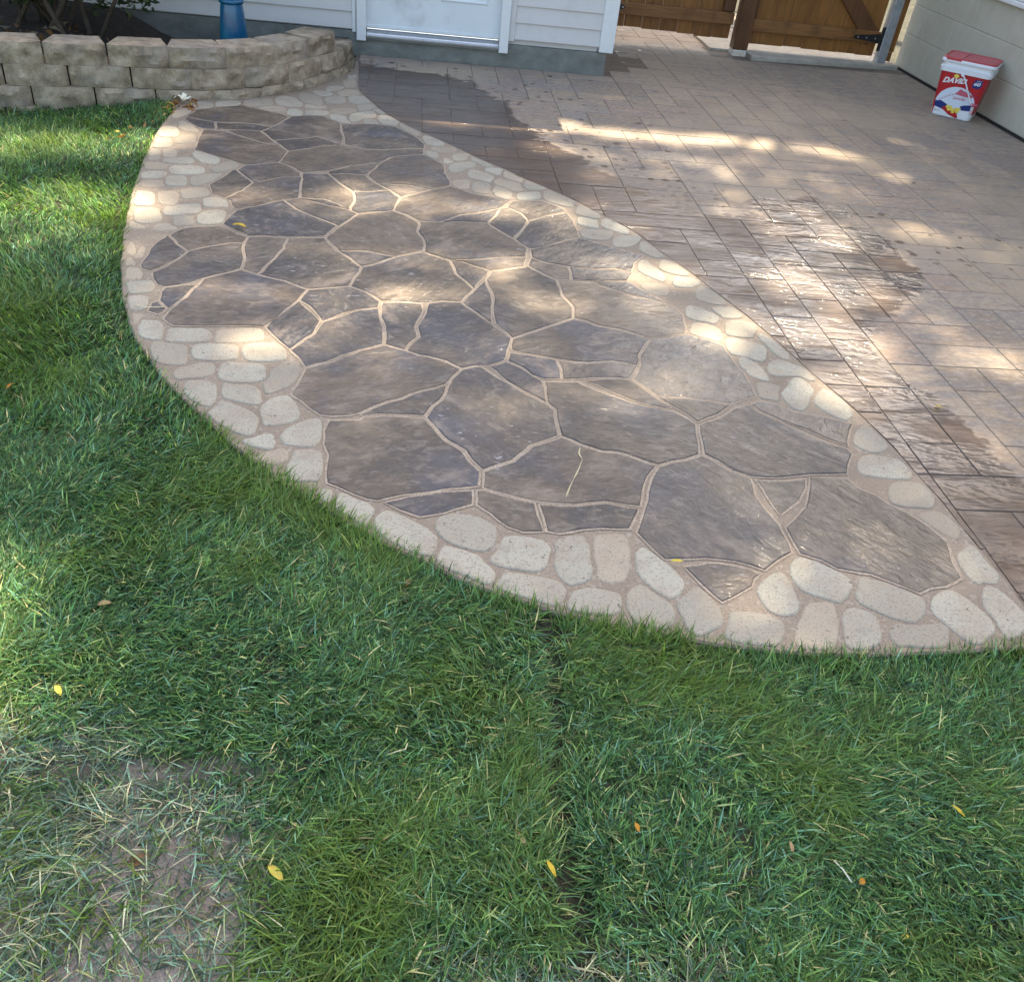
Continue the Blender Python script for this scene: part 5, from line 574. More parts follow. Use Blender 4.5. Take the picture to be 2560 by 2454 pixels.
# ---------------------------------------------------------------- patio of stamped pavers
U = .186
def build_patio():
    # bed of the joints
    x0, x1, y0, y1 = -.75, 4.62, .6, 11.0
    xs = [x0+(x1-x0)*i/12 for i in range(13)]; ys = [y0+(y1-y0)*i/20 for i in range(21)]
    ys = [1.56+.086*j for j in range(111)]; v = []; f = []
    for y in ys:
        xl = max(x0, interp_x(PATIO_SIDE, y)-.03)
        v += [(xl+(x1-xl)*i/12, y, -.0034) for i in range(13)]
    f = [(j*13+i, j*13+i+1, (j+1)*13+i+1, (j+1)*13+i) for j in range(110) for i in range(12)]
    slab = tag(mesh('patio', v, f, M['joint']), 'tan stamped concrete patio with rectangular slate pavers, wet on its left side', kind='structure')
    ox, oy = 1.166-12*U, 2.59-11*U
    nx, ny = 34, 54; occ = [[0]*nx for _ in range(ny)]; r = random.Random(21); tiles = []
    for j in range(ny):
        for i in range(nx):
            if occ[j][i]: continue
            opts = [(2, 2), (2, 1), (1, 2), (1, 1), (3, 2), (2, 3), (3, 1)]; w = [15, 34, 20, 20, 2, 1, 5]
            while True:
                a, b = r.choices(opts, w)[0]
                if i+a <= nx and j+b <= ny and all(not occ[j+q][i+p] for p in range(a) for q in range(b)): break
            for p in range(a):
                for q in range(b): occ[j+q][i+p] = 1
            tiles.append((ox+i*U, oy+j*U, a*U, b*U))
    shared = {}; out = []
    for (x, y, w, h) in tiles:
        cx, cy = x+w/2, y+h/2
        if y+h < 1.64: continue
        if y < 1.565: h = y+h-1.565; y = 1.565
        if x+w > 4.50 or y < .9 or y > 10.1 or y+h > 10.2: 
            if x+w > 4.50 and x < 4.44: w = 4.515-x
            else: continue
        if y+h > 7.41 and x < 1.50:
            if y > 7.33 or x+w < -.4: continue
            if y+h > 7.41: h = min(h, 7.41-y) if x < 1.5 else h
        if 2.94 < x+w and x < 4.55 and y+h > 8.50:
            if y > 8.45 and y < 8.8: continue
            if y <= 8.45: h = min(h, 8.50-y)
        bx = [interp_x(PATIO_SIDE, yy) for yy in (y, y+h/2, y+h)]
        if x+w < min(bx)+.02: continue
        out.append((math.hypot(x+w/2, y+h/2), x, y, w, h, max(bx)))
    out.sort(); g = .0018; far = MB(); cnt = 0
    for d, x, y, w, h, bx in out:
        dz = r.uniform(-.0008, .0008)
        if x < bx+.01:            # cut along the path: clamp a dense outline
            pts = []
            N = 8
            for k in range(N): pts.append((x+g, y+g+(h-2*g)*(1-k/N)))
            for k in range(3): pts.append((x+g+(w-2*g)*k/3, y+g))
            for k in range(2): pts.append((x+w-g, y+g+(h-2*g)*k/2))
            for k in range(3): pts.append((x+w-g-(w-2*g)*k/3, y+h-g))
            pts = [(max(px, interp_x(PATIO_SIDE, py)+.003), py) for px, py in pts]
            cl = []
            for p in pts:
                if not cl or math.hypot(p[0]-cl[-1][0], p[1]-cl[-1][1]) > .002: cl.append(p)
            if len(cl) < 4: continue
            ar = .5*sum(a[0]*b[1]-b[0]*a[1] for a, b in zip(cl, cl[1:]+cl[:1]))
            if abs(ar) < .0012: continue
            n = len(cl); cx = sum(p[0] for p in cl)/n; cy = sum(p[1] for p in cl)/n
            ins = [(cx+(p[0]-cx)*(1-.004/max(.03, math.hypot(p[0]-cx, p[1]-cy))), cy+(p[1]-cy)*(1-.004/max(.03, math.hypot(p[0]-cx, p[1]-cy)))) for p in cl]
            mb = MB().loft([[(p[0], p[1], -.02) for p in cl], [(p[0], p[1], -.003+dz) for p in cl], [(p[0], p[1], dz) for p in ins]])
            if cnt < 300: mb.obj('paver', M['paver'], slab); cnt += 1
            else: far.add(mb.v, mb.f)
            continue
        e = .0022
        def prism(w, h, X=0, Y=0, Z=0):
            a, b, c, d_ = X+g, Y+g, X+w-g, Y+h-g
            rect = lambda q, z: [(a+q, b+q, z), (c-q, b+q, z), (c-q, d_-q, z), (a+q, d_-q, z)]
            return MB().loft([rect(0, -.02+Z), rect(0, -.003+Z), rect(e, Z)])
        if cnt < 300:
            key = (round(w, 3), round(h, 3))
            if key not in shared:
                mb = prism(w, h); o = mb.obj('paver', M['paver'], slab); shared[key] = o.data
            else: o = link(bpy.data.objects.new('paver', shared[key]), slab)
            o.location = (x, y, dz); cnt += 1
        else:
            mb = prism(w, h, x, y, dz); far.add(mb.v, mb.f)
    if far.v: tag(far.obj('paver', M['paver'], slab), kind='stuff')
build_patio()

# ---------------------------------------------------------------- curved path
def rough_poly(pts, step=.035, amp=.006):
    out = []; n = len(pts)
    for i in range(n):
        a = pts[i]; b = pts[(i+1) % n]; L = math.hypot(b[0]-a[0], b[1]-a[1]); k = max(1, int(L/step))
        for q in range(k):
            t = q/k; x = a[0]+(b[0]-a[0])*t; y = a[1]+(b[1]-a[1])*t
            out.append((x+amp*noise3(x*22, y*22, 3.1)+amp*.6*noise3(x*60, y*60, 1), y+amp*noise3(x*22, y*22, 9.7)+amp*.6*noise3(x*60, y*60, 5)))
    return out
def inset(pts, d):
    n = len(pts); out = []
    for i in range(n):
        a, b, c = pts[i-1], pts[i], pts[(i+1) % n]
        e1 = Vector((b[0]-a[0], b[1]-a[1])); e2 = Vector((c[0]-b[0], c[1]-b[1]))
        if e1.length < 1e-6 or e2.length < 1e-6: out.append(b); continue
        e1.normalize(); e2.normalize(); n1 = Vector((-e1.y, e1.x)); n2 = Vector((-e2.y, e2.x)); m = n1+n2
        if m.length < .3: m = n1
        m.normalize(); k = min(1.25, 1/max(.5, m.dot(n1))); out.append((b[0]+m.x*d*k, b[1]+m.y*d*k))
    return out
def build_path():
    outline = [(x, y) for x, y in GRASS_SIDE] + [(x, y) for x, y in reversed(PATIO_SIDE)]
    ar = .5*sum(a[0]*b[1]-b[0]*a[1] for a, b in zip(outline, outline[1:]+outline[:1]))
    if ar < 0: outline = outline[::-1]
    o2 = []
    for a, b in zip(outline, outline[1:]+outline[:1]):
        L = math.hypot(b[0]-a[0], b[1]-a[1]); k = max(1, int(L/.05))
        for q in range(k): o2.append((a[0]+(b[0]-a[0])*q/k, a[1]+(b[1]-a[1])*q/k))
    for _ in range(2): o2 = [((o2[i-1][0]+2*p[0]+o2[(i+1) % len(o2)][0])/4, (o2[i-1][1]+2*p[1]+o2[(i+1) % len(o2)][1])/4) for i, p in enumerate(o2)]
    o2 = [(x+(.006*noise3(x*11, y*11, 1)+.003*noise3(x*40, y*40, 6) if side_dist(x, y) < .03 else 0), y+(.006*noise3(x*11, y*11, 5)+.003*noise3(x*40, y*40, 8) if side_dist(x, y) < .03 else 0)) for x, y in o2]
    ins = inset(o2, .006)
    mb = MB().loft([[(p[0], p[1], -.10) for p in o2], [(p[0], p[1], -.001) for p in o2], [(p[0], p[1], .004) for p in ins]])
    path = tag(mb.obj('path', M['grout']), 'curved concrete path inlaid with flagstones and pale cobbles', kind='structure')
    def piece(name, pts, mat, top, chamfer, base=.001):
        a = pts; b = inset(pts, chamfer*.35); c = inset(pts, chamfer)
        tilt = (rnd.uniform(-.0015, .0015), rnd.uniform(-.0015, .0015)); cx = sum(p[0] for p in a)/len(a); cy = sum(p[1] for p in a)/len(a)
        z = lambda p, h: h+(p[0]-cx)*tilt[0]*3+(p[1]-cy)*tilt[1]*3
        o = MB().loft([[(p[0], p[1], base) for p in a], [(p[0], p[1], z(p, top*.72)) for p in b], [(p[0], p[1], z(p, top)) for p in c]]).obj(name, mat, path)
        bm = bmesh.new(); bm.from_mesh(o.data); bmesh.ops.triangulate(bm, faces=[f for f in bm.faces if len(f.verts) > 4]); bm.to_mesh(o.data); bm.free()
        return o
    sand = MB()
    for i, pts in enumerate(STONES):
        q = inset(rough_poly(pts, .03, .004), -.0005); z = .0046+i*.00002; sand.add([(x, y, z) for x, y in q], [tuple(range(len(q)))])
    o = sand.obj('joint_sand', M['sand'], path); bm = bmesh.new(); bm.from_mesh(o.data); bmesh.ops.triangulate(bm, faces=bm.faces[:]); bm.to_mesh(o.data); bm.free()
    for pts in STONES:
        q = inset(rough_poly(pts), .0048)
        piece('flagstone', q, M['flag'], .0078+rnd.uniform(-.0008, .0008), .005)
    for pts, kind in COBBLES:
        for _ in range(1): pts = [((a[0]+2*p[0]+c_[0])/4, (a[1]+2*p[1]+c_[1])/4) for a, p, c_ in zip(pts[-1:]+pts[:-1], pts, pts[1:]+pts[:1])]
        q = []
        for x, y in pts: q.append((x+.007*noise3(x*26, y*26, 2)+.003*noise3(x*80, y*80, 4), y+.007*noise3(x*26, y*26, 7)+.003*noise3(x*80, y*80, 9)))
        # keep inside the slab
        q = [(min(x, interp_x(PATIO_SIDE, y)-.008), y) for x, y in q]

        piece('cobble', q, M['cobble_tan'] if kind else M['cobble'], .0065 if kind else .0082, .007)
    # pale filled crack across one big flagstone
    pts = CRACK; v = []; f = []
    for i, (x, y) in enumerate(pts):
        w = .0018+.0012*math.sin(i*2.1); v += [(x-w, y, .0105), (x+w, y, .0105)]
    for i in range(len(pts)-1): f.append((2*i, 2*i+1, 2*i+3, 2*i+2))
    mesh('crack_filler', v, f, plain('crack_filler', (.40, .36, .22), .7, .2, 60, .3), path)
build_path()
# ---------------------------------------------------------------- house
HY = 7.43                      # plane of the siding
def build_house():
    hs = tag(empty('house', (0.5, 7.45, 0)), 'white house with lap siding on a grey concrete foundation and a white door', 'house')
    def add(mb, name, mat, smooth=False):
        mb.xf(lambda p: p-Vector((.5, 7.45, 0))); return mb.obj(name, mat, hs, smooth)
    # rough-cast foundation: front strip with uneven face
    mb = MB(); n = 90; v = []; f = []
    for i in range(n+1):
        x = -6+7.47*i/n
        for k, z in enumerate((-.16, -.0, .045, .09, .135, .158)):
            v.append((x, HY+.005-(.012 if k < 4 else .006)*noise3(x*5, z*9, 1)-(.004*(5-k)/5), z))
    for i in range(n):
        for k in range(5): a = i*6+k; f.append((a, a+6, a+7, a+1))
    mb.add(v, f); mb.box(-6, HY+.012, -.1, 1.468, 11.4, .157); add(mb, 'foundation', M['found'], True)
    # walls behind the boards
    mb = MB(); mb.box(-6, HY+.03, .16, -.47, HY+.13, 2.12); mb.box(.70, HY+.03, .16, 1.42, HY+.13, 2.12); mb.box(-.47, HY+.03, 1.98, .70, HY+.13, 2.12)
    mb.box(1.40, HY+.03, .16, 1.50, 11.4, 2.12); add(mb, 'wall', M['siding'])
    mb = MB(); mb.box(-6.2, HY-.13, 2.13, 1.62, HY+.05, 2.22); mb.box(-6.2, HY+.03, 2.14, 1.62, 11.5, 2.20); add(mb, 'eave', M['trim'])
    mb = MB(); mb.add([(-6.2, HY-.16, 2.22), (1.66, HY-.16, 2.22), (1.66, 9.5, 3.2), (-6.2, 9.5, 3.2), (1.66, 11.6, 2.22), (-6.2, 11.6, 2.22)], [(0, 1, 2, 3), (3, 2, 4, 5), (1, 4, 2), (0, 3, 5)]); add(mb, 'roof', M['shingle'])
    # lap boards
    ex = .115
    def boards(x0, x1, z0, z1):
        k = 0
        while z0+k*ex < z1:
            a = z0+k*ex; mb = MB()
            prof = [(HY-.002, a), (HY-.004, a+.004), (HY+.010, a+ex+.012), (HY+.028, a+ex+.012), (HY+.028, a)]
            prof = [(y, z) for y, z in prof]
            mb.loft([[(x0, y, z) for y, z in prof], [(x1, y, z) for y, z in prof]])
            add(mb, 'siding_board', M['siding']); k += 1
    boards(-6.0, -.478, .168, 2.02); boards(.742, 1.405, .198, 2.02)
    # shadow gap under the lowest board, corner post and J channels
    mb = MB().box(1.405, HY-.018, .165, 1.515, HY+.03, 2.13, .003); mb.box(1.497, HY+.03, .165, 1.515, HY+.13, 2.13); add(mb, 'corner_trim', M['trim'])
    mb = MB().box(-.478, HY-.012, .150, -.452, HY+.03, 2.10, .002); add(mb, 'siding_channel', M['trim'])
    mb = MB().box(.700, HY-.012, .185, .742, HY+.03, 2.10, .002); add(mb, 'siding_channel', M['siding'])
    # door
    mb = MB().box(-.446, HY-.035, .100, -.376, HY+.005, 2.06, .004); mb.box(-.440, HY+.005, .12, -.385, HY+.06, 2.06); add(mb, 'door_casing', M['trim'])
    mb = MB().box(.628, HY-.035, .100, .698, HY+.005, 2.06, .004); mb.box(.64, HY+.005, .12, .695, HY+.06, 2.06); add(mb, 'door_casing', M['trim'])
    mb = MB().box(-.446, HY-.035, 2.06, .698, HY+.06, 2.12, .004); add(mb, 'door_casing', M['trim'])
    door = empty('door'); door.parent = hs; door.location = (-.37-.5+.5, 0, 0); door.location = Vector((.13, HY+.05, .17))-Vector((.5, 7.45, 0))
    d0 = Vector((.13, HY+.05, .17))
    def dadd(mb, name, mat): mb.xf(lambda p: p-d0); return mb.obj(name, mat, door)
    dadd(MB().box(-.385, HY+.04, .180, .640, HY+.075, 2.05, .003), 'leaf', M['door'])
    for (a, b) in ((-.27, .09), (.17, .53)):
        mb = MB(); z0, z1 = .40, 1.05
        mb.loft([[(a, HY+.04, z0), (b, HY+.04, z0), (b, HY+.04, z1), (a, HY+.04, z1)], [(a+.012, HY+.031, z0+.012), (b-.012, HY+.031, z0+.012), (b-.012, HY+.031, z1-.012), (a+.012, HY+.031, z1-.012)], [(a+.03, HY+.037, z0+.03), (b-.03, HY+.037, z0+.03), (b-.03, HY+.037, z1-.03), (a+.03, HY+.037, z1-.03)]])
        dadd(mb, 'raised_panel', M['door'])
    dadd(MB().box(-.38, HY+.030, .183, .635, HY+.040, .205, .002), 'door_sweep', M['door'])
    mb = MB(); prof = [(HY-.030, .128), (HY-.032, .138), (HY-.012, .146), (HY-.006, .152), (HY+.05, .172), (HY+.07, .172), (HY+.07, .120), (HY-.02, .120)]
    mb.loft([[(-.372, y, z) for y, z in prof], [(.626, y, z) for y, z in prof]]); dadd(mb, 'threshold', M['alu'])
    # a second strip of foundation cap under the threshold
    add(MB().box(-.372, HY-.018, .108, .626, HY+.0, .127, .002), 'sill', M['found'])
build_house()

# ---------------------------------------------------------------- retaining wall and bed
WALL = [(-3.9,5.26),(-3.3,5.40),(-2.4,5.60),(-1.8,5.735),(-1.44,5.80),(-1.317,5.828),(-1.208,5.862),(-1.04,5.95),(-.893,6.063),(-.75,6.22),(-.63,6.417),(-.54,6.59),(-.481,6.75),(-.44,6.93),(-.43,7.16)]
def wall_at(s):
    for a, b in zip(WALL, WALL[1:]):
        L = math.hypot(b[0]-a[0], b[1]-a[1])
        if s <= L: return Vector((a[0]+(b[0]-a[0])*s/L, a[1]+(b[1]-a[1])*s/L))
        s -= L
    return Vector(WALL[-1])
def wall_len(): return sum(math.hypot(b[0]-a[0], b[1]-a[1]) for a, b in zip(WALL, WALL[1:]))
def wall_s(x):
    s = 0
    for a, b in zip(WALL, WALL[1:]):
        L = math.hypot(b[0]-a[0], b[1]-a[1])
        if a[0] <= x <= b[0]: return s+L*(x-a[0])/(b[0]-a[0])
        s += L
    return s
def bed_z(x):
    s = min(1, max(0, (-1.75-x)/.5)); return -.02+.20*s*s*(3-2*s)
def build_wall():
    root = tag(empty('retaining_wall', (-1.3, 5.9, 0)), 'low curved retaining wall of grey-tan split-face concrete blocks beside the lawn and path', 'retaining wall')
    L = wall_len(); c0 = Vector((-1.3, 5.9, 0)); r = random.Random(5)
    courses = [(.172, .286, wall_s(-1.44), .036, L-.38), (.057, .171, wall_s(-1.33), .024, L-.1), (-.058, .056, wall_s(-1.21), .012, L-.06), (-.173, -.059, wall_s(-1.36), 0, wall_s(-1.2))]
    for z0, z1, ref, back, smax in courses:
        W_ = .338; s = ref-W_*int(ref/W_)
        while s+W_*.5 < smax:
            e = min(s+W_, smax)
            P, Q = wall_at(s+.004), wall_at(e-.004); d = (Q-P); ln = d.length; d.normalize(); nrm = Vector((-d.y, d.x))
            P = P+nrm*back; seed = r.uniform(0, 99); jz = r.uniform(-.002, .002); yaw = r.uniform(-.006, .006)
            nx, nz = 12, 5; v = []; f = []; tap = .045 if z1 > .2 else .03; dep = .215
            for k in range(nz+1):
                for i in range(nx+1):
                    u = i/nx; t = k/nz
                    edge = min(u, 1-u)*ln
                    bulge = -.030*min(1, edge/.045)**.7-.006*min(1, min(t, 1-t)*(z1-z0)/.012)
                    rough = .026*noise3(u*4+seed, t*2.2, seed)+.016*noise3(u*9+seed, t*4, 2)
                    if min(u, 1-u) < 1e-6: rough *= .3
                    off = bulge-rough*(.4 if k in (0, nz) else 1)+.022+yaw*(u-.5)
                    zz = z0+(z1-z0)*t+jz+(.003*noise3(u*7+seed, k, 1) if k == nz else 0)
                    pt = P+d*(u*ln)+nrm*off; v.append((pt.x, pt.y, zz))
            for k in range(nz):
                for i in range(nx):
                    a = k*(nx+1)+i; f.append((a, a+1, a+nx+2, a+nx+1))
            nb = len(v)
            for zz in (z0+jz, z1+jz):
                for (u, dd) in ((tap/ln, dep), (1-tap/ln, dep)):
                    pt = P+d*(u*ln)+nrm*dd; v.append((pt.x, pt.y, zz))
            top = [nz*(nx+1)+i for i in range(nx+1)]; f.append(tuple(top+[nb+3, nb+2]))
            f.append((nb, nb+1, nb+3, nb+2)[::-1])
            f.append(tuple([k*(nx+1) for k in range(nz, -1, -1)]+[nb, nb+2])); f.append(tuple([k*(nx+1)+nx for k in range(nz+1)]+[nb+3, nb+1]))
            v = [tuple(Vector(p)-c0) for p in v]
            o = mesh('block', v, f, M['block'], root); shade_auto(o, 38)
            s += W_
    # a dark solid core keeps the courses from being see-through
    mb = MB(); ring = []
    n = 40; fr = []; bk = []
    for i in range(n+1):
        s = L*i/n; p = wall_at(s); q = wall_at(min(L, s+.01)); p0 = wall_at(max(0, s-.01)); d = (q-p0).normalized(); nr = Vector((-d.y, d.x))
        a = p+nr*.055; b = p+nr*.2; fr.append((a.x, a.y)); bk.append((b.x, b.y))
    v = []; f = []
    for (a, b) in zip(fr, bk): v += [(a[0], a[1], -.2), (b[0], b[1], -.2), (b[0], b[1], .16), (a[0], a[1], .16)]
    for i in range(n):
        o_ = 4*i; f += [(o_, o_+4, o_+7, o_+3), (o_+3, o_+7, o_+6, o_+2), (o_+1, o_+2, o_+6, o_+5)]
    mb.add([tuple(Vector(p)-c0) for p in v], f); mb.obj('backfill', M['mulch'], root)
    # bed of soil behind
    v = []; f = []; nx, ny = 44, 12
    for j in range(ny+1):
        for i in range(nx+1):
            s = L*i/nx; p = wall_at(s); t = j/ny; x = p.x-.14*(1 if i > nx*.75 else .3)*(1-t); y = p.y+.16+(HY-.0-p.y-.16)*t
            v.append((x, min(y, HY), bed_z(x)+.018*noise3(x*6, y*6, 2)+.03*noise3(x*2, y*2, 5)))
    for j in range(ny):
        for i in range(nx): a = j*(nx+1)+i; f.append((a, a+1, a+nx+2, a+nx+1))
    tag(mesh('planting_bed', v, f, M['mulch'], smooth=True), 'dark soil of the raised planting bed behind the retaining wall', kind='structure')
build_wall()

# ---------------------------------------------------------------- teal post
def build_post():
    root = tag(empty('garden_pedestal', (-1.19, 6.55, .19)), 'glossy teal blue tapered pedestal standing in the raised bed by the house wall', 'pedestal')
    def lathe(pr, n=40):
        return MB().loft([[(r*math.cos(2*math.pi*k/n), r*math.sin(2*math.pi*k/n), z) for k in range(n)] for r, z in pr])
    o = lathe([(.10, -.22), (.097, -.10), (.092, .0), (.090, .02), (.084, .10), (.076, .18), (.070, .225), (.068, .232)]).obj('shaft', M['teal'], root, True); shade_auto(o, 50)
    o = lathe([(.068, .232), (.076, .236), (.080, .244), (.080, .252), (.076, .260), (.069, .264)]).obj('collar', M['teal'], root, True); shade_auto(o, 60)
    o = lathe([(.069, .264), (.072, .30), (.078, .36), (.090, .44), (.105, .50), (.13, .54), (.15, .56), (.15, .585), (.13, .585), (.11, .55)]).obj('bowl', M['teal'], root, True); shade_auto(o, 50)
build_post()

# ---------------------------------------------------------------- gates, posts
def gate(name, label, x0, x1, zb0, zb1, brace=None, hinge=None, wmain=.172, latch=False):
    g0 = Vector(((x0+x1)/2, 8.8, 0)); root = tag(empty(name, g0), label, 'gate')
    def add(mb, nm, mat, par=root): mb.xf(lambda p: p-g0); return mb.obj(nm, mat, par)
    n = round((x1-x0)/wmain); w_ = (x1-x0)/n; r = random.Random(int(x0*100))
    for i in range(n):
        a = x0+i*w_; zb = zb0+(zb1-zb0)*i/n+r.uniform(-.006, .006)
        o = add(MB().box(a+.002, 8.815+r.uniform(0, .003), zb, a+w_-.002, 8.835, 1.62, .003), 'board', M['wood_v'])
    for z in (.195, .86, 1.45):
        zz = z+(.035 if x0 < 2.5 else 0)
        add(MB().box(x0, 8.775, zz, x1+.0, 8.812, zz+.098, .004), 'rail', M['wood_h'])
    if latch: add(MB().box(x1-.115, 8.782, .335, x1-.005, 8.812, .855, .004), 'stile', M['wood_dark'])
    else: add(MB().box(x0, 8.786, .296, x0+.03, 8.812, .855, .003), 'stile', M['wood_dark'])
    if brace:
        (ax, az), (bx, bz) = brace; d = Vector((bx-ax, 0, bz-az)); ln = d.length; ang = math.atan2(d.z, d.x)
        mb = MB().box(0, -.0, -.07, ln, .026, .07, .004); mb.xf(lambda p: Vector((ax+p.x*math.cos(ang)-p.z*math.sin(ang), 8.783+p.y, az+p.x*math.sin(ang)+p.z*math.cos(ang))))
        add(mb, 'brace', M['wood_dark'])
    if hinge:
        hx, hz, s = hinge; h = empty('hinge'); h.parent = root; h.location = Vector((hx, 8.77, hz))-g0
        mb = MB(); L = .27 if s < 0 else .12
        pr = [(0, -.045), (0, .045), (s*L*.5, .028), (s*L, .014), (s*L*1.05, 0), (s*L, -.014), (s*L*.5, -.028)]
        if s > 0: pr = pr[::-1]
        mb.loft([[(x, 0, z) for x, z in pr], [(x, -.006, z) for x, z in pr]]); mb.obj('strap', M['iron'], h)
        MB().box(-.028, -.012, -.10, .03, .004, .10, .003).obj('hinge_plate', M['iron'], h)
        for (bx_, bz_) in ((s*L*.28, 0), (s*L*.6, 0), (s*L*.9, 0), (.004, .075), (.004, -.075), (.004, 0)):
            mb = MB(); mb.loft([[(bx_+.008*q*math.cos(k*math.pi/4), yy, bz_+.008*q*math.sin(k*math.pi/4)) for k in range(8)] for yy, q in ((-.010, 1), (-.016, .8))]); mb.obj('bolt', M['bolt'], h)
gate('wooden_gate', 'stained cedar gate between the house corner and the wooden post, with level bottom rail', 1.53, 2.855, .135, .10, None, (1.71, .29, 1), latch=True)
gate('wooden_gate', 'stained cedar gate with a diagonal brace and black strap hinge beside the grey steel post', 3.03, 4.275, .092, .075, ((4.22, .22), (3.43, .98)), (4.30, .235, -1))
def build_posts():
    r = tag(empty('fence_post', (2.945, 8.745, 0)), 'dark brown square wooden post on a white painted stub between the two gates', 'fence post')
    MB().box(-.068, -.065, .048, .068, .065, 1.7, .006).obj('timber', M['wood_dark'], r)
    MB().box(-.066, -.067, -.02, .066, .067, .047, .004).obj('painted_base', M['whitepaint'], r)
    r = tag(empty('steel_post', (4.345, 8.79, 0)), 'grey galvanised square steel post between the right gate and the cream block wall', 'post')
    MB().box(-.045, -.045, .0, .045, .045, 1.75, .008).obj('tube', M['steel'], r)
    MB().box(-.048, -.048, 1.75, .048, .048, 1.765, .004).obj('cap', M['steel'], r)
    r = tag(empty('wooden_fence', (4.46, 8.86, 0)), 'narrow stained board filling the gap between the steel post and the block wall', 'fence board')
    MB().box(-.06, 0, .12, .035, .02, 1.65, .003).obj('board', M['wood_v'], r); MB().box(-.06, -.012, .04, .02, .0, .12, .003).obj('board', M['wood_h'], r)
build_posts()
def build_curb():
    mb = MB(); n = 24; v = []; f = []
    for i in range(n+1):
        x = 3.015+(4.50-3.015)*i/n; yf = 8.535+(8.69-8.535)*i/n+.006*noise3(x*9, 0, 0)
        v += [(x, yf, -.03), (x, yf+.004, .026+.004*noise3(x*6, 1, 0)), (x, yf+.016, .037), (x, 8.80, .040), (x, 8.80, -.03)]
    for i in range(n):
        for k in range(4): a = i*5+k; f.append((a, a+5, a+6, a+1))
    f.append((0, 1, 2, 3, 4)); f.append((n*5+4, n*5+3, n*5+2, n*5+1, n*5)); mb.add(v, f)
    tag(mb.obj('concrete_curb', M['conc'], None, True), 'pale concrete curb strip on the ground in front of the right gate', kind='structure'); shade_auto(bpy.context.scene.collection.objects[-1], 40)
    tag(MB().box(2.70, 8.815, -.03, 4.50, 9.45, .022, .004).obj('concrete_pad', M['conc']), 'pale concrete pad under and behind the right gate', kind='structure')
build_curb()

# ---------------------------------------------------------------- garage of painted block
def build_garage():
    GX = 4.55; c0 = Vector((GX, 6.0, 0)); root = tag(empty('garage', c0), 'garage with a cream painted concrete block wall and a white window frame', 'garage')
    def add(mb, nm, mat): mb.xf(lambda p: p-c0); return mb.obj(nm, mat, root)
    y1, y0 = 8.865, 1.4
    mb = MB(); mb.box(GX+.0045, y0, .012, GX+.2, y1-.004, .775); mb.box(GX+.0045, y0, .775, GX+.2, 5.2, 2.0); mb.box(GX+.0045, 7.75, .775, GX+.2, y1-.004, 2.0); mb.box(GX+.0045, 5.2, 1.75, GX+.2, 7.75, 2.0); mb.box(GX+.2, y1-.2, .012, 7.5, y1-.004, 2.0)
    add(mb, 'mortar', M['mortar'])
    courses = [(.014, .292), (.296, .532), (.536, .772), (.776, 1.012), (1.016, 1.252), (1.256, 1.492), (1.496, 1.732), (1.736, 1.97)]
    sh = {}
    for k, (za, zb) in enumerate(courses):
        y = y1; Lb = .533; first = True
        while y > y0+.1:
            ln = Lb if not (first and k % 2 == 1) else Lb*.5; 
            if first and k == 0: ln = .545
            ya = max(y0, y-ln)
            if not (za > .7 and ya < 7.75 and y > 5.2 and zb < 1.76) :
                key = (round(y-ya, 3), round(zb-za, 3))
                if key not in sh:
                    h, l = zb-za, y-ya-.004; q = .004; m_ = MB()
                    m_.loft([[(.02, -l, 0), (.02, 0, 0), (.02, 0, h), (.02, -l, h)][::-1], [(.003, -l, 0), (.003, 0, 0), (.003, 0, h), (.003, -l, h)][::-1], [(0, -l+q, q), (0, -q, q), (0, -q, h-q), (0, -l+q, h-q)][::-1]])
                    o = m_.obj('block', M['cmu'], root); sh[key] = o.data
                else: o = link(bpy.data.objects.new('block', sh[key]), root)
                o.location = Vector((GX, y, za))-c0
            y = ya; first = False
    add(MB().box(GX-.012, y0, -.02, GX+.05, y1-.02, .013), 'base_gap_shade', M['blackgap'])  # dark strip standing in for the shaded gap under the wall
    add(MB().box(GX-.035, 5.1, .778, GX+.1, 7.85, .812, .004), 'window_sill', M['trim'])
    wf = empty('window'); wf.parent = root; wf.location = Vector((GX, 6.5, 1.28))-c0
    mb = MB(); a, b, z0, z1 = -1.28, 1.23, -.465, .46
    mb.box(-.01, a, z0, .07, a+.06, z1, .004); mb.box(-.01, b-.06, z0, .07, b, z1, .004); mb.box(-.01, a+.06, z0, .07, b-.06, z0+.06, .004); mb.box(-.01, a+.06, z1-.06, .07, b-.06, z1, .004); mb.box(.0, -.03, z0+.06, .06, .03, z1-.06, .004); mb.obj('frame', M['trim'], wf)
    t = NT('window_glass'); t.done((.02, .025, .03), .05, spec=.8); MB().box(.03, a+.05, z0+.05, .036, b-.05, z1-.05).obj('pane', t.m, wf)
    mb = MB(); mb.box(GX-.22, y0-.1, 2.0, 7.6, y1+.1, 2.09, .004); add(mb, 'eave', M['trim'])
    mb = MB().add([(GX-.24, y0-.15, 2.09), (GX-.24, y1+.15, 2.09), (6.2, y1+.15, 2.9), (6.2, y0-.15, 2.9), (7.7, y1+.15, 2.09), (7.7, y0-.15, 2.09)], [(0, 3, 2, 1), (2, 3, 5, 4), (1, 2, 4), (0, 5, 3)]); add(mb, 'roof', M['shingle'])
build_garage()

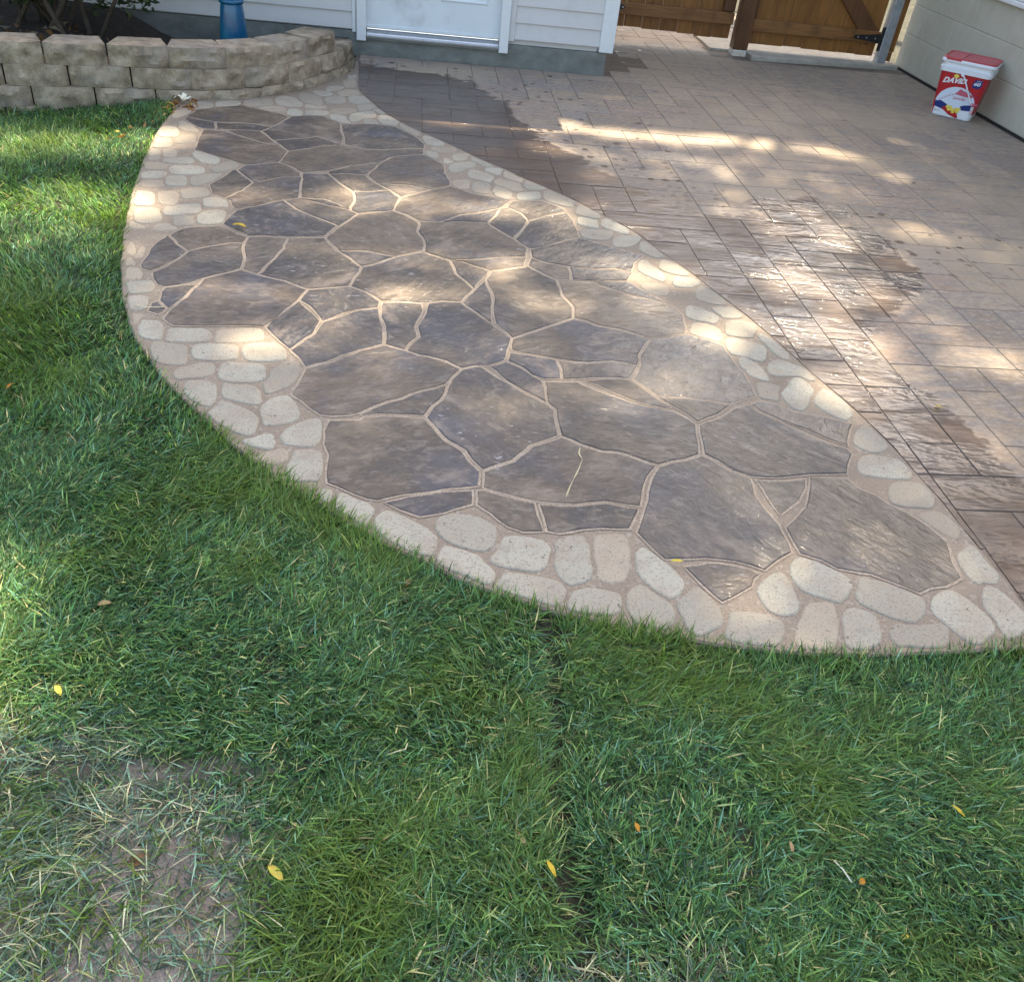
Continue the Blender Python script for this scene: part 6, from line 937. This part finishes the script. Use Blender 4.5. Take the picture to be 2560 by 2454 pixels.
# ---------------------------------------------------------------- seed tub
def build_bucket():
    fl, fr = Vector((4.085, 7.135)), Vector((4.325, 6.955)); u = (fr-fl).normalized(); vv = Vector((-u.y, u.x))
    W0, D0 = .30, .27; cen = (fl+fr)/2+vv*(D0/2)
    root = tag(empty('plastic_tub', (cen.x, cen.y, 0.001), math.atan2(u.y, u.x)), 'red and white plastic snack seed tub with lid standing against the cream block wall', 'tub')
    def rr(hw, hd, r, z, n=5):
        out = []
        for cx, cy, a0 in ((hw-r, -hd+r, -90), (hw-r, hd-r, 0), (-hw+r, hd-r, 90), (-hw+r, -hd+r, 180)):
            for k in range(n+1):
                a = math.radians(a0+90*k/n); out.append((cx+r*math.cos(a), cy+r*math.sin(a), z))
        return out
    hw = lambda z: W0/2+.030*z/.33; hd = lambda z: D0/2+.024*z/.33
    o = MB().loft([rr(hw(0)-.004, hd(0)-.004, .035, 0), rr(hw(.004), hd(.004), .036, .004), rr(hw(.05), hd(.05), .036, .05), rr(hw(.325), hd(.325), .036, .325)]).obj('body', M['b_white'], root); shade_auto(o, 40)
    # red sleeve wraps left side and back
    e = .0012
    o = MB().loft([rr(hw(.05)+e, hd(.05)+e, .037, .05), rr(hw(.322)+e, hd(.322)+e, .037, .322)], cap=False).obj('label_sleeve', M['b_red'], root); shade_auto(o, 40)
    o = MB().loft([rr(hw(z)+q, hd(z)+q, .04, z) for z, q in ((.318, .001), (.320, .013), (.352, .014), (.358, .006), (.362, .004), (.385, .006), (.388, .016), (.394, .018), (.400, .012))]).obj('rim', M['b_white'], root); shade_auto(o, 40)
    o = MB().loft([rr(hw(.39)+.016, hd(.39)+.016, .045, .3945), rr(hw(.39)+.018, hd(.39)+.018, .046, .402), rr(hw(.39)+.014, hd(.39)+.014, .045, .411)]).obj('lid_rim', M['b_white'], root); shade_auto(o, 40)
    q = hw(.39)+.012; r2 = hd(.39)+.012
    lid = MB().loft([rr(q, r2, .044, .4105), rr(q, r2, .044, .418), rr(q-.004, r2-.004, .042, .422), rr(q-.018, r2-.018, .034, .422), rr(q-.022, r2-.022, .032, .4165)])
    o = lid.obj('lid', M['b_lid'], root); shade_auto(o, 40)
    mb = MB().box(-q+.024, -r2+.024, .4168, -q*.30, r2-.024, .4182); mb.box(-q*.26, -r2+.024, .4168, q-.024, r2-.024, .4178); mb.obj('lid_panel', M['b_lidtop'], root)
    MB().box(-q*.30, -r2+.006, .417, -q*.26, r2-.006, .4235, .001).obj('lid_hinge', M['b_lidtop'], root)
    MB().box(-q+.03, -r2-.0065, .400, -q*.28, -r2+.004, .4195, .002).obj('lid_flap', M['b_lid'], root)
    # flat print on the front, (s,t) in 0..1 over the face, laid on the tapered front
    def F(s, t, lay):
        z = .006+t*.316; w = hw(z)-.006; x = (s-.5)*2*w; y = -hd(z)-.0018-.0007*lay
        ed = max(0, abs(x)-(hw(z)-.036)); 
        if ed > 0: y += .036-math.sqrt(max(0, .036**2-ed*ed))
        return (x, y, z)
    def poly(nm, pts, mat, lay):
        # clip to vertical strips so that it follows the rounded corners
        bm = bmesh.new(); vs = [bm.verts.new((s, t, 0)) for s, t in pts]; bm.faces.new(vs)
        for k in range(1, 24):
            bmesh.ops.bisect_plane(bm, geom=bm.verts[:]+bm.edges[:]+bm.faces[:], plane_co=(k/24, 0, 0), plane_no=(1, 0, 0))
        bmesh.ops.triangulate(bm, faces=bm.faces[:])
        bm.verts.index_update(); v = [F(p.co.x, p.co.y, lay) for p in bm.verts]; f = [tuple(q_.index for q_ in fc.verts) for fc in bm.faces]; bm.free()
        mb = MB().add(v, f); o = mb.obj(nm, mat, root)
        bm = bmesh.new(); bm.from_mesh(o.data); bmesh.ops.recalc_face_normals(bm, faces=bm.faces[:]); bm.to_mesh(o.data); bm.free(); return o
    def text(s_, s, t, w_, h_, mat, lay, shear=.25, bold=.03, slope=0.0):
        cu = bpy.data.curves.new('lettering', 'FONT'); cu.body = s_; cu.shear = shear; cu.offset = bold; cu.resolution_u = 3
        ob = bpy.data.objects.new('lettering', cu); col.objects.link(ob); dg = bpy.context.evaluated_depsgraph_get(); me = bpy.data.meshes.new_from_object(ob.evaluated_get(dg)); bpy.data.objects.remove(ob)
        bm = bmesh.new(); bm.from_mesh(me); xs = [p.co.x for p in bm.verts]; ys = [p.co.y for p in bm.verts]; x0_, x1_, y0_, y1_ = min(xs), max(xs), min(ys), max(ys)
        for p in bm.verts:
            a = (p.co.x-x0_)/(x1_-x0_); b = (p.co.y-y0_)/(y1_-y0_); p.co = F(s+a*w_, t+b*h_+slope*a, lay)
        bm.to_mesh(me); bm.free(); me.materials.clear(); me.materials.append(mat); link(bpy.data.objects.new('lettering', me), root)
    arc = lambda cx, cy, rx, ry, a0, a1, n=22: [(cx+rx*math.cos(math.radians(a0+(a1-a0)*k/n)), cy+ry*math.sin(math.radians(a0+(a1-a0)*k/n))) for k in range(n+1)]
    poly('print_field', [(.0, .02), (.12, .0), (.95, .0), (.99, .05), (.99, .22), (.97, .38), (.85, .40), (0, .16)], M['b_white'], 0)
    poly('baseball_print', arc(.50, .22, .49, .48, 4, 172), M['b_ball'], 1)
    poly('red_corner', [(.0, .14), (.0, .42), (.02, .40), (.04, .18), (.02, .0), (0, 0)], M['b_red'], 2)
    poly('blue_band', [(.03, .30), (.16, .335), (.34, .27), (.36, .255), (.60, .255), (.72, .32), (.90, .36), (.92, .22), (.72, .20), (.66, .24), (.58, .20), (.40, .10), (.24, .145), (.03, .185)], M['b_blue'], 2)
    poly('plate_print', arc(.50, .27, .16, .085, 0, 180, 14)+[(.34, .21), (.5, .18), (.66, .21)], M['b_ball'], 3)
    poly('red_diagonal', [(.22, .17), (.34, .245), (.48, .17), (.62, .155), (.70, .02), (.66, .0), (.44, .05)], M['b_red'], 4)
    for (a, b) in ((.37, .225), (.44, .225), (.41, .17), (.48, .18), (.53, .13), (.56, .19)):
        poly('seed_print', arc(a, b, .045, .036, 0, 330, 10), M['b_yel'], 5)
    poly('seed_print', [(.58, .24), (.70, .25), (.66, .13), (.60, .12)], M['b_yel'], 5)
    poly('red_pennant', [(.44, .53), (.52, .665), (.60, .64), (.86, .56), (.84, .515), (.62, .515)], M['b_pink'], 3)
    text('DAVID', .42, .415, .30, .062, M['b_pink'], 4, .2, .02); text('DAVID', .075, .735, .52, .125, M['b_white'], 2, .35, .045, .055)
    poly('sun_print', arc(.34, .925, .055, .045, 0, 345, 16), M['b_yel'], 2)
    poly('blue_badge', [(.72, .80), (.76, .93), (.92, .94), (.93, .80), (.90, .755), (.84, .735), (.75, .75)], M['b_blue'], 2); text('60', .755, .80, .14, .08, M['b_white'], 3, .15, .03)
    text('SEEDS', .79, .897, .11, .022, M['b_ball'], 3, .1, .0); text('NET WT', .06, .085, .16, .028, M['b_blue'], 4, .0, .0)
    bm_pts = []
    for k in range(7):        # seam stitches, left arc and right arc
        a = .11+.052*k; b = .335+.037*k-.0012*k*k
        poly('stitch', [(a, b), (a+.020, b+.030), (a+.012, b+.062), (a+.032, b+.030), (a+.014, b-.006)], M['b_red'], 2)
    for k in range(5):
        a = .66+.062*k; b = .655-.022*k
        poly('stitch', [(a, b), (a+.022, b-.022), (a+.022, b-.052), (a+.034, b-.020), (a+.012, b+.008)], M['b_blue'], 2)
    # bail handle hanging across the front
    def P3(s, t, o_): x, y, z = F(s, t, 0); return (x, y-o_, z)
    MB().tube([P3(.46, 1.0, .016), P3(.52, .93, .022), P3(.62, .78, .026), P3(.74, .60, .028), P3(.86, .43, .028), P3(.95, .33, .024)], .0052, 8).obj('bail_handle', M['b_white'], root, True)
    MB().tube([P3(.90, .385, .026), P3(.99, .375, .016), P3(1.03, .37, -.012)], .012, 8).obj('hand_grip', M['b_pink'], root, True)
    MB().tube([P3(.46, .985, .0), P3(.46, .985, .024)], .011, 10).obj('pivot', M['b_white'], root)
build_bucket()

# ---------------------------------------------------------------- shrub and litter in the bed
def leaf_cloud(name, pts, size, mat, parent, tones, seed, flat=.3, fold=True):
    rs = np.random.RandomState(seed); n = len(pts); pts = np.array(pts)
    d = rs.normal(size=(n, 3)); d /= np.linalg.norm(d, axis=1)[:, None]; d[:, 2] *= (1-flat); d /= np.linalg.norm(d, axis=1)[:, None]
    a = np.cross(d, rs.normal(size=(n, 3))); a /= np.linalg.norm(a, axis=1)[:, None]
    s = size*(.6+.8*rs.rand(n))[:, None]; up = np.cross(d, a)*s*.16
    V = np.stack([pts-d*s*.5, pts+a*s*.22+up, pts+d*s*.5, pts-a*s*.22+up], 1).reshape(-1, 3)
    me = bpy.data.meshes.new(name); me.vertices.add(4*n); me.vertices.foreach_set('co', V.ravel()); me.loops.add(6*n); idx = (np.arange(n)[:, None]*4+np.array([0, 1, 2, 0, 2, 3])).ravel(); me.loops.foreach_set('vertex_index', idx.astype(np.int32))
    me.polygons.add(2*n); me.polygons.foreach_set('loop_start', (np.arange(2*n)*3).astype(np.int32)); me.update(calc_edges=True)
    tc = np.array(tones)[rs.randint(0, len(tones), n)]*(.7+.6*rs.rand(n))[:, None]; C = np.repeat(np.hstack([tc, np.ones((n, 1))]), 4, 0)
    at = me.color_attributes.new('tone', 'FLOAT_COLOR', 'POINT'); at.data.foreach_set('color', C.ravel().astype(np.float32)); me.materials.append(mat)
    return link(bpy.data.objects.new(name, me), parent)
def build_shrub():
    c0 = Vector((-2.3, 6.55, .19)); root = tag(empty('shrub', c0), 'dark evergreen shrub with bare lower stems in the raised bed at the left', 'shrub')
    r = random.Random(3); mb = MB(); tips = []
    for k in range(15):
        a = r.uniform(0, 6.28); b = Vector((r.uniform(-.28, .28), r.uniform(-.22, .22), -.03)); tip = Vector((.75*math.cos(a)*r.uniform(.3, 1), .45*math.sin(a)*r.uniform(.3, 1), r.uniform(.35, .9))); mid = (b+tip)/2+Vector((r.uniform(-.08, .08), r.uniform(-.08, .08), .02))
        mb.tube([b, mid, tip], [.016, .012, .006], 6); tips.append((mid, tip))
        for _ in range(3):
            t2 = mid.lerp(tip, r.random())+Vector((r.uniform(-.2, .2), r.uniform(-.2, .2), r.uniform(-.05, .25))); mb.tube([mid, t2], [.007, .003], 5); tips.append((mid, t2))
    mb.obj('stem', M['bark'], root)
    pts = []
    while len(pts) < 9000:
        x, y, z = r.uniform(-1.3, .9), r.uniform(-.5, .8), r.uniform(.03, 1.15)
        e = ((x+.15)/1.05)**2+((y-.1)/.65)**2+((z-.62)/.68)**2
        if e < 1+.45*noise3(x*4, y*4, z*4) and (z > .06+.14*max(0, .4-x*.3)+.22*noise3(x*4, y*4, 3)+.1*(y < -.1)) and r.random() < .35+.9*noise3(x*7, y*7, z*7)+.4: pts.append((x, y, z))
    leaf_cloud('foliage', pts, .055, M['leafcol'], root, [(.035, .055, .022), (.05, .07, .03), (.025, .04, .018), (.08, .09, .045)], 4)
    pts = []
    for _ in range(420):
        x = r.uniform(-3.2, -1.45); y = interp_wall(x)+.17+abs(r.gauss(0, .35)); 
        if y < HY-.03: pts.append((x, y, bed_z(x)+.02+r.uniform(0, .02)))
    for _ in range(60): x = r.uniform(-1.45, -.6); pts.append((x, r.uniform(6.5, 7.35), bed_z(x)+.02+r.uniform(0, .012)))
    o = leaf_cloud('leaf_litter', pts, .06, M['leafcol'], None, [(.16, .075, .035), (.22, .12, .06), (.10, .05, .03), (.30, .24, .17)], 9, flat=.75); tag(o, 'brown dead leaves scattered on the raised bed under the shrub', kind='stuff')
def interp_wall(x):
    for a, b in zip(WALL, WALL[1:]):
        if a[0] <= x <= b[0]: return a[1]+(b[1]-a[1])*(x-a[0])/(b[0]-a[0])
    return 5.3
build_shrub()

# ---------------------------------------------------------------- lawn
def lawn_ok(x, y):
    return y < interp_wall(x)-.0 if x < -1.25 else True
def build_grass():
    rs = np.random.RandomState(11)
    def blades(n, box, hmin, hmax, width, dens_fn, palette, lean, name, label, seg=3, zc=0.0):
        r = np.random.RandomState(len(name)*7+n % 97)
        X = r.uniform(box[0], box[2], n); Y = r.uniform(box[1], box[3], n); keep = np.zeros(n, bool); Z = np.zeros(n); F_ = np.zeros(n); T = np.zeros(n); EG = np.zeros(n)
        U1 = r.rand(n)
        for i in range(n):
            x, y = X[i], Y[i]
            # view wedge (a little wider than the frame)
            if y < .2 or x < -.52*y-1.15 or x > .62*y+2.2: continue
            sdv = side_dist(x, y)
            if sdv > .001 or not lawn_ok(x, y) or (x > 1.94 and y > 1.53): continue
            p = dens_fn(x, y, sdv)
            if U1[i] > p: continue
            keep[i] = True; Z[i] = ground_z(x, y)+zc
            F_[i] = 6.283*(mnoise.noise((x*1.3, y*1.3, 4.0))+.55*mnoise.noise((x*4.5, y*4.5, 8.0))); T[i] = mnoise.noise((x*1.7, y*1.7, 2.0))+.6*mnoise.noise((x*5, y*5, 1.0)); EG[i] = sdv
        k = keep; X, Y, Z, F_, T, EG = X[k], Y[k], Z[k], F_[k], T[k], EG[k]; n = len(X)
        th = F_*.8+r.normal(0, 1.15, n); ed = EG > -.045; th = np.where(ed, np.arctan2(3.3-Y, .9-X)+r.normal(0, .9, n), th); L = (hmin+(hmax-hmin)*r.rand(n)**1.2)*(1+.35*T)
        tilt = np.clip(lean*(1-.5*np.exp(EG/.03))+r.normal(0, .28, n), .05, 1.45); curve = r.uniform(.05, .7, n)
        W_ = width*(.65+.7*r.rand(n)); dx, dy = np.cos(th), np.sin(th); tw = th+math.pi/2+r.normal(0, .6, n); sx, sy = np.cos(tw), np.sin(tw)
        V = np.zeros((n, 2*seg+1, 3)); px, py, pz = X.copy(), Y.copy(), Z.copy()
        for s in range(seg+1):
            t = s/seg; ang = np.clip(tilt+curve*t*1.3, 0, 1.62)
            if s > 0: px = px+dx*np.sin(ang)*L/seg; py = py+dy*np.sin(ang)*L/seg; pz = np.maximum(pz+np.cos(ang)*L/seg, Z+.004)
            w_ = W_*(1-t**1.8)*.5*(1 if s else .8)
            if s < seg: V[:, 2*s, 0] = px-sx*w_; V[:, 2*s, 1] = py-sy*w_; V[:, 2*s, 2] = pz; V[:, 2*s+1, 0] = px+sx*w_; V[:, 2*s+1, 1] = py+sy*w_; V[:, 2*s+1, 2] = pz+w_*.5
            else: V[:, 2*s] = np.stack([px, py, pz], 1)
        m = 2*seg+1; tri = []
        for s in range(seg-1): a = 2*s; tri += [(a, a+1, a+3), (a, a+3, a+2)]
        tri.append((2*seg-2, 2*seg-1, 2*seg)); tri = np.array(tri).ravel(); nt_ = len(tri)//3
        me = bpy.data.meshes.new(name); me.vertices.add(m*n); me.vertices.foreach_set('co', V.ravel()); idx = (np.arange(n)[:, None]*m+tri).ravel()
        me.loops.add(len(idx)); me.loops.foreach_set('vertex_index', idx.astype(np.int32)); me.polygons.add(nt_*n); me.polygons.foreach_set('loop_start', (np.arange(nt_*n)*3).astype(np.int32)); me.update(calc_edges=True)
        pal = np.array([c for c, _ in palette]); pw = np.array([q for _, q in palette], float); pw /= pw.sum(); ci = r.choice(len(pal), n, p=pw)
        c = pal[ci]*(2.6 if palette is pale else 2.0 if palette is straw else 2.35)*(.28+1.45*r.rand(n)**1.7)[:, None]; tt = (0 if palette is pale else 1)*np.clip(T*1.6+.15+.5*np.exp(EG/.05), 0, 1)[:, None]; c = c*(1-tt*.55)+np.array([[.15, .215, .035]])*(.3+1.3*r.rand(n))[:, None]*tt*.55
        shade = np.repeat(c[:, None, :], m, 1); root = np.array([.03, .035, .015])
        for s in range(1): shade[:, 2*s:2*s+2] = shade[:, 2*s:2*s+2]*.6+root*.4  # blade bases tinted brownish and darkened, putting the shaded gaps into the colour
        C = np.concatenate([shade, np.ones((n, m, 1))], 2); at = me.color_attributes.new('tone', 'FLOAT_COLOR', 'POINT'); at.data.foreach_set('color', C.ravel().astype(np.float32))
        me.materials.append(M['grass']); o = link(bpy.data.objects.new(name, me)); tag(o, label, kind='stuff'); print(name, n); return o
    def bare(x, y):                 # thin patch at the near left
        n_ = .10*mnoise.noise((x*6, y*6, 0))+.05*mnoise.noise((x*17, y*17, 3)); xx = x+n_
        top = min(1.30+n_, 1.05+(-.22-xx)*.55)
        return max(0.0, min(1.0, (-.20-xx)/.11+.5))*max(0.0, min(1.0, (top-y)/.13+.5))
    def seam(x, y):
        xs_ = .352+(.06*(y-1.2) if y > 1.0 else 0)+.012*mnoise.noise((y*7, 3, 0))
        return math.exp(-((x-xs_)/.027)**2) if y < 1.56 else 0
    def low_strip(x, y): return 1.0 if (y < .735+.03*mnoise.noise((x*7, 1, 0)) and x < .62 and x > .05) else 0
    def dens(x, y, sd_):
        p = 1.0 if y < 2.2 else max(.42, 1-.33*(y-2.2))
        bb = bare(x, y)
        if bb: p *= 1-bb*(.95-.25*max(0, mnoise.noise((x*5, y*5, 7))))
        p *= 1-.97*seam(x, y)
        if low_strip(x, y): p *= .25
        h = mnoise.noise((x*8, y*8, 12)); 
        if h < -.42: p *= .35
        if sd_ > -.03 and y > 2.2: p *= .5+.6*max(0, mnoise.noise((x*12, y*12, 2))+.3)
        if x < -2.2 and y > 5.38: p *= .4
        return p
    green = [((.032, .072, .026), 5), ((.050, .100, .036), 5), ((.042, .095, .048), 4), ((.080, .130, .040), 3), ((.048, .100, .078), 1.4), ((.14, .165, .075), 1.6), ((.26, .22, .12), .4), ((.10, .17, .12), 1.2)]
    pale = [((.085, .125, .10), 4), ((.065, .105, .085), 4), ((.16, .145, .10), 2.0), ((.21, .20, .15), 1.4), ((.10, .125, .065), 2)]
    straw = [((.40, .34, .22), 3), ((.30, .24, .14), 2), ((.50, .46, .34), 1), ((.18, .12, .06), 2), ((.20, .21, .09), 1.5)]
    blades(540000, (-2.1, .2, 3.4, 2.3), .030, .074, .0037, dens, green, .95, 'grass', 'dense green lawn grass in the foreground beside the curved path')
    blades(460000, (-3.6, 2.3, .6, 5.9), .032, .070, .0048, dens, green, .68, 'far_grass', 'green lawn grass at the left running back to the retaining wall', seg=2)
    bp = lambda x, y, s_: ((1.0 if (y > 1.0 or x < -.58) else .35)*bare(x, y))+(.6 if low_strip(x, y) else 0)
    blades(60000, (-1.6, .3, .8, 1.5), .03, .085, .0032, bp, pale, 1.25, 'thin_grass', 'thin pale grass over bare soil at the lower left')
    dp = lambda x, y, s_: min(1, (.30*bare(x, y))+(.55 if low_strip(x, y) else 0)+.5*seam(x, y)+.02+(.25 if s_ > -.02 else 0))
    blades(60000, (-2.6, .3, 2.5, 5.6), .018, .055, .0016, dp, straw, 1.4, 'straw', 'dry straw coloured blades lying along the sod seam and path edge', zc=.006)
build_grass()

# ---------------------------------------------------------------- fallen leaves and small debris
def leaf(x, y, z, L, wd, yaw, curl, colr, label, pitch=.1, cat='leaf', name='fallen_leaf'):
    n = 7; v = []; f = []
    for i in range(n):
        t = i/(n-1); w_ = wd*math.sin(math.pi*min(1, t*.92+.06))**.8*.5; zz = curl*math.sin(math.pi*t)+pitch*L*t
        for q in (-1, -.0, 1): v.append(((t-.5)*L, q*w_, zz+abs(q)*wd*.18))
    for i in range(n-1):
        for k in range(2): a = i*3+k; f.append((a, a+3, a+4, a+1))
    me = bpy.data.meshes.new(name); me.from_pydata(v, [], f); me.update(); me.polygons.foreach_set('use_smooth', [True]*len(me.polygons))
    at = me.color_attributes.new('tone', 'FLOAT_COLOR', 'POINT'); at.data.foreach_set('color', [c for p in v for c in (*(k*(.85+.3*rnd.random()) for k in colr), 1)])
    me.materials.append(M['leafcol']); o = link(bpy.data.objects.new(name, me)); o.location = (x, y, z); o.rotation_euler = (rnd.uniform(-.2, .2), 0, yaw); tag(o, label, cat)
Y1, Y2, OR, TN, BR = (.66, .55, .10), (.72, .50, .05), (.60, .26, .03), (.45, .30, .17), (.26, .13, .07)
leaf(-.215, .89, -.012, .040, .017, 2.4, .003, Y1, 'yellow leaf at the edge of the bare soil, largest leaf on the near lawn')
leaf(-.725, 1.31, .0, .030, .014, 2.2, .003, Y1, 'small yellow leaf on the sunlit grass at the left edge')
leaf(.305, .885, -.006, .036, .010, 2.0, .003, Y2, 'orange yellow leaf standing in the sod seam')
leaf(.49, .965, .0, .020, .010, 1.8, .002, OR, 'small orange leaf in the grass right of the sod seam')
leaf(1.20, .99, .0, .032, .009, 2.2, .003, Y2, 'slender amber leaf in the grass at the far right')
leaf(.255, .945, -.006, .034, .010, 2.0, .003, TN, 'tan dry leaf on the grass left of the sod seam')
leaf(.92, .84, .0, .016, .012, .6, .002, OR, 'tiny orange leaf beside a white stem in the right lawn')
leaf(-.02, .70, -.02, .026, .016, .2, .004, OR, 'orange leaf at the bottom edge of the lawn')
leaf(-.75, 3.88, .018, .075, .026, -.6, .006, Y2, 'orange and yellow leaf lying on a joint of the flagstones')
leaf(.75, 1.745, .018, .034, .010, -.15, .003, Y1, 'pale yellow leaf above the small pointed flagstone')
leaf(1.96, 2.64, .004, .024, .011, -.5, .003, Y2, 'small yellow leaf on the wet paver near the path')
leaf(-1.24, 2.52, .0, .034, .014, 1.2, .003, OR, 'orange leaf on the shaded grass near the left edge')
leaf(-.70, 1.57, .0, .034, .016, .1, .004, TN, 'curled tan leaf on the green grass below the path')
leaf(.96, .73, .0, .018, .010, .3, .003, Y1, 'small yellow leaf low in the right lawn')
leaf(-.47, .93, -.03, .045, .022, .5, .006, BR, 'brown curled leaf on the thin grass at the lower left')
leaf(.02, 1.66, .0, .03, .014, 1.0, .003, BR, 'small brown leaf in the grass below the cobbled edge')
leaf(.80, .915, .0, .026, .008, 1.5, .003, TN, 'thin tan leaf upright in the middle of the right lawn')
r_ = random.Random(8)
pts = [(x, y, .012) for x, y in [(-1.36+r_.gauss(0, .06), 5.66+r_.gauss(0, .05)) for _ in range(22)]] + [(-1.40-.02*k+r_.gauss(0, .02), 5.6-.07*k, -.0) for k in range(10)]
pts = [(p[0], p[1], .012) for p in pts]
o = leaf_cloud('leaf_litter', pts, .05, M['leafcol'], None, [(.35, .16, .06), (.22, .10, .05), (.45, .28, .14)], 2, flat=.7); tag(o, 'brown dead leaves gathered where the lawn meets path and wall', kind='stuff')
def scrap():
    r = random.Random(2); t = NT('white_scrap'); t.done((.70, .66, .52), .7); root = tag(empty('paper_scrap', (-1.375, 5.74, .010)), 'crumpled cream white scrap where the lawn, path and retaining wall meet', 'paper scrap')
    for k in range(5):
        a = k*1.25; L = .034+.02*r.random(); mb = MB(); v = []
        for i in range(4):
            q = i/3; w_ = .015*math.sin(math.pi*(q*.85+.1)); c = Vector((math.cos(a)*L*q, math.sin(a)*L*q, .012+.03*math.sin(q*2.4)*(.5+r.random()))); s_ = Vector((-math.sin(a), math.cos(a), .3))*w_; v += [tuple(c-s_), tuple(c+s_)]
        mb.add(v, [(0, 1, 3, 2), (2, 3, 5, 4), (4, 5, 7, 6)]); mb.obj('petal', t.m, root, True)
scrap()
def twig(pts, rad, colr, label):
    t = plain('dry_stem', colr, .7, .2, 60, .2); tag(MB().tube(pts, rad, 6).obj('dry_stem', t, None, True), label, 'stem')
twig([(-1.003, 3.10, .013), (-.985, 3.085, .016), (-.96, 3.075, .017), (-.925, 3.08, .016), (-.90, 3.095, .013)], .0016, (.62, .55, .36), 'curved pale straw lying across the flagstones at the left')
twig([(-.015, 1.14, .004), (.005, 1.142, .012), (.022, 1.147, .012), (.026, 1.168, .004)], .0012, (.60, .54, .34), 'bent pale straw on the grass left of the sod seam')
twig([(.88, .885, -.0), (.885, .86, .012), (.895, .835, .008)], .0015, (.66, .64, .52), 'short white stem pointing at a tiny orange leaf')

# ---------------------------------------------------------------- tree that shades the yard
def lit(x, y):
    s = 0.0
    for (cx, cy, rx, ry, a) in LIT:
        d = ((x-cx)/rx)**2+((y-cy)/ry)**2
        if d < 2.4: s = max(s, a*min(1, max(0, (2.3-d)/1.6)))
    return s
def build_tree():
    base = Vector((7.2, 16.0, 0)); root = tag(empty('shade_tree', base), 'tall broadleaf tree behind the fence with its crown shaped to shade and dapple the yard', 'tree')
    r = random.Random(17); mb = MB()
    mb.tube([(0, 0, -.1), (.05, -.1, 1.5), (-.15, -.3, 5), (-.3, -.6, 11.0)], [.38, .32, .25, .15], 12)
    ends = []
    for k in range(13):
        a = k*.72+r.uniform(-.2, .2); h0 = 6.2+k*.36; q = Vector((-.25, -.5, h0)); m_ = q+Vector((math.cos(a)*1.6, math.sin(a)*1.6, 2.6)); e = m_+Vector((math.cos(a)*r.uniform(1.2, 3.0), math.sin(a)*r.uniform(1.2, 3.0), r.uniform(1.5, 4.0)))
        mb.tube([q, m_, e], [.11, .07, .03], 7); ends.append(e)
        for _ in range(3): e2 = m_+Vector((r.uniform(-2, 2), r.uniform(-2.4, 1.4), r.uniform(.8, 2.6))); mb.tube([m_, e2], [.045, .014], 5)
    mb.obj('trunk', M['bark'], root)
    pts = []; N = 30000; hx = SUND.x/SUND.z; hy = SUND.y/SUND.z
    while len(pts) < N:
        h = r.uniform(12.5, 17.0); gx = r.uniform(-4.0, 6.2); gy_ = r.uniform(-.8, 11.2)
        e = ((gx-1.1)/5.0)**2+((gy_-5.1)/5.8)**2
        if e > 1+.3*noise3(gx, gy_, 3): continue
        l = lit(gx, gy_); n_ = noise3(gx*2.1, gy_*2.6, 6.0)
        if r.random() < l: continue  # leaves left out along the sun rays, shaping the crown to the sunlit patches
        if n_ > .30 and r.random() < .35: continue
        pts.append((gx+hx*h-base.x, gy_+hy*h-base.y, h))
    leaf_cloud('crown', pts, .30, M['leafcol'], root, [(.05, .10, .02), (.07, .12, .03), (.04, .08, .02)], 5, flat=.35)
    print('tree leaves', len(pts))
build_tree()
